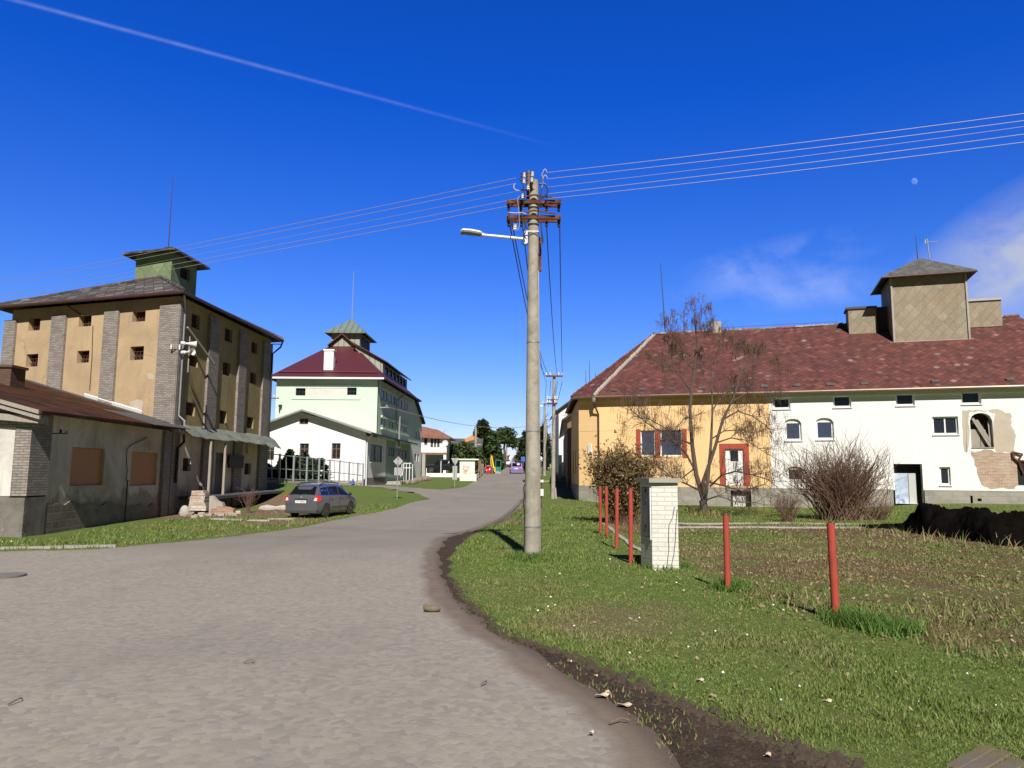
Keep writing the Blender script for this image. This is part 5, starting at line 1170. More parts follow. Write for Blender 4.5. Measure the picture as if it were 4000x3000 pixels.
# five line wires crossing the street
WRS=[((2016,695),(-400,1172),(2138,674),(4300,402)),((2016,716),(-400,1186),(2138,699),(4300,430)),((2034,744),(-400,1208),(2105,735),(4300,452)),((2020,776),(-400,1222),(2142,757),(4300,482)),((1982,805),(-400,1237),(2142,776),(4300,515))]
for i,(a,b,c,d) in enumerate(WRS):
    for side,(p,q,Yq) in enumerate(((a,b,27.5),(c,d,13.6))):
        A_=at(*p,PY-.2); B_=at(*q,Yq); n=24; pts=[]
        for k in range(n+1):
            t=k/n; x=A_.lerp(B_,t); x.z-=.5*t*(1-t)*(.35 if side else .6); pts.append(x)
        m=MB(); m.tube(pts,.0065 if i!=2 else .0045,5); o=m.build('overhead_wire',MT['wire'])
        order=['topmost','second','thin middle','fourth','lowest'][i]
        tag(o,f'{order} overhead wire running from the concrete pole to the {"right" if side else "left"}','wire','overhead wires crossing the street')
# the smaller poles up the street
P2=at(2160,1952,47.5); P2.z-=.1; T2=at(2165,1461,47.5)
def small_pole(b,t,r0,r1,lab,arms,lamp=None,mat='pole'):
    o=thing('utility_pole',tuple(b),lab,'pole','utility poles up the street'); pole_mb(b,t,r0,r1,10).build('pole',MT[mat],o,True)
    for (u0,u1,v,Y) in arms:
        m=MB(); a=at(u0,v,Y); c=at(u1,v,Y); m.box(a.x,c.x,a.y-.12,a.y-.07,a.z-.05,a.z+.05); ca=m.build('crossarm',MT['rust'],o)
        for f in (.03,.25,.75,.97):
            p=a.lerp(c,f); m=MB(); m.lathe((p.x,p.y-.1,p.z+.04),[(.03,0),(.06,.06),(.04,.1),(.06,.15),(.02,.2)],8); m.build('insulator',MT['porcelain'],ca)
    if lamp:
        (u0,u1,v,Y)=lamp; m=MB(); a=at(u0,v,Y); c=at(u1,v+1,Y); m.tube([c,a],[.05,.08],8); m.build('lamp_arm',MT['lampgrey'],o)
    return o
small_pole(P2,T2,.145,.095,'second concrete utility pole up the street, leaning in front of the dark barn',[(2132,2198,1470,47.4),(2137,2177,1563,47.4),(2137,2177,1577,47.4)])
m=MB(); m.tube([at(2172,1949,47.4),at(2168,1905,47.45)],.07,6); tag(m.build('wooden_stub',MT['greywood']),'short wooden stub leaning at the foot of the second concrete pole','post')
p=at(2127,1861,82); small_pole(p,at(2128,1576,82),.17,.12,'concrete utility pole with a short white lamp arm farther up the street',[(2123,2160,1578,82)],(2108,2123,1586,82))
p=at(2135,1838,120); small_pole(p,at(2133,1637,120),.17,.12,'concrete utility pole with rusty crossarm half hidden by nearer poles',[(2128,2152,1640,120)])
p=at(2143,1828,150); small_pole(p,at(2139,1700,150),.2,.15,'thin pole far up the street, left of the dark barn roof',[(2134,2146,1704,150)])
p=at(2151,1828,165); small_pole(p,at(2149,1700,165),.2,.15,'thin pole farthest up the street beside the white gable',[])
p=at(1858,1850,125); small_pole(p,at(1858,1668,125),.22,.19,'bare concrete pole rising in front of the tall conifer',[])
p=at(1979,1822,200); small_pole(p,at(1979,1708,200),.22,.18,'far pole beside the pine tree at the top of the street',[(1970,1990,1713,200)])
# cables along the street from the big pole to the second one
def sag(A_,B_,s,r,lab,mat='cable'):
    n=30; pts=[]
    for k in range(n+1): t=k/n; x=A_.lerp(B_,t); x.z-=4*s*t*(1-t); pts.append(x)
    m=MB(); m.tube(pts,r,5); tag(m.build('service_cable',MT[mat]),lab,'cable','cables along the street')
for (ua,va,ub,vb,s,l) in ((1990,870,2134,1470,.75,'leftmost black cable sagging from the concrete pole to the second pole'),(2000,872,2149,1468,.75,'black cable just left of the concrete pole going up the street'),(2040,872,2134,1487,.8,'black cable close behind the concrete pole going up the street'),(2134,868,2178,1466,.75,'black cable right of the concrete pole going up the street'),(2186,868,2197,1466,.7,'rightmost black cable sagging from the concrete pole up the street')):
    sag(at(ua,va,PY),at(ub,vb,47.4),s,.014,l)
for (ua,va,ub,vb,l) in ((2134,1488,2124,1578,'left cable between the second and third poles'),(2151,1488,2139,1578,'inner cable between the second and third poles'),(2178,1488,2150,1578,'right cable between the second and third poles'),(2196,1488,2158,1578,'outer cable between the second and third poles')):
    sag(at(ua,va,47.4),at(ub,vb,82),.8,.016,l)
sag(at(2170,1600,47.5),at(2231,1617,53),.25,.014,'black cable from the second pole to the white arm on the yellow building')
sag(SW.P(.8,0,.9)+Vector((3*0,4,at(1500,1590,67).z)),at(2120,1655,120),1.2,.03,'thin cable strung from the green building across the street','wire')
sag(at(1979,1712,200),at(2134,1650,120),1.0,.03,'thin cable high above the far street','wire')
# ================================================================ RED POSTS and white brick pillar
def post_mb():
    m=MB(); m.tube([(0,0,-.3),(0,0,1.16)],.05,16); return m
POSTS=[(3268,2420,3253,2041,9.3,'nearest red fence post, at the right beside the grass edge'),(2843,2302,2835,2011,12.0,'red fence post with dark cap right of the white brick pillar'),(2463,2140,2455,1908,15.8,'red fence post just left of the white brick pillar'),(2408,2096,2402,1907,18.8,'second red fence post left of the white brick pillar'),(2370,2060,2366,1900,22.1,'third red fence post left of the white brick pillar'),(2346,2048,2342,1900,23.8,'farthest red fence post, in front of the flowering bush')]
src=None
for i,(u,v,u1,v1,Y,l) in enumerate(POSTS):
    b=at(u,v,Y); t_=at(u1,v1,Y); g=gz(b.x,Y); hgt=t_.z-g
    o=thing('red_post',(b.x,Y,g),l,'post','red steel fence posts')
    m=MB(); m.tube([(0,0,-.3),(random.uniform(-.025,.025),0,hgt)],.047,16); m.build('post',MT['redpost'],o,True,local=True)
    m=MB(); m.lathe((0,0,hgt-.004),[(.048,0),(.05,.006),(.046,.016)],16); m.build('cap',MT['brownmetal'],o,local=True)
sp=gxy([(2346,2049),(2370,2062),(2408,2098),(2463,2142),(2560,2200)]); k=strip('kerb',sp,.14,.3,MT['conc'],.04,1.0,.01); k['kind']='structure'
a=gp(2540,2215); 
BP=thing('brick_pillar',tuple(at(2600,2226,14.8)),'white brick meter pillar with a concrete cap slab and a grey cabinet door','pillar')
pw=Wall(at(2549,2226,14.8),at(2652,2216,14.75),0,1); z0=gz(3.0,14.8); zt=at(2600,1885,14.8).z; L=pw.L
fx=(at(2514,2195,15.4)-at(2549,2226,14.8)); dpv=Vector((-.19,1,0)).normalized()*.62
q0=pw.P(0,0); q1=pw.P(L,0); 
m=MB(); Q=[q0,q1,q1+dpv,q0+dpv]
for i in range(4): Wall(Q[i],Q[(i+1)%4],z0-.1,zt).face(m,[(.12,.54,z0+.62,zt-.10,.04)] if i==3 else [])
m.build('brickwork',MT['whitebrick'],BP)
lw_=Wall(Q[3],Q[0],z0,zt)
m=MB(); lw_.box(m,.13,.53,z0+.63,zt-.11,-.04,.012); cd=m.build('cabinet_door',simple('grey_blue_door',(.20,.21,.23),.5,0,.12,3),BP)
m=MB(); lw_.box(m,.55,.585,z0+.58,zt-.07,-.01,.02); m.build('frame',MT['pvc'],BP)
m=MB(); [lw_.box(m,.3,.36,z,z+.07,.012,.018) for z in (z0+.8,z0+1.25,z0+1.5)]; m.build('lock',MT['ink'],cd)
cc=(Q[0]+Q[2])/2; m=MB(); cap=[p+(p-cc).normalized()*.10 for p in Q]; m.prism([Vector((p.x,p.y,zt)) for p in cap],(0,0,.085)); m.build('cap_slab',MT['conc'],BP)
m=MB(); cap=[p+(p-cc).normalized()*-.03 for p in Q]; m.prism([Vector((p.x+.02,p.y-.06,z0-.2)) for p in cap],(0,0,.26)); m.build('base',MT['conc'],BP)
for k,px in enumerate((((2634,1980),(2628,2020),(2613,2050),(2611,2100),(2613,2140),(2605,2215)),((2645,1990),(2640,2050),(2638,2110),(2632,2165),(2621,2215)))):
    m=MB(); m.tube([pw.P(*pw.pix(*p),.015) for p in px],.006,5); m.build('loose_wire',MT['black'],BP)
# ================================================================ SIGNS seen from behind
def sign_post(u,v0,v1,Y,lab,cat='road sign'):
    b=at(u,v0,Y); t_=at(u,v1,Y); o=thing('road_sign',(b.x,b.y,gz(b.x,b.y)),lab,cat); m=MB(); m.tube([(b.x,b.y,gz(b.x,b.y)-.3),(b.x-.02,b.y,t_.z)],.032,8); m.build('pole',MT['signpole'],o,True); return o,b.x
o,x=sign_post(1551,1949,1784,46,'white diamond road sign seen from behind above a square plate'); c=at(1555,1802,46)
m=MB(); s_=.31; m.prism([(c.x-s_,46.06,c.z),(c.x,46.06,c.z-s_),(c.x+s_,46.06,c.z),(c.x,46.06,c.z+s_)],(0,.02,0)); dpl=m.build('diamond_plate',MT['signback'],o); m=MB(); [m.obox((c.x-.06,46.0,c.z+k),(.12,0,0),(0,.05,0),(0,0,.04)) for k in (-.18,.16)]; m.build('clip',MT['zinc'],dpl)
a=at(1540,1826,46); b=at(1569,1857,46); m=MB(); m.box(a.x,b.x,46.06,46.075,b.z,a.z); m.build('lower_plate',MT['signback'],o)
o,x=sign_post(1776,1903,1790,66,'give way triangle seen from behind above a tall plate, beside the bus shelter')
a=at(1762,1790,66); b=at(1794,1789,66); c=at(1778,1820,66); m=MB(); m.prism([(a.x,66.05,a.z),(c.x,66.05,c.z),(b.x,66.05,b.z)],(0,.02,0)); m.build('triangle_plate',MT['signback'],o)
a=at(1768,1820,66); b=at(1785,1874,66); m=MB(); m.box(a.x,b.x,66.05,66.07,b.z,a.z); m.build('lower_plate',MT['signback'],o)
def face_sign(u,v,Y,r,lab,mat,shape,ub=None,vb=None):
    c=at(u,v,Y); o=thing('road_sign',(c.x,Y,gz(c.x,Y)),lab,'road sign'); m=MB(); m.tube([(c.x,Y+.05,gz(c.x,Y)-.2),(c.x,Y+.05,c.z)],.04,6); m.build('pole',MT['signpole'],o)
    m=MB()
    if shape=='round': m.lathe((c.x,Y-.03,c.z),[(r,0),(r,.04)],20,'y')
    elif shape=='diamond': m.prism([(c.x-r,Y,c.z),(c.x,Y,c.z-r),(c.x+r,Y,c.z),(c.x,Y,c.z+r)],(0,-.03,0))
    else: m.box(c.x-r,c.x+r,Y-.03,Y,c.z-r*1.15,c.z+r*1.15)
    p=m.build('plate',MT[mat],o); return o,c,p
face_sign(1995,1789,190,.48,'round white sign on a pole at the top of the street','signwhite','round')
face_sign(2043,1793,112,.3,'blue sign on a pole at the right of the purple van','signblue','square')
o,c,p=face_sign(2113,1790,96,.26,'white edged yellow diamond sign right of the big concrete pole','signwhite','diamond'); m=MB(); r=.15; m.prism([(c.x-r,95.96,c.z),(c.x,95.96,c.z-r),(c.x+r,95.96,c.z),(c.x,95.96,c.z+r)],(0,-.01,0)); m.build('yellow_centre',MT['signyellow'],p)
bn=thing('junction_post',tuple(at(2117,1945,40)),'rusty post with small white boxes beside the concrete pole','post')
m=MB(); a=at(2113,1890,40); b=at(2118,1960,40); m.box(a.x,b.x,40,40.06,gz(a.x,40)-.1,at(2113,1866,40).z); m.build('post',MT['rust'],bn)
for (v0,v1) in ((1874,1884),(1910,1937)): m=MB(); a=at(2111,v0,40); b=at(2123,v1,40); m.box(a.x,b.x,39.9,40.0,b.z,a.z); m.build('box',MT['lampgrey'],bn)
# ================================================================ BUS SHELTER with a sprayed doodle
sh_=thing('bus_shelter',tuple(at(1830,1878,83)),'pale concrete bus shelter with a red sprayed horned face on its side','bus shelter')
a=at(1795,1878,83); b=at(1854,1876,83); zt=at(1825,1797,83).z; zb=a.z-.3
m=MB(); m.box(a.x,b.x,83,83.18,zb,zt); m.box(a.x,a.x+.15,83.18,86.5,zb,zt); m.box(a.x,b.x-.35,86.4,86.6,zb,zt); m.build('wall',MT['shelterw'],sh_)
m=MB(); m.box(b.x+.01,b.x+.2,82.95,83.2,zb,at(1857,1852,83).z); m.build('post',MT['shelterw'],sh_)
m=MB(); e_=at(1870,1795,83).x; m.box(a.x-.12,e_,82.8,86.8,zt,zt+.14); m.build('roof_slab',MT['shelterw'],sh_)
m=MB(); m.box(a.x+.15,a.x+.6,84,86.3,zb+.7,zb+.78); m.build('bench',MT['brownwood'],sh_)
def doodle():
    m=MB(); S=.1356; ox,oy=1780,1740
    L=[[(215,545),(222,590),(243,625)],[(410,565),(385,605),(350,630)],[(243,620),(280,608),(330,612),(358,640),(365,690),(340,725),(300,735),(260,720),(238,690),(232,650),(243,620)],
       [(262,650),(275,645),(285,655)],[(315,650),(330,648),(338,660)],[(285,690),(300,680),(318,690)],[(270,705),(290,715),(310,712)],[(262,725),(235,745),(222,775),(215,810)],[(290,735),(262,760),(260,800),(275,825)],[(330,740),(300,760),(275,790),(290,800),(320,820)],[(355,690),(360,740)],[(225,660),(218,690),(225,705)],[(240,640),(215,560)],[(350,640),(405,570)]]
    for l in L:
        P=[at(ox+x*S,oy+y*S,82.985) for x,y in l]; m.tube(P,.028,4)
    return m.build('graffiti',MT['graffiti'],sh_)
doodle()
# ================================================================ VEHICLES (built in local axes: x right, y forward, z up)
def car(loc,head,lab,cat,name,body,prof,W,glass_bands,wheels,rw=.30,group=None,detail=2,plate=None,rails=False,lights=None,lower=None,roofpaint=None):
    """prof: stations (y, z_sill, z_belt, z_roof, half width mid, half width roof)"""
    o=thing(name,loc,lab,cat,group,head); m=MB(); rings=[]
    def sec(y,zs,zb,zr,w,wr):
        zm=zs+(zb-zs)*.5; cab=zr-zb>.08
        rt=[(w*.90,zs),(w*.985,zs+(zm-zs)*.4),(w,zm),(w*.985,zb-.03),(w*.955,zb)]
        if cab: rt+=[(wr+(w*.955-wr)*.5,zb+(zr-zb)*.5),(wr+.02,zr-.09),(wr-.06,zr-.025),(wr*.5,zr+.01)]
        else: rt+=[(w*.9,zb+(zr-zb)*.4),(w*.8,zb+(zr-zb)*.75),(w*.65,zr),(w*.35,zr+.015)]
        return [Vector((a,y,b)) for a,b in rt]+[Vector((-a,y,b)) for a,b in rt[::-1]]
    R=[sec(*p) for p in prof]; n=len(R[0]); vs=[p for r in R for p in r]; fs=[]
    for i in range(len(R)-1):
        for k in range(n): fs.append((i*n+k,i*n+(k+1)%n,(i+1)*n+(k+1)%n,(i+1)*n+k))
    fs=[f[::-1] for f in fs]
    fs.append(tuple(range(n))); fs.append(tuple((len(R)-1)*n+k for k in range(n))[::-1])
    m.add(vs,fs); bo=m.build('body',MT[body],o,True,local=True,ang=35)
    P=np.array(prof)
    def it(y,c): return float(np.interp(y,P[:,0],P[:,c]))
    # side glass
    for s in (-1,1):
        for (y0,y1,b0,b1) in glass_bands:
            q=[]
            for y,f in ((y0+b0,.93),(y1-b1,.93)): pass
            def pt(y,f): 
                zb,zr,w,wr=it(y,2),it(y,3),it(y,4)*.955,it(y,5)+.02; return Vector((s*(w+(wr-w)*f+.012),y,zb+(zr-.09-zb)*f))
            q=[pt(y0,.10),pt(y1,.10),pt(y1-b1,.93),pt(y0+b0,.93)]
            if s<0: q=q[::-1]
            m=MB(); m.prism([p for p in q],(-s*.01,0,0)); m.build('window',MT['carglass'],o,local=True)
    return o,bo,it
def quadpart(name,mat,o,pts,th=.012,d=(0,-1,0)):
    m=MB(); m.prism([Vector(p) for p in pts],Vector(d)*th); return m.build(name,MT[mat],o,local=True)
def wheel(o,x,y,r,w=.19,s=1):
    m=MB(); m.lathe((x-s*w,y,r),[(r*.62,0),(r*.93,0),(r,s*.03),(r,s*(w-.03)),(r*.93,s*w),(r*.66,s*(w-.0))] ,24,'x'); t=m.build('wheel',MT['tyre'],o,True,local=True)
    m=MB(); m.lathe((x-s*.02,y,r),[(r*.66,s*.012),(r*.60,s*.02),(r*.56,-s*.03),(r*.34,-s*.012),(r*.3,s*.012),(r*.14,s*.014),(r*.12,s*.03)],20,'x'); m.build('rim',MT['rim'],t,True,local=True)
    m=MB(); 
    for k in range(8): a=k*math.pi/4; m.lathe((x-s*.018,y+r*.45*math.cos(a),r+r*.45*math.sin(a)),[(r*.055,0),(r*.055,s*.008)],6,'x')
    m.build('rim_hole',MT['ink'],t,local=True)
def arch(o,x,y,r,s,mat='bumper'):
    m=MB(); n=16; pr=[(r+.075)*1.0,]; pts=[(y+(r+.07)*math.cos(math.pi*k/n-0.0),r+(r+.07)*math.sin(math.pi*k/n)) for k in range(n+1)]
    m.prism([Vector((x,a,b)) for a,b in pts]+[Vector((x,y-(r+.07),r*.55)),Vector((x,y+(r+.07),r*.55))][:0],(s*.012,0,0)); m.build('wheel_arch',MT['ink'],o,local=True)
def text(par,s,c,size,ax,up,mat='ink',name='lettering'):
    cu=bpy.data.curves.new('t','FONT'); cu.body=s; cu.size=size; cu.align_x='CENTER'; cu.align_y='CENTER'; ob=bpy.data.objects.new('t',cu); COL.objects.link(ob)
    dg=bpy.context.evaluated_depsgraph_get(); me=bpy.data.meshes.new_from_object(ob.evaluated_get(dg)); bpy.data.objects.remove(ob); 
    ax=Vector(ax);up=Vector(up)
    for v in me.vertices: v.co=Vector(c)+ax*v.co.x+up*v.co.y
    me.materials.clear(); me.materials.append(MT[mat]); me.name=name; o=bpy.data.objects.new(name,me); COL.objects.link(o); o.parent=par; return o
# ---- silver estate
EST=[(-2.12,.36,.72,.74,.70,.6),(-2.10,.27,.80,.83,.76,.6),(-2.02,.22,.97,1.02,.80,.62),(-1.93,.20,1.01,1.10,.815,.62),(-1.72,.19,1.0,1.36,.82,.58),(-1.55,.19,.99,1.44,.82,.57),(-.9,.18,.97,1.495,.82,.58),(0,.18,.95,1.505,.82,.585),(.45,.18,.94,1.47,.82,.575),(.75,.18,.935,1.36,.82,.58),(1.10,.19,.93,1.10,.815,.62),(1.28,.19,.92,.98,.81,.65),(1.75,.21,.80,.88,.79,.6),(2.0,.24,.68,.74,.73,.55),(2.12,.32,.58,.60,.62,.45)]
hd=math.radians(-13.5); pr_=gp(1180,2018); b=at(1262,2018,35.2)
gb_=gz(b.x,b.y)
o,bo,it=car((b.x,b.y,gb_),hd,'silver grey estate car parked on the grass by the derelict dock, seen from behind','car','parked_car','silver',EST,1.64,[(-1.72,-1.02,.16,.0),(-.95,-.02,.0,.0),(.05,1.06,.0,.46)],None)
for s in (-1,1):
    for y in (-1.27,1.2): arch(o,s*.812,y,.30,s); wheel(o,s*.835,y,.30,.19,s)
quadpart('rear_window','carglass',o,[(-.60,-2.0,1.03),(.60,-2.0,1.03),(.52,-1.665,1.385),(-.52,-1.665,1.385)],.02,(0,-.8,.5))
quadpart('windscreen','carglass',o,[(.62,1.16,1.04),(-.62,1.16,1.04),(-.52,.72,1.38),(.52,.72,1.38)],.02,(0,.8,.5))
for s in (-1,1):
    m=MB(); m.prism([Vector((s*.55,-2.075,.77)),Vector((s*.80,-2.03,.72)),Vector((s*.79,-2.0,.97)),Vector((s*.66,-2.01,1.02))],(s*.03,-.03,0)); m.prism([Vector((s*.80,-2.03,.72)),Vector((s*.835,-1.86,.80)),Vector((s*.815,-1.84,1.0)),Vector((s*.79,-2.0,.98))],(s*.02,-.02,0)); tl=m.build('tail_light',MT['taillight'],o,local=True)
    m=MB(); m.prism([Vector((s*.60,-2.082,.78)),Vector((s*.74,-2.065,.77)),Vector((s*.72,-2.045,.90)),Vector((s*.66,-2.05,.90))],(s*.02,-.035,0)); m.build('reversing_light',MT['lightclear'],tl,local=True)
    m=MB(); m.tube([(s*.54,-1.5,1.45),(s*.545,-1.2,1.535),(s*.55,0,1.56),(s*.54,.35,1.50)],.022,8); m.build('roof_rail',MT['black'],o,True,local=True)
    m=MB(); m.ball((s*.90,.92,1.0),.10,10,(.9,.75,.75)); m.tube([(s*.80,.95,.95),(s*.88,.93,.98)],.03,6); m.build('mirror',MT['black'],o,True,local=True)
    m=MB(); m.box(s*.828-.012,s*.828+.012,-.78,.82,.42,.47); m.build('side_strip',MT['bumper'],o,local=True)
    for y in (-.86,.12): m=MB(); m.box(s*.815-.015,s*.815+.02,y,y+.18,.80,.835); m.build('door_handle',MT['bumper'],o,local=True)
    for y in (-.98,.02): m=MB(); m.box(s*.822-.004,s*.822+.004,y-.006,y+.006,.32,.94); m.build('door_gap',MT['ink'],o,local=True)
m=MB(); m.box(-.30,.30,-2.125,-2.06,.80,.845); m.build('tailgate_trim',MT['black'],o,local=True)
m=MB(); m.box(-.26,.26,-2.14,-2.10,.665,.785); pl=m.build('number_plate',MT['plate'],o,local=True); text(pl,'1P1 8826',(0,-2.1415,.723),.115,(1,0,0),(0,0,1))
m=MB(); m.box(-.78,.78,-2.135,-2.0,.24,.34); m.build('bumper_skirt',MT['bumper'],o,local=True)
m=MB(); m.tube([(0,-1.35,1.49),(0,-1.55,1.72)],.007,5); m.build('aerial',MT['black'],o,local=True)
m=MB(); m.tube([(-.15,-2.04,1.03),(.18,-1.98,1.07)],.012,5); m.build('wiper',MT['black'],o,local=True)
m=MB(); m.lathe((0,-2.09,.93),[(.045,0),(.045,-.02),(.02,-.025)],14,'y'); m.build('badge',MT['zinc'],o,local=True)
# ---- red hatchback seen from behind
HAT=[(p[0]*.93,p[1],p[2],p[3]*.985,p[4]*1.02,p[5]) for p in EST]; HAT[4]=(-1.62,.19,1.0,1.33,.83,.56)
b=at(1905,1850,121); oR,bo,it=car((b.x-.1,b.y+2,gz(b.x,b.y)),math.radians(-9),'bright red hatchback parked by the picket fence, seen from behind','car','parked_car','red',HAT,1.66,[(-1.6,-.9,.2,0),(-.85,0,0,0),(.05,1.0,0,.45)],None)
for s in (-1,1):
    for y in (-1.2,1.1): arch(oR,s*.83,y,.30,s); wheel(oR,s*.85,y,.30,.19,s)
    m=MB(); m.prism([Vector((s*.58,-1.98,.75)),Vector((s*.82,-1.92,.72)),Vector((s*.80,-1.86,.95)),Vector((s*.68,-1.88,.97))],(s*.02,-.04,0)); m.build('tail_light',MT['taillight'],oR,local=True)
    m=MB(); m.ball((s*.93,.85,1.0),.1,8); m.build('mirror',MT['black'],oR,local=True)
quadpart('rear_window','carglass',oR,[(-.60,-1.86,1.02),(.60,-1.86,1.02),(.50,-1.58,1.34),(-.50,-1.58,1.34)],.02,(0,-.8,.5))
m=MB(); m.box(-.3,.3,-2.0,-1.955,.66,.78); m.build('number_plate',MT['plate'],oR,local=True); m=MB(); m.box(-.5,.5,-1.99,-1.9,.24,.36); m.build('bumper_skirt',MT['bumper'],oR,local=True)
# ---- purple van
VAN=[(-2.2,.34,.8,.82,.80,.6),(-2.18,.25,.95,1.0,.86,.62),(-2.14,.22,1.1,1.2,.885,.70),(-2.02,.22,1.1,1.72,.89,.70),(-1.85,.22,1.1,1.80,.89,.70),(0,.22,1.08,1.82,.89,.70),(.6,.22,1.06,1.78,.89,.69),(1.25,.22,1.04,1.2,.88,.7),(1.45,.22,1.02,1.08,.87,.7),(2.0,.25,.9,.96,.82,.6),(2.2,.35,.7,.72,.7,.5)]
b=at(2017,1850,108); oV,bo,it=car((b.x,b.y+2.2,gz(b.x,b.y)),math.radians(1),'purple van driving away up the street','van','van','purple',VAN,1.8,[(-1.9,-.8,.05,0),(-.7,.2,0,0),(.25,1.15,0,.5)],None)
for s in (-1,1):
    for y in (-1.3,1.35): arch(oV,s*.885,y,.32,s); wheel(oV,s*.9,y,.32,.2,s)
    m=MB(); m.prism([Vector((s*.73,-2.19,.80)),Vector((s*.88,-2.14,.80)),Vector((s*.87,-2.12,1.08)),Vector((s*.78,-2.14,1.10))],(s*.015,-.03,0)); tl=m.build('tail_light',MT['taillight'],oV,local=True)
    m=MB(); m.ball((s*1.0,1.0,1.12),.12,8,(.8,.7,1)); m.build('mirror',MT['black'],oV,local=True)
quadpart('rear_window','carglass',oV,[(-.66,-2.135,1.20),(.66,-2.135,1.20),(.60,-2.02,1.70),(-.60,-2.02,1.70)],.02,(0,-1,.2))
m=MB(); m.box(-.32,.2,-2.23,-2.17,.83,.95); m.build('number_plate',MT['plate'],oV,local=True); m=MB(); m.box(-.85,.85,-2.24,-2.1,.30,.62); m.build('bumper',simple('lilac_grey_bumper',(.17,.13,.20),.5),oV,local=True)
m=MB(); m.box(.05,.42,-2.165,-2.1,1.42,1.66); m.build('window_sticker',MT['plate'],oV,local=True); m=MB(); m.box(.1,.55,-2.2,-2.12,1.08,1.16); m.build('orange_strip',MT['orange'],oV,local=True)
# ---- dark blue car behind the fence
b=at(1010,1878,55); oB,bo,it=car((b.x,b.y,at(1010,1882,55).z),math.radians(-75),'dark blue car parked behind the steel fence next to the granary','car','parked_car','bluepaint',[(p[0],p[1],p[2],p[3],p[4],p[5]) for p in HAT],1.7,[(-1.6,-.9,.2,0),(-.85,0,0,0),(.05,1.0,0,.45)],None)
for s in (-1,1):
    for y in (-1.2,1.1): wheel(oB,s*.85,y,.30,.19,s)
quadpart('rear_window','carglass',oB,[(-.60,-1.86,1.02),(.60,-1.86,1.02),(.50,-1.58,1.34),(-.50,-1.58,1.34)],.02,(0,-.8,.5)); quadpart('windscreen','carglass',oB,[(.62,1.08,1.04),(-.62,1.08,1.04),(-.52,.68,1.36),(.52,.68,1.36)],.02,(0,.8,.5))
# ---- black pickup under the balcony
PIC=[(-2.6,.55,1.05,1.07,.86,.8),(-2.5,.42,1.1,1.12,.92,.8),(-.75,.40,1.12,1.14,.93,.8),(-.70,.40,1.12,1.72,.93,.68),(-.4,.40,1.1,1.80,.93,.68),(.6,.40,1.08,1.80,.93,.68),(1.35,.40,1.08,1.16,.92,.75),(2.2,.42,1.02,1.06,.90,.7),(2.55,.5,.88,.9,.82,.6)]
b=at(1738,1846,97); oP,bo,it=car((b.x-.2,b.y+1.2,at(1738,1849,97).z),math.radians(90),'black pickup truck parked under the balcony of the white house','pickup','pickup_truck','blackpaint',PIC,1.85,[(-.62,.25,.05,0),(.3,1.22,0,.55)],None)
for s in (-1,1):
    for y in (-1.6,1.65): wheel(oP,s*.93,y,.38,.24,s)
quadpart('windscreen','carglass',oP,[(.7,1.28,1.18),(-.7,1.28,1.18),(-.6,.72,1.74),(.6,.72,1.74)],.02,(0,.7,.6))
# ---- far parked cars at the top of the street
def farcar(u,v,Y,hdg,body,lab):
    b=at(u,v,Y); o,_,_=car((b.x,b.y,max(gz(b.x,b.y),b.z)),hdg,lab,'car','parked_car',body,HAT,1.7,[(-1.6,-.9,.2,0),(-.85,0,0,0),(.05,1.0,0,.45)],None,group='cars parked at the top of the street')
    for s in (-1,1):
        for y in (-1.2,1.1): wheel(o,s*.85,y,.3,.19,s)
    quadpart('windscreen','carglass',o,[(.62,1.08,1.04),(-.62,1.08,1.04),(-.52,.68,1.36),(.52,.68,1.36)],.02,(0,.8,.5))
farcar(1952,1817,196,math.radians(160),'bluepaint','dark car parked across the top of the street, left of the white ones')
farcar(1970,1818,190,math.radians(178),'whitepaint','small white car facing down the street beside the far pole')
farcar(1991,1819,185,math.radians(150),'whitepaint','white car with dark windscreen right of the far pole')
# ---- mini excavator
b=at(1935,1846,129); ex_=thing('excavator',(b.x,b.y,gz(b.x,b.y)),'small excavator with a yellow arm and green cab behind the red car','excavator',None,math.radians(8))
for s in (-1,1):
    m=MB(); m.tube([(s*.75,-1.0,.27),(s*.75,-1.0,.28)],.27,12); 
    m=MB(); pts=[(-1.05+.0,.0)]; n=8
    prof=[(-.9-.27*math.sin(a),.27-.27*math.cos(a)) for a in np.linspace(0,math.pi,n)]+[(.9+.27*math.sin(a),.27+.27*math.cos(a)) for a in np.linspace(0,math.pi,n)]
    m.prism([Vector((s*.95,y,z)) for y,z in prof],(-s*.38,0,0)); m.build('track',MT['tyre'],ex_,local=True)
m=MB(); m.box(-.85,.85,-1.3,-1.2,.1,.5); m.box(-.5,.5,-1.2,.6,.3,.6); m.build('blade',MT['conc'],ex_,local=True)
m=MB(); m.box(-.85,.85,-.7,1.3,.6,1.05); m.box(-.85,-.05,.1,1.25,1.05,1.5); m.build('body',MT['exgreen'],ex_,local=True)
m=MB()
for x in (-.02,.86):
    for y in (-.62,.5): m.box(x-.05,x+.05,y-.05,y+.05,1.05,2.45)
m.box(-.07,.92,-.68,.56,2.42,2.55); m.box(-.03,.87,-.66,-.62,1.05,1.35); cb=m.build('cab',MT['exgreen'],ex_,local=True)
m=MB(); m.box(0,.84,-.6,.48,1.3,2.42); m.build('cab_glass',MT['carglass'],cb,local=True)
m=MB(); m.box(-1.55,-1.15,-.9,-.55,.9,1.6)
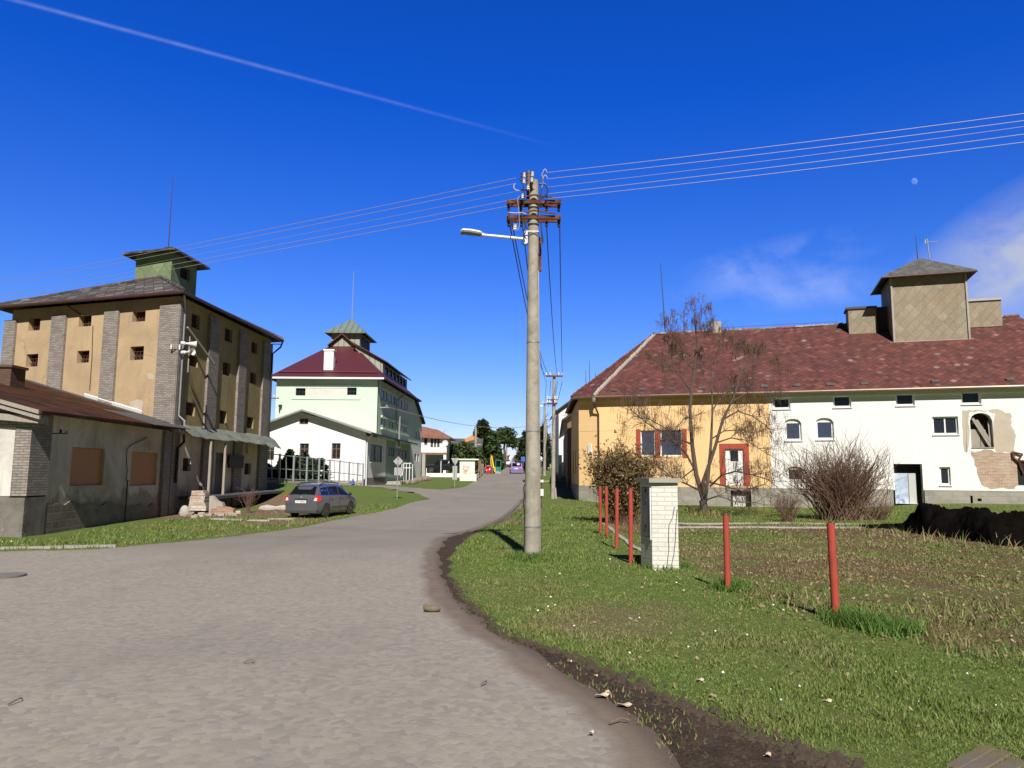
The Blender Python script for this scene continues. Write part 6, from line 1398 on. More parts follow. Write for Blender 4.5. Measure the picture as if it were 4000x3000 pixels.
m.obox((-.68,-.9,1.2),(-.25,0,0),(.0,.28,.0),(-.1,-.35,2.1)); m.obox((-.80,-1.3,3.1),(-.22,0,0),(0,.25,.05),(-.05,-.3,.25)); m.obox((-.75,-1.55,3.2),(-.2,0,0),(0,.2,0),(.35,-.2,-2.0)); m.build('arm',MT['exyellow'],ex_,local=True)
m=MB(); m.prism([Vector((-.9,-1.9,1.2)),Vector((-.9,-1.3,1.3)),Vector((-.9,-1.4,.6)),Vector((-.9,-1.8,.5))],(.7,0,0)); m.build('bucket',MT['exyellow'],ex_,local=True)
# ================================================================ FAR HOUSES
fh=thing('balcony_house',tuple(at(1700,1850,104)),'white house with terracotta roof and railed balcony beyond the green malting house','building')
Y=104; xl=at(1630,1700,Y).x; xr=at(1741,1700,Y).x; ze=at(1700,1705,Y).z; zf=at(1700,1769,Y).z; zg=at(1700,1853,Y).z-.5
HW2=Wall((xl,Y),(xr,Y),zf,ze); wr_=[HW2.R(1657,1707,1669,1739),HW2.R(1682,1712,1692,1762),HW2.R(1695,1714,1704,1764),HW2.R(1707,1714,1717,1764)]
m=MB(); HW2.face(m,[(*r,.2) for r in wr_]); Wall((xr,Y),(xr,Y+9),zg,ze).face(m); Wall((xl,Y+5),(xr,Y+5),zg,zf).face(m); m.build('wall',MT['white'],fh)
for r in wr_: window(fh,HW2,r,.15,.07,1,1,'brownwood')
m=MB(); e0=Vector((xl-.4,Y-.7,ze)); e1=Vector((xr+.7,Y-.7,ze-.15)); rg=at(1646,1662,Y+4); r0=Vector((xl-.4,Y+4,rg.z)); r1=Vector((xr-1.5,Y+4,rg.z-.6)); e2=Vector((xr+.7,Y+9.5,ze)); e3=Vector((xl-.4,Y+9.5,ze))
m.shell([[e0,e1,r1,r0],[e1,e2,r1],[e2,e3,r0,r1],[e3,e0,r0]],.2); m.build('roof',MT['pinktile'],fh)
m=MB(); m.box(xl,xr+.4,Y-1.6,Y+.1,zf-.3,zf); bl=m.build('balcony_slab',MT['brownwood'],fh)
m=MB(); zr=zf+1.15
for i in range(12): x=xl+.2+(xr-xl)*i/11; m.box(x-.02,x+.02,Y-1.55,Y-1.51,zf,zr)
m.box(xl,xr+.3,Y-1.56,Y-1.5,zr,zr+.05); m.build('balcony_railing',MT['zinc'],bl)
m=MB(); m.box(xl+.1,xr+.3,Y-1.48,Y-1.46,zf+.02,zf+.75); m.build('balcony_panel',MT['white'],bl)
for u in (1655,1738): m=MB(); a=at(u,1780,Y-1.4); m.box(a.x-.18,a.x+.18,Y-1.6,Y-1.2,zg,zf-.3); m.build('pillar',MT['white'],fh)
m=MB(); c=at(1739,1731,Y-1.0); m.lathe((c.x,c.y,c.z),[(.02,.12),(.25,.09),(.42,0),(.40,-.005),(.24,.07)],20,'y'); m.tube([(c.x,c.y+.12,c.z),(c.x-.3,Y,c.z-.2)],.03,5); tag(m.build('satellite_dish',MT['lampgrey'],None),'white satellite dish on the corner of the balcony house','satellite dish')
h2=thing('orange_gable_house',tuple(at(1790,1850,135)),'dark roofed house with orange gable boards behind the conifers','building')
Y=135; a=at(1735,1718,Y); b=at(1830,1702,Y); c=at(1732,1745,Y)
m=MB(); m.box(a.x,at(1880,1700,Y).x,Y,Y+8,0,at(1800,1735,Y).z); m.build('wall',MT['white'],h2)
m=MB(); z1=at(1800,1740,Y).z; z2=at(1800,1712,Y+3).z; xr_=at(1885,1700,Y).x; m.shell([[Vector((a.x-1,Y-.6,z1)),Vector((xr_,Y-.6,z1)),Vector((xr_,Y+4,z2)),Vector((a.x-.5,Y+4,z2))]],.25); m.build('roof',MT['slate2'],h2)
m=MB(); p=at(1808,1720,Y-1); q=at(1842,1700,Y-1); r=at(1870,1712,Y-1); s=at(1816,1728,Y-1); m.prism([p,q,r,s],(0,.4,0)); m.build('gable_board',MT['orange'],h2)
# pale wall and hedge at the top of the street
fw2=thing('far_wall',tuple(at(1985,1815,208)),'pale low wall behind the cars at the top of the street','wall'); m=MB(); a=at(1945,1797,208); b=at(2015,1812,208); m.box(a.x-6,b.x+5,208,208.4,b.z-3,a.z); m.build('wall_body',MT['shelterw'],fw2)
fb=thing('far_house',tuple(at(1945,1790,215)),'small pale far house with a brown end wall at the top of the street','building'); m=MB(); a=at(1938,1772,215); b=at(1950,1815,215); m.box(a.x-5,b.x,215,223,b.z-3,a.z); m.build('wall',MT['white2'],fb); m=MB(); a=at(1927,1771,214); b=at(1941,1760,214); m.box(a.x-3,b.x+.6,214,224,a.z,b.z); m.build('roof',MT['brownmetal'],fb)
# low white yard wall with posts, picket fence
yw_=thing('yard_wall',tuple(at(1720,1862,92)),'low white wall with thin posts in front of the balcony house','wall'); a=at(1664,1848,92); b=at(1797,1858,92); m=MB(); m.box(a.x,b.x,92,92.25,b.z-.9,a.z); m.build('wall_body',MT['white'],yw_)
for u,v in ((1722,1800),(1665,1828)): p=at(u,v,92); m=MB(); m.box(p.x-.04,p.x+.04,92.26,92.34,b.z-.3,p.z); m.build('post',MT['lampgrey'],yw_)
gpst=thing('gate_post',tuple(at(1654,1852,91)),'tall concrete gate post at the corner of the green malting house','post'); a=at(1649,1772,91); b=at(1660,1856,91); m=MB(); m.box(a.x,b.x,91,91.35,b.z-.5,a.z); m.box(a.x-.03,b.x+.03,90.97,91.38,a.z,a.z+.06); m.build('post',MT['conc'],gpst)
pf=thing('picket_fence',tuple(at(1882,1848,112)),'weathered picket fence between the bus shelter and the red car','fence')
for i in range(17):
    f=i/16; u=1869+(1898-1869)*f; Y=90+(122-90)*f; b=at(u,1853,Y); g=gz(b.x,Y); h=1.5+random.uniform(-.1,.15); m=MB(); m.prism([(b.x,Y,g-.1),(b.x,Y+.9,g-.1),(b.x,Y+.9,g+h),(b.x,Y+.45,g+h+.14),(b.x,Y,g+h)],(.05,0,0)); m.build('picket',MT['greywood'],pf)
m=MB(); a=at(1869,1853,90); b=at(1898,1853,122); 
for dz in (.4,1.1): m.obox((a.x+.05,90,gz(a.x,90)+dz),(b.x-a.x,32,gz(b.x,122)-gz(a.x,90)),(.05,0,0),(0,0,.09))
m.build('rail',MT['greywood'],pf)
rp=thing('rust_post',tuple(at(1873,1840,93)),'rusty brown post behind the bus shelter','post'); a=at(1872,1800,93); m=MB(); m.box(a.x-.1,a.x+.25,93,93.2,gz(a.x,93)-.2,a.z); m.box(a.x-.13,a.x+.28,92.97,93.23,a.z,a.z+.05); m.build('post',MT['brownwood'],rp)
# ================================================================ VEGETATION helpers
def quads_np(C,U,V):
    """many small quads: centres C, half axes U,V"""
    n=len(C); co=np.stack([C-U-V,C+U-V,C+U+V,C-U+V],1).reshape(-1,3); f=np.arange(n*4).reshape(-1,4); return co,f
def rdir(n):
    v=RNG.normal(size=(n,3)); return v/np.linalg.norm(v,axis=1)[:,None]
def leafcloud(C,size,mat,name,par,asp=.5,droop=None):
    n=len(C); U=rdir(n); 
    if droop is not None: U=U*.6+droop; U/=np.linalg.norm(U,axis=1)[:,None]
    W=np.cross(U,rdir(n)); W/=np.linalg.norm(W,axis=1)[:,None]+1e-9
    s=size*(.6+.8*RNG.random(n))[:,None]; co,f=quads_np(C,U*s,W*s*asp)
    r=par
    while r.parent: r=r.parent
    co=co-np.array(ORIG[r.name]); o=np_mesh(name,co,f,mat,smooth=False); o.parent=par; return o
def conifer(loc,h,r,lab,mat='conifer',n=3600,shape=.85,base=.04,size=.28,cat='tree',name='conifer',rag=.35):
    o=thing(name,tuple(loc),lab,cat); nb=int(n/16); pts=[];dr=[]
    for i in range(nb):
        t=base+(1-base)*RNG.random()**.9; a=RNG.random()*6.283; L=r*max(.04,(1-t))**shape*(1-rag*.5+rag*RNG.random()); 
        for k in range(16):
            s=(.25+.75*RNG.random()**.6)*L; pts.append((loc[0]+s*math.cos(a)+RNG.normal()*.05*r,loc[1]+s*math.sin(a)+RNG.normal()*.05*r,loc[2]+h*t+.10*s*(1-2*t)+RNG.normal()*.02*h)); dr.append((math.cos(a),math.sin(a),.35))
    leafcloud(np.array(pts),size,MT[mat],'crown',o,.35,np.array(dr)*1.0)
    m=MB(); m.tube([Vector(loc)-Vector((0,0,.3)),Vector(loc)+Vector((0,0,h*.93))],[.04*h*.5+.04,.02],8); m.build('trunk',MT['bark'],o); return o
def crownblob(loc,parts,lab,mat='conifer',n=3000,size=.3,cat='tree',name='tree',trunk=None):
    """crown made of several lumps (dx,dy,dz,rx,ry,rz)"""
    o=thing(name,tuple(loc),lab,cat); P=[]
    w=np.array([p[3]*p[4]*p[5] for p in parts])**.7; w/=w.sum()
    for p,f in zip(parts,w):
        k=int(n*f); d=rdir(k); rr=(.55+.5*RNG.random(k))[:,None]*(1+.22*np.sin(d[:,:1]*7+p[0])*np.cos(d[:,2:]*6+p[1])); P.append(np.array(loc)+np.array(p[:3])+d*rr*np.array(p[3:]))
    leafcloud(np.concatenate(P),size,MT[mat],'crown',o,.45); m=MB(); tr=trunk or [(0,0,-.3),(0,0,parts[0][2])]
    m.tube([Vector(loc)+Vector(q) for q in tr],[.12+.25*(1-i/len(tr)) for i in range(len(tr))],8); m.build('trunk',MT['bark'],o); return o
class Tubes:
    """vectorisable branch collector, 3..6 sided tubes"""
    def __init__(s): s.m=MB()
    def add(s,pts,r,n): s.m.tube(pts,r,n,cap=False)
def grow(tb,p,d,L,r,lev,maxlev,tips,up=.12,spread=.6,wig=.16,kids=(3,5),minr=.006,seg=5,gnarl=1):
    pts=[p]; rs=[r]; dd=d.normalized()
    for i in range(seg):
        dd=(dd+Vector((random.gauss(0,wig),random.gauss(0,wig),random.gauss(0,wig)*.7+up*.25))).normalized(); p=p+dd*(L/seg); pts.append(p); rs.append(max(minr,r*(1-.55*(i+1)/seg)))
    tb.add(pts,rs,6 if lev<2 else (5 if lev==2 else 3))
    if lev>=maxlev: tips.append((pts[-1],dd)); tips.append((pts[seg//2],dd)); return
    k=random.randint(*kids)
    for j in range(k):
        f=random.uniform(.35,1.0) if j<k-1 else 1.0; q=pts[min(seg,int(f*seg))]; 
        ax=Vector((random.gauss(0,1),random.gauss(0,1),random.gauss(0,.6))); ax=(ax-dd*ax.dot(dd)).normalized(); nd=(dd*(1-spread*.5)+ax*spread+Vector((0,0,up))).normalized()
        grow(tb,q,nd,L*random.uniform(.55,.8),rs[min(seg,int(f*seg))]*.62,lev+1,maxlev,tips,up,spread,wig,kids,minr,seg)
# ---- catalpa with hanging pods before the yellow house
tb_=gp(2757,2014); TY=tb_.y
tr=thing('bare_tree',tuple(tb_),'bare tree with three stems and hanging seed pods before the yellow wall','tree')
tb=Tubes(); tips=[]
def Q(x,y,dy=0): return at(2150+x*.45208,1150+y*.45208,TY+dy)
def stem(pts,r0,r1):
    P=[Q(*p) for p in pts]; tb.add(P,[r0+(r1-r0)*i/(len(P)-1) for i in range(len(P))],8); return P
b0=tb_-Vector((0,0,.2)); fork=at(2745,1962,TY)
tb.add([b0,b0.lerp(fork,.5)+Vector((.03,0,0)),fork+Vector((0,0,.1))],[.27,.20,.18],10)
S1=stem([(1325,1780),(1260,1560),(1225,1300),(1205,1000),(1220,840,.2),(1250,600,.3),(1270,420,.2),(1240,200,0)],.13,.025)
S2=stem([(1335,1790),(1365,1560),(1390,1250,.3),(1400,1000,.5),(1395,800,.6),(1395,560,.7)],.10,.02)
S3=stem([(1335,1790),(1320,1620,-.3),(1420,1330,-.4),(1490,1080,-.5),(1580,900,-.6),(1650,660,-.4),(1700,520,-.2)],.115,.02)
random.seed(11)
def limb(pts,r,lv=1):
    P=[Q(*p) for p in pts]; tb.add(P,[r*(1-.6*i/(len(P)-1)) for i in range(len(P))],6)
    for i,p in enumerate(P[1:],1):
        d=(P[i]-P[i-1]).normalized()
        for k in range(3):
            ax=Vector((random.gauss(0,1),random.gauss(0,1.2),random.gauss(.15,.8))).normalized(); grow(tb,p,(d*.6+ax*.75+Vector((0,0,.12))).normalized(),random.uniform(.6,1.05)*(1 if p.z<tb_.z+6.2 else .8 if p.z<tb_.z+7.8 else .48),r*.38,1,4,tips,.12,.64,.17,(2,4),.0052,4)
for L in [([(1270,1560),(1180,1390),(1090,1290,-.3),(960,1190,-.5),(830,1110,-.6),(700,1000,-.6)],.055),([(1230,1300),(1100,1240,.5),(1000,1160,.8),(860,1080,.9),(720,1050,1)],.045),([(1210,1050),(1150,1080,-.5),(1070,1180,-.9)],.035),([(1300,1700),(1180,1640,-.4),(1060,1590,-.6),(930,1480,-.8),(800,1420,-.9)],.05),
  ([(1250,1500),(1120,1600,.4),(1000,1640,.6),(880,1640,.7)],.04),([(1220,840,.2),(1120,700),(1060,620),(960,600)],.045),([(1240,640),(1150,560,.5),(1080,500,.6),(1010,420,.6)],.035),([(1265,480),(1330,380),(1360,280),(1340,140)],.03),([(1250,380),(1160,330),(1150,200)],.026),([(1260,420),(1260,260),(1245,110)],.026),([(1250,560),(1100,420,.3),(1010,290)],.03),
  ([(1400,1000,.5),(1470,900,.9),(1560,830,1.2),(1640,800,1.3)],.04),([(1395,800,.6),(1320,700,.9),(1300,560,1)],.03),([(1395,620,.7),(1450,480,.6),(1470,380,.5)],.025),
  ([(1440,1280,-.4),(1560,1240,-.6),(1690,1260,-.7),(1800,1330,-.8)],.045),([(1490,1080,-.5),(1620,1010,-.9),(1740,1050,-1.1),(1860,1130,-1.2)],.045),([(1560,930,-.6),(1700,850,-.3),(1820,870,0)],.035),([(1650,660,-.4),(1740,560,0),(1800,480,.2)],.026),([(1640,700,-.4),(1780,640,-.6),(1880,640,-.7)],.026),
  ([(1380,1660),(1480,1560,-.7),(1600,1530,-1),(1750,1560,-1.2),(1880,1600,-1.2)],.05),([(1370,1620),(1520,1660,.5),(1660,1700,.8),(1850,1640,.9)],.045),([(1390,1250,.3),(1500,1180,.9),(1640,1170,1.3),(1780,1200,1.5)],.04),([(1650,680),(1600,560),(1590,470)],.022),([(1330,1780),(1450,1740,-.8),(1600,1790,-1.1),(1760,1800,-1.2)],.04)]: limb(*L)
tb.m.build('branches',MT['bark'],tr,True,uv=False)
# pods
m=MB(); random.shuffle(tips)
for p,d in tips[:]:
    if random.random()<.20:
        for k in range(random.randint(1,2)):
            q=p+Vector((random.gauss(0,.04),random.gauss(0,.04),0)); L=random.uniform(.24,.5); c=Vector((random.gauss(0,.05),random.gauss(0,.05),0)); m.tube([q,q+c*.5-Vector((0,0,L*.5)),q+c-Vector((0,0,L))],[.007,.009,.005],3,False)
po=m.build('seed_pods',MT['pod'],tr,uv=False); po['kind']='stuff'
# ---- dense flowering shrub left
def shrub(loc,w,h,n,lab,mat,twm,seed,upr=1.,leaf=0,lmat=None,blossom=0,wid=None,name='shrub',rr=.012,lsize=.045,flop=.0,dy=.7):
    random.seed(seed); o=thing(name,tuple(loc),lab,'shrub'); t=Tubes(); tp=[]
    for i in range(n):
        a=random.uniform(0,6.283); s=random.random()**.5; d=Vector((math.cos(a)*s*w/h*upr,math.sin(a)*s*w/h*upr*dy,1)).normalized()
        L=h*(1.0-.28*s)*random.uniform(.55,1.0)*(1+.18*s); b=Vector(loc)+Vector((random.gauss(0,.13*w),random.gauss(0,.10*w),-.05))
        pts=[b]; p=b; dd=d; sg=7
        for k in range(sg):
            dd=(dd+Vector((random.gauss(0,.10),random.gauss(0,.10),random.gauss(0,.05)-flop*k*s))).normalized(); p=p+dd*L/sg; pts.append(p)
            if k>1 and random.random()<.85:
                ax=Vector((random.gauss(0,1),random.gauss(0,1),random.gauss(.3,.6))).normalized(); e=(dd*.7+ax*.6).normalized(); l2=L*random.uniform(.14,.34); q=p+e*l2*.5+Vector((0,0,.02)); t.add([p,q,p+e*l2+Vector((0,0,.05*l2))],[rr*.55,rr*.45,rr*.28],3); tp.append(q); tp.append(p+e*l2)
        t.add(pts,[rr*(1-.7*k/sg) for k in range(sg+1)],4); tp+=pts[2:] if leaf else pts[3:]
    t.m.build('branches',MT[twm],o,uv=False)
    if leaf:
        T_=np.array([tuple(random.choice(tp)) for _ in range(leaf)])+RNG.normal(size=(leaf,3))*.09; leafcloud(T_,lsize,MT[lmat],'leaves',o,.5)
    if blossom:
        T_=np.array([tuple(random.choice(tp)) for _ in range(blossom)])+RNG.normal(size=(blossom,3))*.07; leafcloud(T_,.03,MT['blossom'],'blossoms',o,.9)
    return o
g=gp(2420,2042); shrub((g.x,29.5,gz(g.x,29.5)),1.45,3.0,430,'dense brown green shrub with pale blossoms at the corner of the yellow house','shrubleaf','bushtwig',3,.8,17000,'shrubleaf',300,rr=.012,lsize=.042)
g=gp(3290,2033); shrub((g.x,g.y,gz(g.x,g.y)),3.1,3.7,480,'large bare reddish shrub with upright twigs before the white wall','drystalk','bushtwig',5,.95,0,None,0,rr=.018,dy=.55)
g=gp(3440,2035); shrub((g.x,g.y+.3,gz(g.x,g.y)),1.3,1.15,90,'low tangle of dry brown twigs at the right of the large bare shrub','drystalk','bushtwig',15,1.2,0,None,0,rr=.014)
g=gp(3075,2040); shrub((g.x,g.y,gz(g.x,g.y)),.9,1.5,70,'thin bare twigs at the left of the large bare shrub','drystalk','bushtwig',16,.9,0,None,0,rr=.011)
g=gp(970,2004); shrub((g.x,g.y,gz(g.x,g.y)),.55,1.35,26,'small leafless red brown sapling bush at the broken dock','drystalk','rust' if False else 'bushtwig',17,.7,0,None,0,rr=.010)
g=gp(1335,1870); shrub((g.x,62.5 if False else g.y,gz(g.x,g.y)),.1,.1,2,'x','drystalk','bushtwig',18) if False else None
# ---- junipers behind the steel fence
for i,(u,vt,Y,w,l) in enumerate([(1128,1760,54,.55,'tallest dark pointed juniper behind the steel fence'),(1160,1782,55,.6,'second dark juniper behind the steel fence'),(1187,1772,56,.65,'third dark juniper behind the steel fence'),(1215,1790,57,.55,'fourth dark juniper behind the steel fence'),(1248,1792,57.6,.75,'rightmost dark juniper behind the steel fence'),(1098,1796,53,.6,'leftmost dark juniper behind the steel fence')]):
    b=at(u,1878,Y); t_=at(u,vt,Y); conifer((b.x,b.y,b.z-.3),t_.z-b.z+.3,w*1.35,l,'juniper',2200,.55,.02,.10,'shrub','juniper',.5)
# ---- trees up the street
def base(u,v,Y): p=at(u,v,Y); return Vector((p.x,p.y,gz(p.x,p.y)-.2))
b=base(1884,1850,143); conifer(b,at(1884,1648,143).z-b.z,3.3,'tall dark conifer rising above the bushes at the left of the street','conifer',8500,.55,.10,.34,rag=.6)
b=base(1922,1850,144); conifer(b,at(1922,1690,144).z-b.z,2.4,'dark conifer behind the excavator, right of the tallest conifer','conifer',5000,.5,.16,.34,rag=.6)
b=base(1785,1850,112); crownblob(b,[(-1.6,0,2.3,1.9,1.5,2.2),(.6,0,2.6,2.2,1.6,2.3),(2.7,0,2.1,1.7,1.4,2.0)],'dark rounded evergreen bush behind the bus shelter','conifer',4200,.22)
b=base(1828,1850,113); crownblob(b,[(-.3,0,2.4,1.7,1.4,2.3),(1.0,0,2.0,1.2,1.2,1.8)],'dark evergreen bush between the bus shelter and the tall conifer','conifer',3200,.22)
b=base(1970,1820,172); crownblob(b,[(-2.6,0,6.8,2.4,2,1.3),(0,0,8.3,2.6,2,1.5),(2.4,0,6.2,2.2,2,1.1),(.5,0,7,2.2,2,1.0)],'dark pine with a flat open crown at the top of the street','conifer',2600,.3,trunk=[(0,0,-.3),(.2,0,3),(-.1,0,5),(.3,0,7.6)])
b=base(2052,1830,150); conifer(b,at(2052,1690,150).z-b.z,2.6,'dark conifer half hidden behind the concrete pole','conifer',2600,.6,.05,.34,rag=.5)
b=base(2122,1840,140); conifer(b,at(2122,1668,140).z-b.z,2.0,'dark conifer right of the concrete pole up the street','juniper',2000,.5,.2,.34,rag=.6)
b=base(1965,1815,205); crownblob(b,[(0,0,1.6,2.6,2,1.7)],'olive green bush at the top of the street','shrubleaf',700,.28,'shrub','bush')
b=base(2030,1815,200); crownblob(b,[(0,0,1.4,3.2,2,1.6)],'brownish hedge above the purple van','shrubleaf',700,.28,'shrub','bush')
def baretree(loc,h,lab,seed,lv=4,r=.2,sp=.55):
    random.seed(seed); o=thing('bare_tree',tuple(loc),lab,'tree'); t=Tubes(); tp=[]; grow(t,Vector(loc),Vector((0,0,1)),h*.36,r,0,lv,tp,.16,sp,.12,(4,5),.022,4); t.m.build('branches',MT['twig'],o,uv=False); return o
baretree(base(1710,1850,150),11.5,'bare leafless tree behind the balcony house',21,4,.3,.7); baretree(base(1728,1850,158),9.5,'smaller bare tree right of the one behind the balcony house',22,4,.25,.7)
baretree(base(2018,1820,185),11,'bare tree at the top of the street left of the concrete pole',23,4,.25,.5); baretree(base(2034,1820,180),9,'bare tree close to the concrete pole at the top of the street',24,4,.22,.5)
baretree(base(2118,1840,170),15,'tall bare tree behind the poles right of the concrete pole',25,4,.28,.5)
# ================================================================ RUBBLE at the dock
def box_brick(m,p,s=1,rot=0): 
    a=Vector((math.cos(rot),math.sin(rot),random.uniform(-.15,.15)))*.28*s; b=Vector((-math.sin(rot),math.cos(rot),random.uniform(-.2,.2)))*.14*s; m.obox(p,a,b,(0,0,.09*s))
RS=.2049
def RC(x,y,Y): return at(700+x*RS,1880+y*RS,Y)
bp=thing('broken_pier',tuple(RC(340,580,34.3)),'crumbling whitewashed brick pier under the dock edge','pier')
m=MB(); rows=11
for i in range(rows):
    f=i/(rows-1); zl=RC(340,560,34.3).z+(RC(340,238,34.3).z-RC(340,560,34.3).z)*f; xl=RC(180+55*f,300,34.3).x; xr=RC(505-35*f,300,34.3).x+random.uniform(-.05,.05)
    m.box(xl,xr,34.3+random.uniform(-.03,.02),34.85,zl,zl+.135)
m.build('brickwork',MT['oldbrick'],bp)
bp=thing('broken_pier',tuple(RC(640,600,34.5)),'broken plastered brick wall stump right of the whitewashed pier','pier')
m=MB(); Pq=[RC(x,y,34.4) for x,y in ((565,610),(575,290),(610,275),(650,300),(690,350),(740,390),(815,410),(835,470),(760,500),(700,520),(680,610))]; m.prism(Pq[::-1],(0,.3,0)); m.build('plaster_core',MT['conc'],bp)
m=MB(); Pq=[RC(x,y,34.3) for x,y in ((590,610),(600,520),(700,510),(740,470),(830,480),(920,490),(1035,530),(1030,640),(600,650))]; m.prism(Pq[::-1],(0,.25,0)); m.build('brick_foot',brick('broken_brick',(.40,.16,.11),(.47,.33,.20),(.45,.36,.26),.27,.1,1.,.3,.02),bp)
random.seed(4); 
for i in range(80):
    x=random.uniform(60,1050); y=random.uniform(600,705) if x<650 else random.uniform(620,680); p=gp(700+x*RS,1880+y*RS); m=MB(); s=random.uniform(.4,1.35)
    box_brick(m,p+Vector((0,0,random.uniform(-.02,.06))),s,random.uniform(0,3)); o=m.build('rubble_piece',MT[random.choice(['oldbrick','redbrick','conc','conc'])]); tag(o,'piece of broken brick or mortar in the rubble before the dock','rubble','rubble pieces before the dock')
p=RC(95,690,34.0); rb=thing('stone_block',tuple(p),'upright pale stone block at the left end of the rubble','stone'); m=MB(); m.ball((p.x,p.y,p.z+.25),.3,10,(.75,.6,1.0)); m.build('block',MT['pave'],rb,True)
p=gp(700+610*RS,1880+640*RS); rb=thing('plaster_lump',tuple(p),'bright white lump of plaster on the rubble before the dock','stone'); m=MB(); m.ball((p.x,p.y,p.z+.06),.15,8,(1.2,.8,.7)); m.build('lump',MT['white'],rb)
random.seed(41)
for i,(x,y) in enumerate(((1900,470),(1850,480),(1960,450),(1690,260),(1620,400),(1700,320),(1760,500),(1650,520),(1990,400),(2010,360))):
    p=at(700+x*RS,1880+y*RS,38.5); z=gz(p.x,p.y); m=MB(); m.ball((p.x,p.y,z+.08),random.uniform(.14,.3),7,(1.2,.8,.7)); tag(m.build('bank_stone',MT['pave']),'pale stone on the bare earth bank behind the parked estate','stone','stones on the earth bank')
for i,(x,y,w_) in enumerate(((970,762,.9),(1500,775,.9),(1920,740,1.1),(730,742,.6))):
    p=gp(700+x*RS,1880+y*RS); m=MB(); m.obox((p.x-w_*.5,p.y,gz(p.x,p.y)-.05),(w_,.05,0),(0,.45,0),(0,0,.085)); tag(m.build('paving_slab',MT['pave']),'flat concrete slab half sunk in the grass before the dock','slab','sunken slabs before the dock')
bl=thing('blue_bin',tuple(at(1372,1890,59)),'small blue box at the right end of the steel fence','box'); a=at(1365,1872,59); b=at(1381,1891,59); m=MB(); m.box(a.x,b.x,59,59.4,b.z,b.z+.22); m.box(a.x+.12,b.x-.05,59.3,59.4,b.z+.22,a.z); m.build('box',MT['signblue'],bl)
# ================================================================ SMALL THINGS ON THE GROUND
random.seed(9)
def leaf(u,v,s,lab,rot=0):
    p=gp(u,v); z=max(gz(p.x,p.y),p.z); o=MB(); n=14; P=[]
    for k in range(n):
        a=2*math.pi*k/n; r=.72*s*(.6+.4*abs(math.cos(a*2.5)))*(1 if abs(a-math.pi)<2 else .8); x,y=r*math.cos(a),r*.55*math.sin(a); c,t=math.cos(rot),math.sin(rot); P.append(Vector((p.x+x*c-y*t,p.y+x*t+y*c,z+.018+.010*math.sin(a*2)+.012*(abs(x)/s)**2)))
    cc=sum(P,Vector())/n-Vector((0,0,.006)); o.add(P+[cc],[(k,(k+1)%n,n) for k in range(n)])
    b=o.build('dead_leaf',MT['leaf']); md=b.modifiers.new('t','SOLIDIFY'); md.thickness=.003; tag(b,lab,'leaf','dead leaves in the mud')
leaf(2355,2722,.10,'left pale dead leaf lying in the mud strip',.2); leaf(2372,2712,.06,'small pale leaf just behind the left one in the mud strip',.9); leaf(2442,2760,.095,'right pale dead leaf lying in the mud strip',-.2); leaf(2735,2672,.07,'brown curled leaf on the near grass',.3); leaf(3233,2755,.07,'dark curled leaf on the grass near the bottom',.1); leaf(2228,2592,.03,'small round pale leaf at the upper edge of the mud',0); leaf(2328,2646,.03,'small round pale leaf between the mud clods',0); leaf(3000,2960,.05,'pale leaf in the mud at the bottom edge',.5); leaf(2310,2870,.04,'thin pale leaf flake in the lower mud',.5)
p=gp(1688,2386); cl=thing('clod',tuple(p),'lump of dry earth lying on the cobbles near the grass edge','clod'); m=MB(); m.ball((p.x,p.y,p.z+.03),.085,10,(1.4,.8,.6)); m.ball((p.x-.09,p.y,p.z+.05),.04,8,(.8,1,1.2)); m.build('lump',MT['soil'] if False else simple('dry_clod',(.16,.13,.09),.95,0,.4,20,1.),cl,True)
for (u,v,u2,v2,l) in ((30,2758,85,2735,'dark twig on the cobbles at the left edge'),(1880,2680,1900,2672,'small bent twig on the cobbles'),(2380,2830,2460,2822,'thin twig across the mud strip'),(950,2592,990,2590,'small dark twig in the middle of the road')):
    a=gp(u,v); b=gp(u2,v2); m=MB(); c=(a+b)/2+Vector((.02,.03,.03)); m.tube([a+Vector((0,0,.012)),c,b+Vector((0,0,.012))],.006,5); tag(m.build('twig',MT['twig']),l,'twig')
p=gp(0,2248); mc=thing('manhole_cover',tuple(p),'round iron manhole cover in the cobbles at the left edge','manhole'); m=MB(); m.lathe((p.x,p.y,p.z-.03),[(.40,0),(.40,.045),(.36,.045),(.355,.035)],32); m.build('rim',MT['iron'],mc); m=MB(); m.lathe((p.x,p.y,p.z-.03),[(.35,0),(.35,.04)],32); m.build('lid',MT['iron'],mc)
for i,(pp,l) in enumerate((((3770,2985),(3832,2930),'upper mossy board lying in the grass at the bottom right corner'),((3800,3010),(3880,2945),'longest mossy board at the bottom right corner'),((3900,3040),(3960,2960),'darkest mossy board at the bottom right corner')) if False else ()): pass
for (u1,v1,w_,ln,l) in ((3836,2926,.085,.55,'upper mossy board in the grass at the bottom right corner'),(3890,2940,.10,.75,'middle mossy board at the bottom right corner'),(3950,2972,.10,.6,'lowest mossy board at the bottom right corner')):
    b=gp(u1,v1); d=(gp(3690,3010)-gp(3840,2925)); d.z=0; d.normalize(); n=Vector((-d.y,d.x,0))*w_; a=b+d*ln; m=MB(); m.obox(Vector((a.x,a.y,gz(a.x,a.y)-.035)),Vector((b.x-a.x,b.y-a.y,gz(b.x,b.y)-gz(a.x,a.y))),n,(0,0,.05)); o=m.build('mossy_board',MT['planks']); tag(o,l,'board','mossy boards in the corner'); md=o.modifiers.new('b','BEVEL'); md.width=.008
p=gp(2125,2192); m=MB(); m.ball((p.x,p.y,p.z+.01),.12,8,(1.3,.8,.4)); tag(m.build('flat_stone',MT['pave']),'flat stone at the foot of the concrete pole','stone')
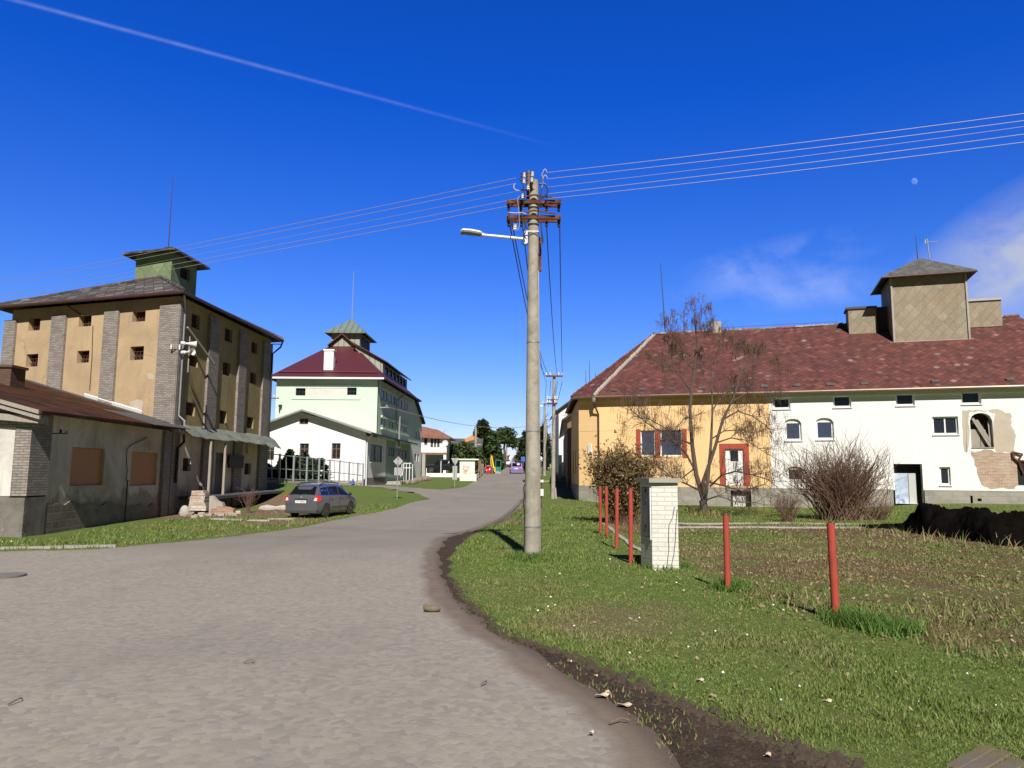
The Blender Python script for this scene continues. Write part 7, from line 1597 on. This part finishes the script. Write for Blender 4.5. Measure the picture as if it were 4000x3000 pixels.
# ================================================================ GRASS BLADES
def blades(name,X,Y,H,Wd,colA,colB,mix,lean=.5,mat=None,curve=True,lab=None):
    Z=ground_h(X,Y)[0]-.01; n=len(X); az=RNG.random(n)*6.283; ln=H*lean*(.2+RNG.random(n)); dx,dy=np.cos(az),np.sin(az); fa=RNG.random(n)*6.283; wx,wy=np.cos(fa)*Wd,np.sin(fa)*Wd
    b0=np.stack([X-wx,Y-wy,Z],1); b1=np.stack([X+wx,Y+wy,Z],1); m0=np.stack([X+dx*ln*.35-wx*.7,Y+dy*ln*.35-wy*.7,Z+H*.55],1); m1=np.stack([X+dx*ln*.35+wx*.7,Y+dy*ln*.35+wy*.7,Z+H*.55],1); tpp=np.stack([X+dx*ln,Y+dy*ln,Z+H],1)
    co=np.stack([b0,b1,m1,m0,tpp],1).reshape(-1,3); k=np.arange(n)*5
    q=np.stack([k,k+1,k+2],1); q2=np.stack([k,k+2,k+3],1); q3=np.stack([k+3,k+2,k+4],1); f=np.concatenate([q,q2,q3])
    c=np.array(colA)*(1-mix[:,None])+np.array(colB)*mix[:,None]; c=c*(.6+.8*RNG.random(n))[:,None]; c=np.concatenate([np.clip(c,0,1),np.ones((n,1))],1); c=np.repeat(c,5,axis=0)
    o=np_mesh(name,co,f,mat,{'tint':c},smooth=False); o['kind']='stuff'; o['label']=lab; return o
gmm,t,b=nt('grass_blade'); N=NB(t); a=N.n('ShaderNodeAttribute',attribute_name='tint'); N.l(a.outputs['Color'],b.inputs['Base Color']); b.inputs['Roughness'].default_value=.6; b.inputs['Specular IOR Level'].default_value=.2
tr_=t.nodes.new('ShaderNodeBsdfTranslucent'); N.l(a.outputs['Color'],tr_.inputs['Color']); mx=t.nodes.new('ShaderNodeMixShader'); mx.inputs[0].default_value=.3; N.l(b.outputs[0],mx.inputs[1]); N.l(tr_.outputs[0],mx.inputs[2]); N.l(mx.outputs[0],[n for n in t.nodes if n.type=='OUTPUT_MATERIAL'][0].inputs[0])
def scatter(n,r0,r1,a0,a1):
    r=np.exp(RNG.random(n)*(math.log(r1)-math.log(r0))+math.log(r0)); a=np.radians(a0+(a1-a0)*RNG.random(n)); return r*np.sin(a),r*np.cos(a),r
def grassfield(n,r0,r1,a0,a1,hk,name,lab):
    X,Y,r=scatter(n,r0,r1,a0,a1); _,dr,dm,dg=ground_h(X,Y); lot=sm(-sdist(X,Y,LOT),-.3,.7); pat=patches(X,Y); cl=fbm(X,Y,1.1,31); c2=fbm(X,Y,.35,33); c3=fbm(X,Y,4.,35)
    dens=(sm(dg,.0,.3))*(1-.8*sm(pat,.3,.7))*(.3+.7*sm(c3,.3,.55))*(1-.45*lot*sm(c2,.35,.55)); keep=RNG.random(n)<dens
    keep&=~((X<-13.9)&(Y>22.5)&(Y<46)&(X>-30)); X,Y,r,cl,c2,lot,c3,pat=[q[keep] for q in (X,Y,r,cl,c2,lot,c3,pat)]
    H=(.028+.035*cl+.05*sm(cl,.5,.7))*(.7+.6*RNG.random(len(X)))*hk*(1+.012*r); W_=.0021+.0005*r
    dryf=np.clip(.28*RNG.random(len(X))+.55*(RNG.random(len(X))<.10)+lot*sm(c2,.30,.48)*(.3+.6*RNG.random(len(X)))+.5*(sm(c2,.5,.62))*RNG.random(len(X))+.9*pat*RNG.random(len(X)),0,1)
    blades(name,X,Y,H,W_,(.16,.25,.052),(.31,.24,.13),dryf,.8,gmm,lab=lab)
grassfield(420000,3.4,24,-6,44,.52,'grass','green and straw coloured turf blades on the verge')
grassfield(90000,16,42,-42,8,1.0,'grass','green turf blades on the far side of the road')
grassfield(70000,22,48,4,42,.75,'grass','rough grass of the yard before the long building')
# taller tufts: along the kerb, the posts and the pole
def tufts(pts,n,s,hh,name,lab,dry=.2):
    X=[];Y=[]
    for (u,v) in pts:
        p=gp(u,v); X.append(p.x+RNG.normal(size=n)*s); Y.append(p.y+RNG.normal(size=n)*s)
    X=np.concatenate(X);Y=np.concatenate(Y); H=hh*(.4+.9*RNG.random(len(X))); r=np.hypot(X,Y); blades(name,X,Y,H,.003+.0005*r,(.10,.21,.035),(.34,.26,.14),np.clip(dry*2*RNG.random(len(X)),0,1),.7,gmm,lab=lab)
tufts([(2040,2185),(2075,2195),(2055,2190),(2110,2190)],420,.16,.16,'grass_tuft','taller green grass tuft at the foot of the concrete pole')
tufts([(3290,2430),(3330,2450),(3370,2455),(3420,2460),(3480,2480),(3520,2475),(2850,2305),(2870,2310)],380,.13,.16,'grass_tuft','dark green grass tufts around the nearest red posts',.1)
tufts([(2560,2225),(2600,2228),(2650,2225),(2520,2205)],300,.12,.14,'grass_tuft','grass tufts at the foot of the white brick pillar',.15)
tufts([(3030,2330),(3060,2350),(3110,2370),(2960,2320),(3600,2500),(3700,2520),(3900,2560),(3960,2590),(3800,2440),(3650,2400),(3860,2380)],60,.25,.15,'dry_weeds','pale dry weeds and stalks along the yard edge',.75)
tufts([(3420,2085),(3470,2092),(3530,2098),(3600,2106),(3700,2120),(3780,2130),(3850,2140),(3900,2148),(3960,2150),(3300,2070),(3220,2060),(3150,2055),(3350,2045),(3250,2040)],12,.6,.36,'dry_weeds','tall dry stalks in front of the black soil heap',.95)
tufts([(2210,2640),(2150,2600),(2330,2680),(2420,2710),(2560,2800),(2640,2850),(2480,2790),(2500,2830),(2620,2900)],45,.10,.045,'grass_tuft','torn grass tufts along the edge of the mud',.6)
tufts([(2755,2012),(2740,2010),(2770,2016)],200,.3,.3,'dry_weeds','dry grass round the foot of the bare tree',.8)
# daisies and litter specks
X,Y,r=scatter(160,6,34,-40,40); _,dr,dm,dg=ground_h(X,Y); k=(dg>.3)&(sdist(X,Y,LOT)>0); X,Y,r=X[k],Y[k],r[k]; Z=ground_h(X,Y)[0]+.045; C=np.stack([X,Y,Z],1); n=len(C); s=(.004+.00045*r)[:,None]*(.4+RNG.random(n))[:,None]
U=np.tile([1.,0,0],(n,1))*s; V=np.tile([0,.8,.6],(n,1))*s; c_,f_=quads_np(C,U,V); o=np_mesh('white_flowers',c_,f_,MT['porcelain'],smooth=False); o['kind']='stuff'; o['label']='tiny white daisies scattered in the turf'
X,Y,r=scatter(4500,6,30,5,42); _,dr,dm,dg=ground_h(X,Y); k=(dg>.2)&((sdist(X,Y,LOT)<.5)|(RNG.random(len(X))<.22)); X,Y,r=X[k],Y[k],r[k]; Z=ground_h(X,Y)[0]+.03; C=np.stack([X,Y,Z],1); n=len(C); s=(.008+.0008*r)[:,None]*(.5+RNG.random(n))[:,None]; U=rdir(n)*s; V=np.cross(U,rdir(n)); V=V/np.linalg.norm(V,axis=1)[:,None]*s*.5; c_,f_=quads_np(C,U,V); o=np_mesh('leaf_litter',c_,f_,MT['drystalk'],smooth=False); o['kind']='stuff'; o['label']='scraps of dry brown leaves on the rough yard grass'
X,Y,r=scatter(9000,4.2,16,-6,40); _,dr,dm,dg=ground_h(X,Y); k=(dm<.05)&(dr>-.35); X,Y,r=X[k],Y[k],r[k]; s=.004+.02*RNG.random(len(X))**4
ge_=np.array(grass_R); tt=RNG.random(1500)*(len(ge_)-1); ii=tt.astype(int); ff=(tt-ii)[:,None]; pp=ge_[ii]*(1-ff)+ge_[np.minimum(ii+1,len(ge_)-1)]*ff+RNG.normal(size=(1500,2))*.07; kk=pp[:,1]<13
X=np.concatenate([X,pp[kk,0]]); Y=np.concatenate([Y,pp[kk,1]]); s=np.concatenate([s,.008+.04*RNG.random(kk.sum())**2.2]); Z=ground_h(X,Y)[0]+.0; n=len(X)
if n:
    C=np.stack([X,Y,Z+s*.4],1); tet=np.array([[1,0,-.4],[-.5,.87,-.4],[-.5,-.87,-.4],[0,0,.8]]); rot=RNG.random(n)*6.283; cs,sn=np.cos(rot),np.sin(rot)
    T0=np.stack([tet[None,:,0]*cs[:,None]-tet[None,:,1]*sn[:,None],tet[None,:,0]*sn[:,None]+tet[None,:,1]*cs[:,None],np.repeat(tet[None,:,2],n,0)*.8],2)*s[:,None,None]+C[:,None,:]
    k4=np.arange(n)*4; f_=np.concatenate([np.stack([k4,k4+1,k4+3],1),np.stack([k4+1,k4+2,k4+3],1),np.stack([k4+2,k4,k4+3],1)]); o=np_mesh('mud_clods',T0.reshape(-1,3),f_,simple('mud_crumb',(.06,.042,.028),.95,0,.5,30),smooth=False); o['kind']='stuff'; o['label']='crumbs of dark earth in the mud strip'
# ---------------------------------------------------------------- camera, light, sky
cam=bpy.data.cameras.new('camera'); co=bpy.data.objects.new('camera',cam); COL.objects.link(co)
co.matrix_world=Matrix.Translation(CAM)@RM.to_4x4(); cam.lens=36*FPX/4000; cam.sensor_width=36; cam.clip_end=9000; cam.clip_start=.1
sc.camera=co
SUN_EL=math.radians(42); SUNV=Vector((.125,-.99,0)).normalized()*math.cos(SUN_EL)+Vector((0,0,math.sin(SUN_EL)))
sl=bpy.data.lights.new('sun','SUN'); sl.energy=5.0; sl.angle=math.radians(.5); sl.color=(1,.95,.87)
so=bpy.data.objects.new('sun',sl); COL.objects.link(so); so.rotation_euler=SUNV.to_track_quat('Z','Y').to_euler()
w=bpy.data.worlds.new('World'); sc.world=w; w.use_nodes=True; t=w.node_tree
for n in list(t.nodes): t.nodes.remove(n)
N=NB(t); out=t.nodes.new('ShaderNodeOutputWorld'); bg=t.nodes.new('ShaderNodeBackground'); N.l(bg.outputs[0],out.inputs[0])
sky=t.nodes.new('ShaderNodeTexSky'); sky.sky_type='NISHITA'; sky.sun_disc=False; sky.sun_elevation=SUN_EL
sky.sun_rotation=math.atan2(SUNV.x,SUNV.y); sky.air_density=1.0; sky.dust_density=.25; sky.ozone_density=3.5; sky.altitude=400
STR=.085; bg.inputs['Strength'].default_value=STR
hs=t.nodes.new('ShaderNodeHueSaturation'); hs.inputs['Saturation'].default_value=1.22; hs.inputs['Value'].default_value=1.0; N.l(sky.outputs[0],hs.inputs['Color'])
gm_=t.nodes.new('ShaderNodeGamma'); gm_.inputs[1].default_value=1.0; N.l(hs.outputs[0],gm_.inputs[0])
dirv=t.nodes.new('ShaderNodeTexCoord').outputs['Generated']
def dotn(v):
    q=t.nodes.new('ShaderNodeVectorMath'); q.operation='DOT_PRODUCT'; N.l(dirv,q.inputs[0]); q.inputs[1].default_value=v; return q.outputs['Value']
# sky ahead of the camera tinted blue, the rest dimmed to weaken fill
fr=N.ramp(dotn(Vector((0,.93,.32)).normalized()),.42,.80); 
skyc=N.mix(1.,gm_.outputs[0],N.mix(fr,(.13,.135,.15),N.mix(N.ramp(dotn(Vector((0,0,1))),.0,.46),(.98,.92,1.25),(.11,.62,1.66))),'MULTIPLY')
# contrail: a thin great-circle band
r1=ray(0,-15).normalized(); r2=ray(2206,580).normalized(); nn=r1.cross(r2).normalized(); ax=(r2-r1*r1.dot(r2)).normalized()
dn=N.math('ABSOLUTE',dotn(nn)); al=dotn(ax); ex=r2.dot(ax)
f=N.math('SUBTRACT',1.,N.math('DIVIDE',dn,.0034),True)
f=N.math('MULTIPLY',N.math('POWER',f,1.3),N.ramp(al,ex*.35,ex,(1,1,1,1),(0,0,0,1)))
f=N.math('MULTIPLY',f,N.ramp(N.noise(N.mp(dirv,(60,60,60)),1.,4,.6),.25,.7,(.55,.55,.55,1),(1,1,1,1)))
f=N.math('MULTIPLY',f,N.math('GREATER_THAN',dotn(Vector((0,1,0))),0.))
skyc=N.mix(N.math('MULTIPLY',f,.20),skyc,tuple(c/STR for c in (.55,.66,.9)))
# thin cloud at the right and a wisp beside it
def cloud(u,v,rx,ry,amt,seed,rot=0,col=(.50,.53,.70),lo=.38,hi=.72):
    global skyc
    c=ray(u,v).normalized(); rt=Vector((c.y,-c.x,0)).normalized(); up=rt.cross(c)
    a=math.radians(rot); e1=rt*math.cos(a)+up*math.sin(a); e2=up*math.cos(a)-rt*math.sin(a)
    x=N.math('DIVIDE',dotn(e1),rx); y=N.math('DIVIDE',dotn(e2),ry)
    r=N.math('SQRT',N.math('ADD',N.math('MULTIPLY',x,x),N.math('MULTIPLY',y,y)))
    m=N.ramp(r,.25,1.,(1,1,1,1),(0,0,0,1))
    ns=N.ramp(N.noise(N.mp(dirv,(9,9,14),(0,0,0),(seed,0,0)),1.3,7,.6,.4),lo,hi)
    m=N.math('MULTIPLY',N.math('MULTIPLY',m,ns),N.math('GREATER_THAN',dotn(c),0.))
    skyc=N.mix(N.math('MULTIPLY',m,amt),skyc,tuple(q/STR for q in col))
cloud(4060,985,.17,.085,.75,3,24,(.47,.48,.53),.18,.55)
cloud(2980,1040,.16,.035,.30,8,10,(.42,.5,.8),.4,.65)
cloud(3150,1130,.12,.03,.3,5,0,(.45,.52,.8),.4,.65)
# daytime moon, a gibbous disc
c=ray(3575,707).normalized(); c2=ray(3571,702).normalized()
d1=dotn(c); d2=dotn((c+Vector((-.0018,0,-.0006))).normalized())
disc=N.ramp(d1,0,1); 
rr_=.0038
f=N.math('MULTIPLY',N.math('GREATER_THAN',d1,math.cos(rr_)),N.math('GREATER_THAN',d2,math.cos(rr_*1.08)))
f=N.math('MULTIPLY',f,N.ramp(N.noise(N.mp(dirv,(260,260,260)),1.,3),.3,.7,(.14,.14,.14,1),(.36,.36,.36,1)))
skyc=N.mix(f,skyc,tuple(q/STR for q in (.42,.55,.85)))
N.l(skyc,bg.inputs['Color'])
sc.view_settings.view_transform='Standard'; sc.view_settings.look='None'; sc.view_settings.exposure=.36; sc.view_settings.gamma=1
sc.render.engine='CYCLES'
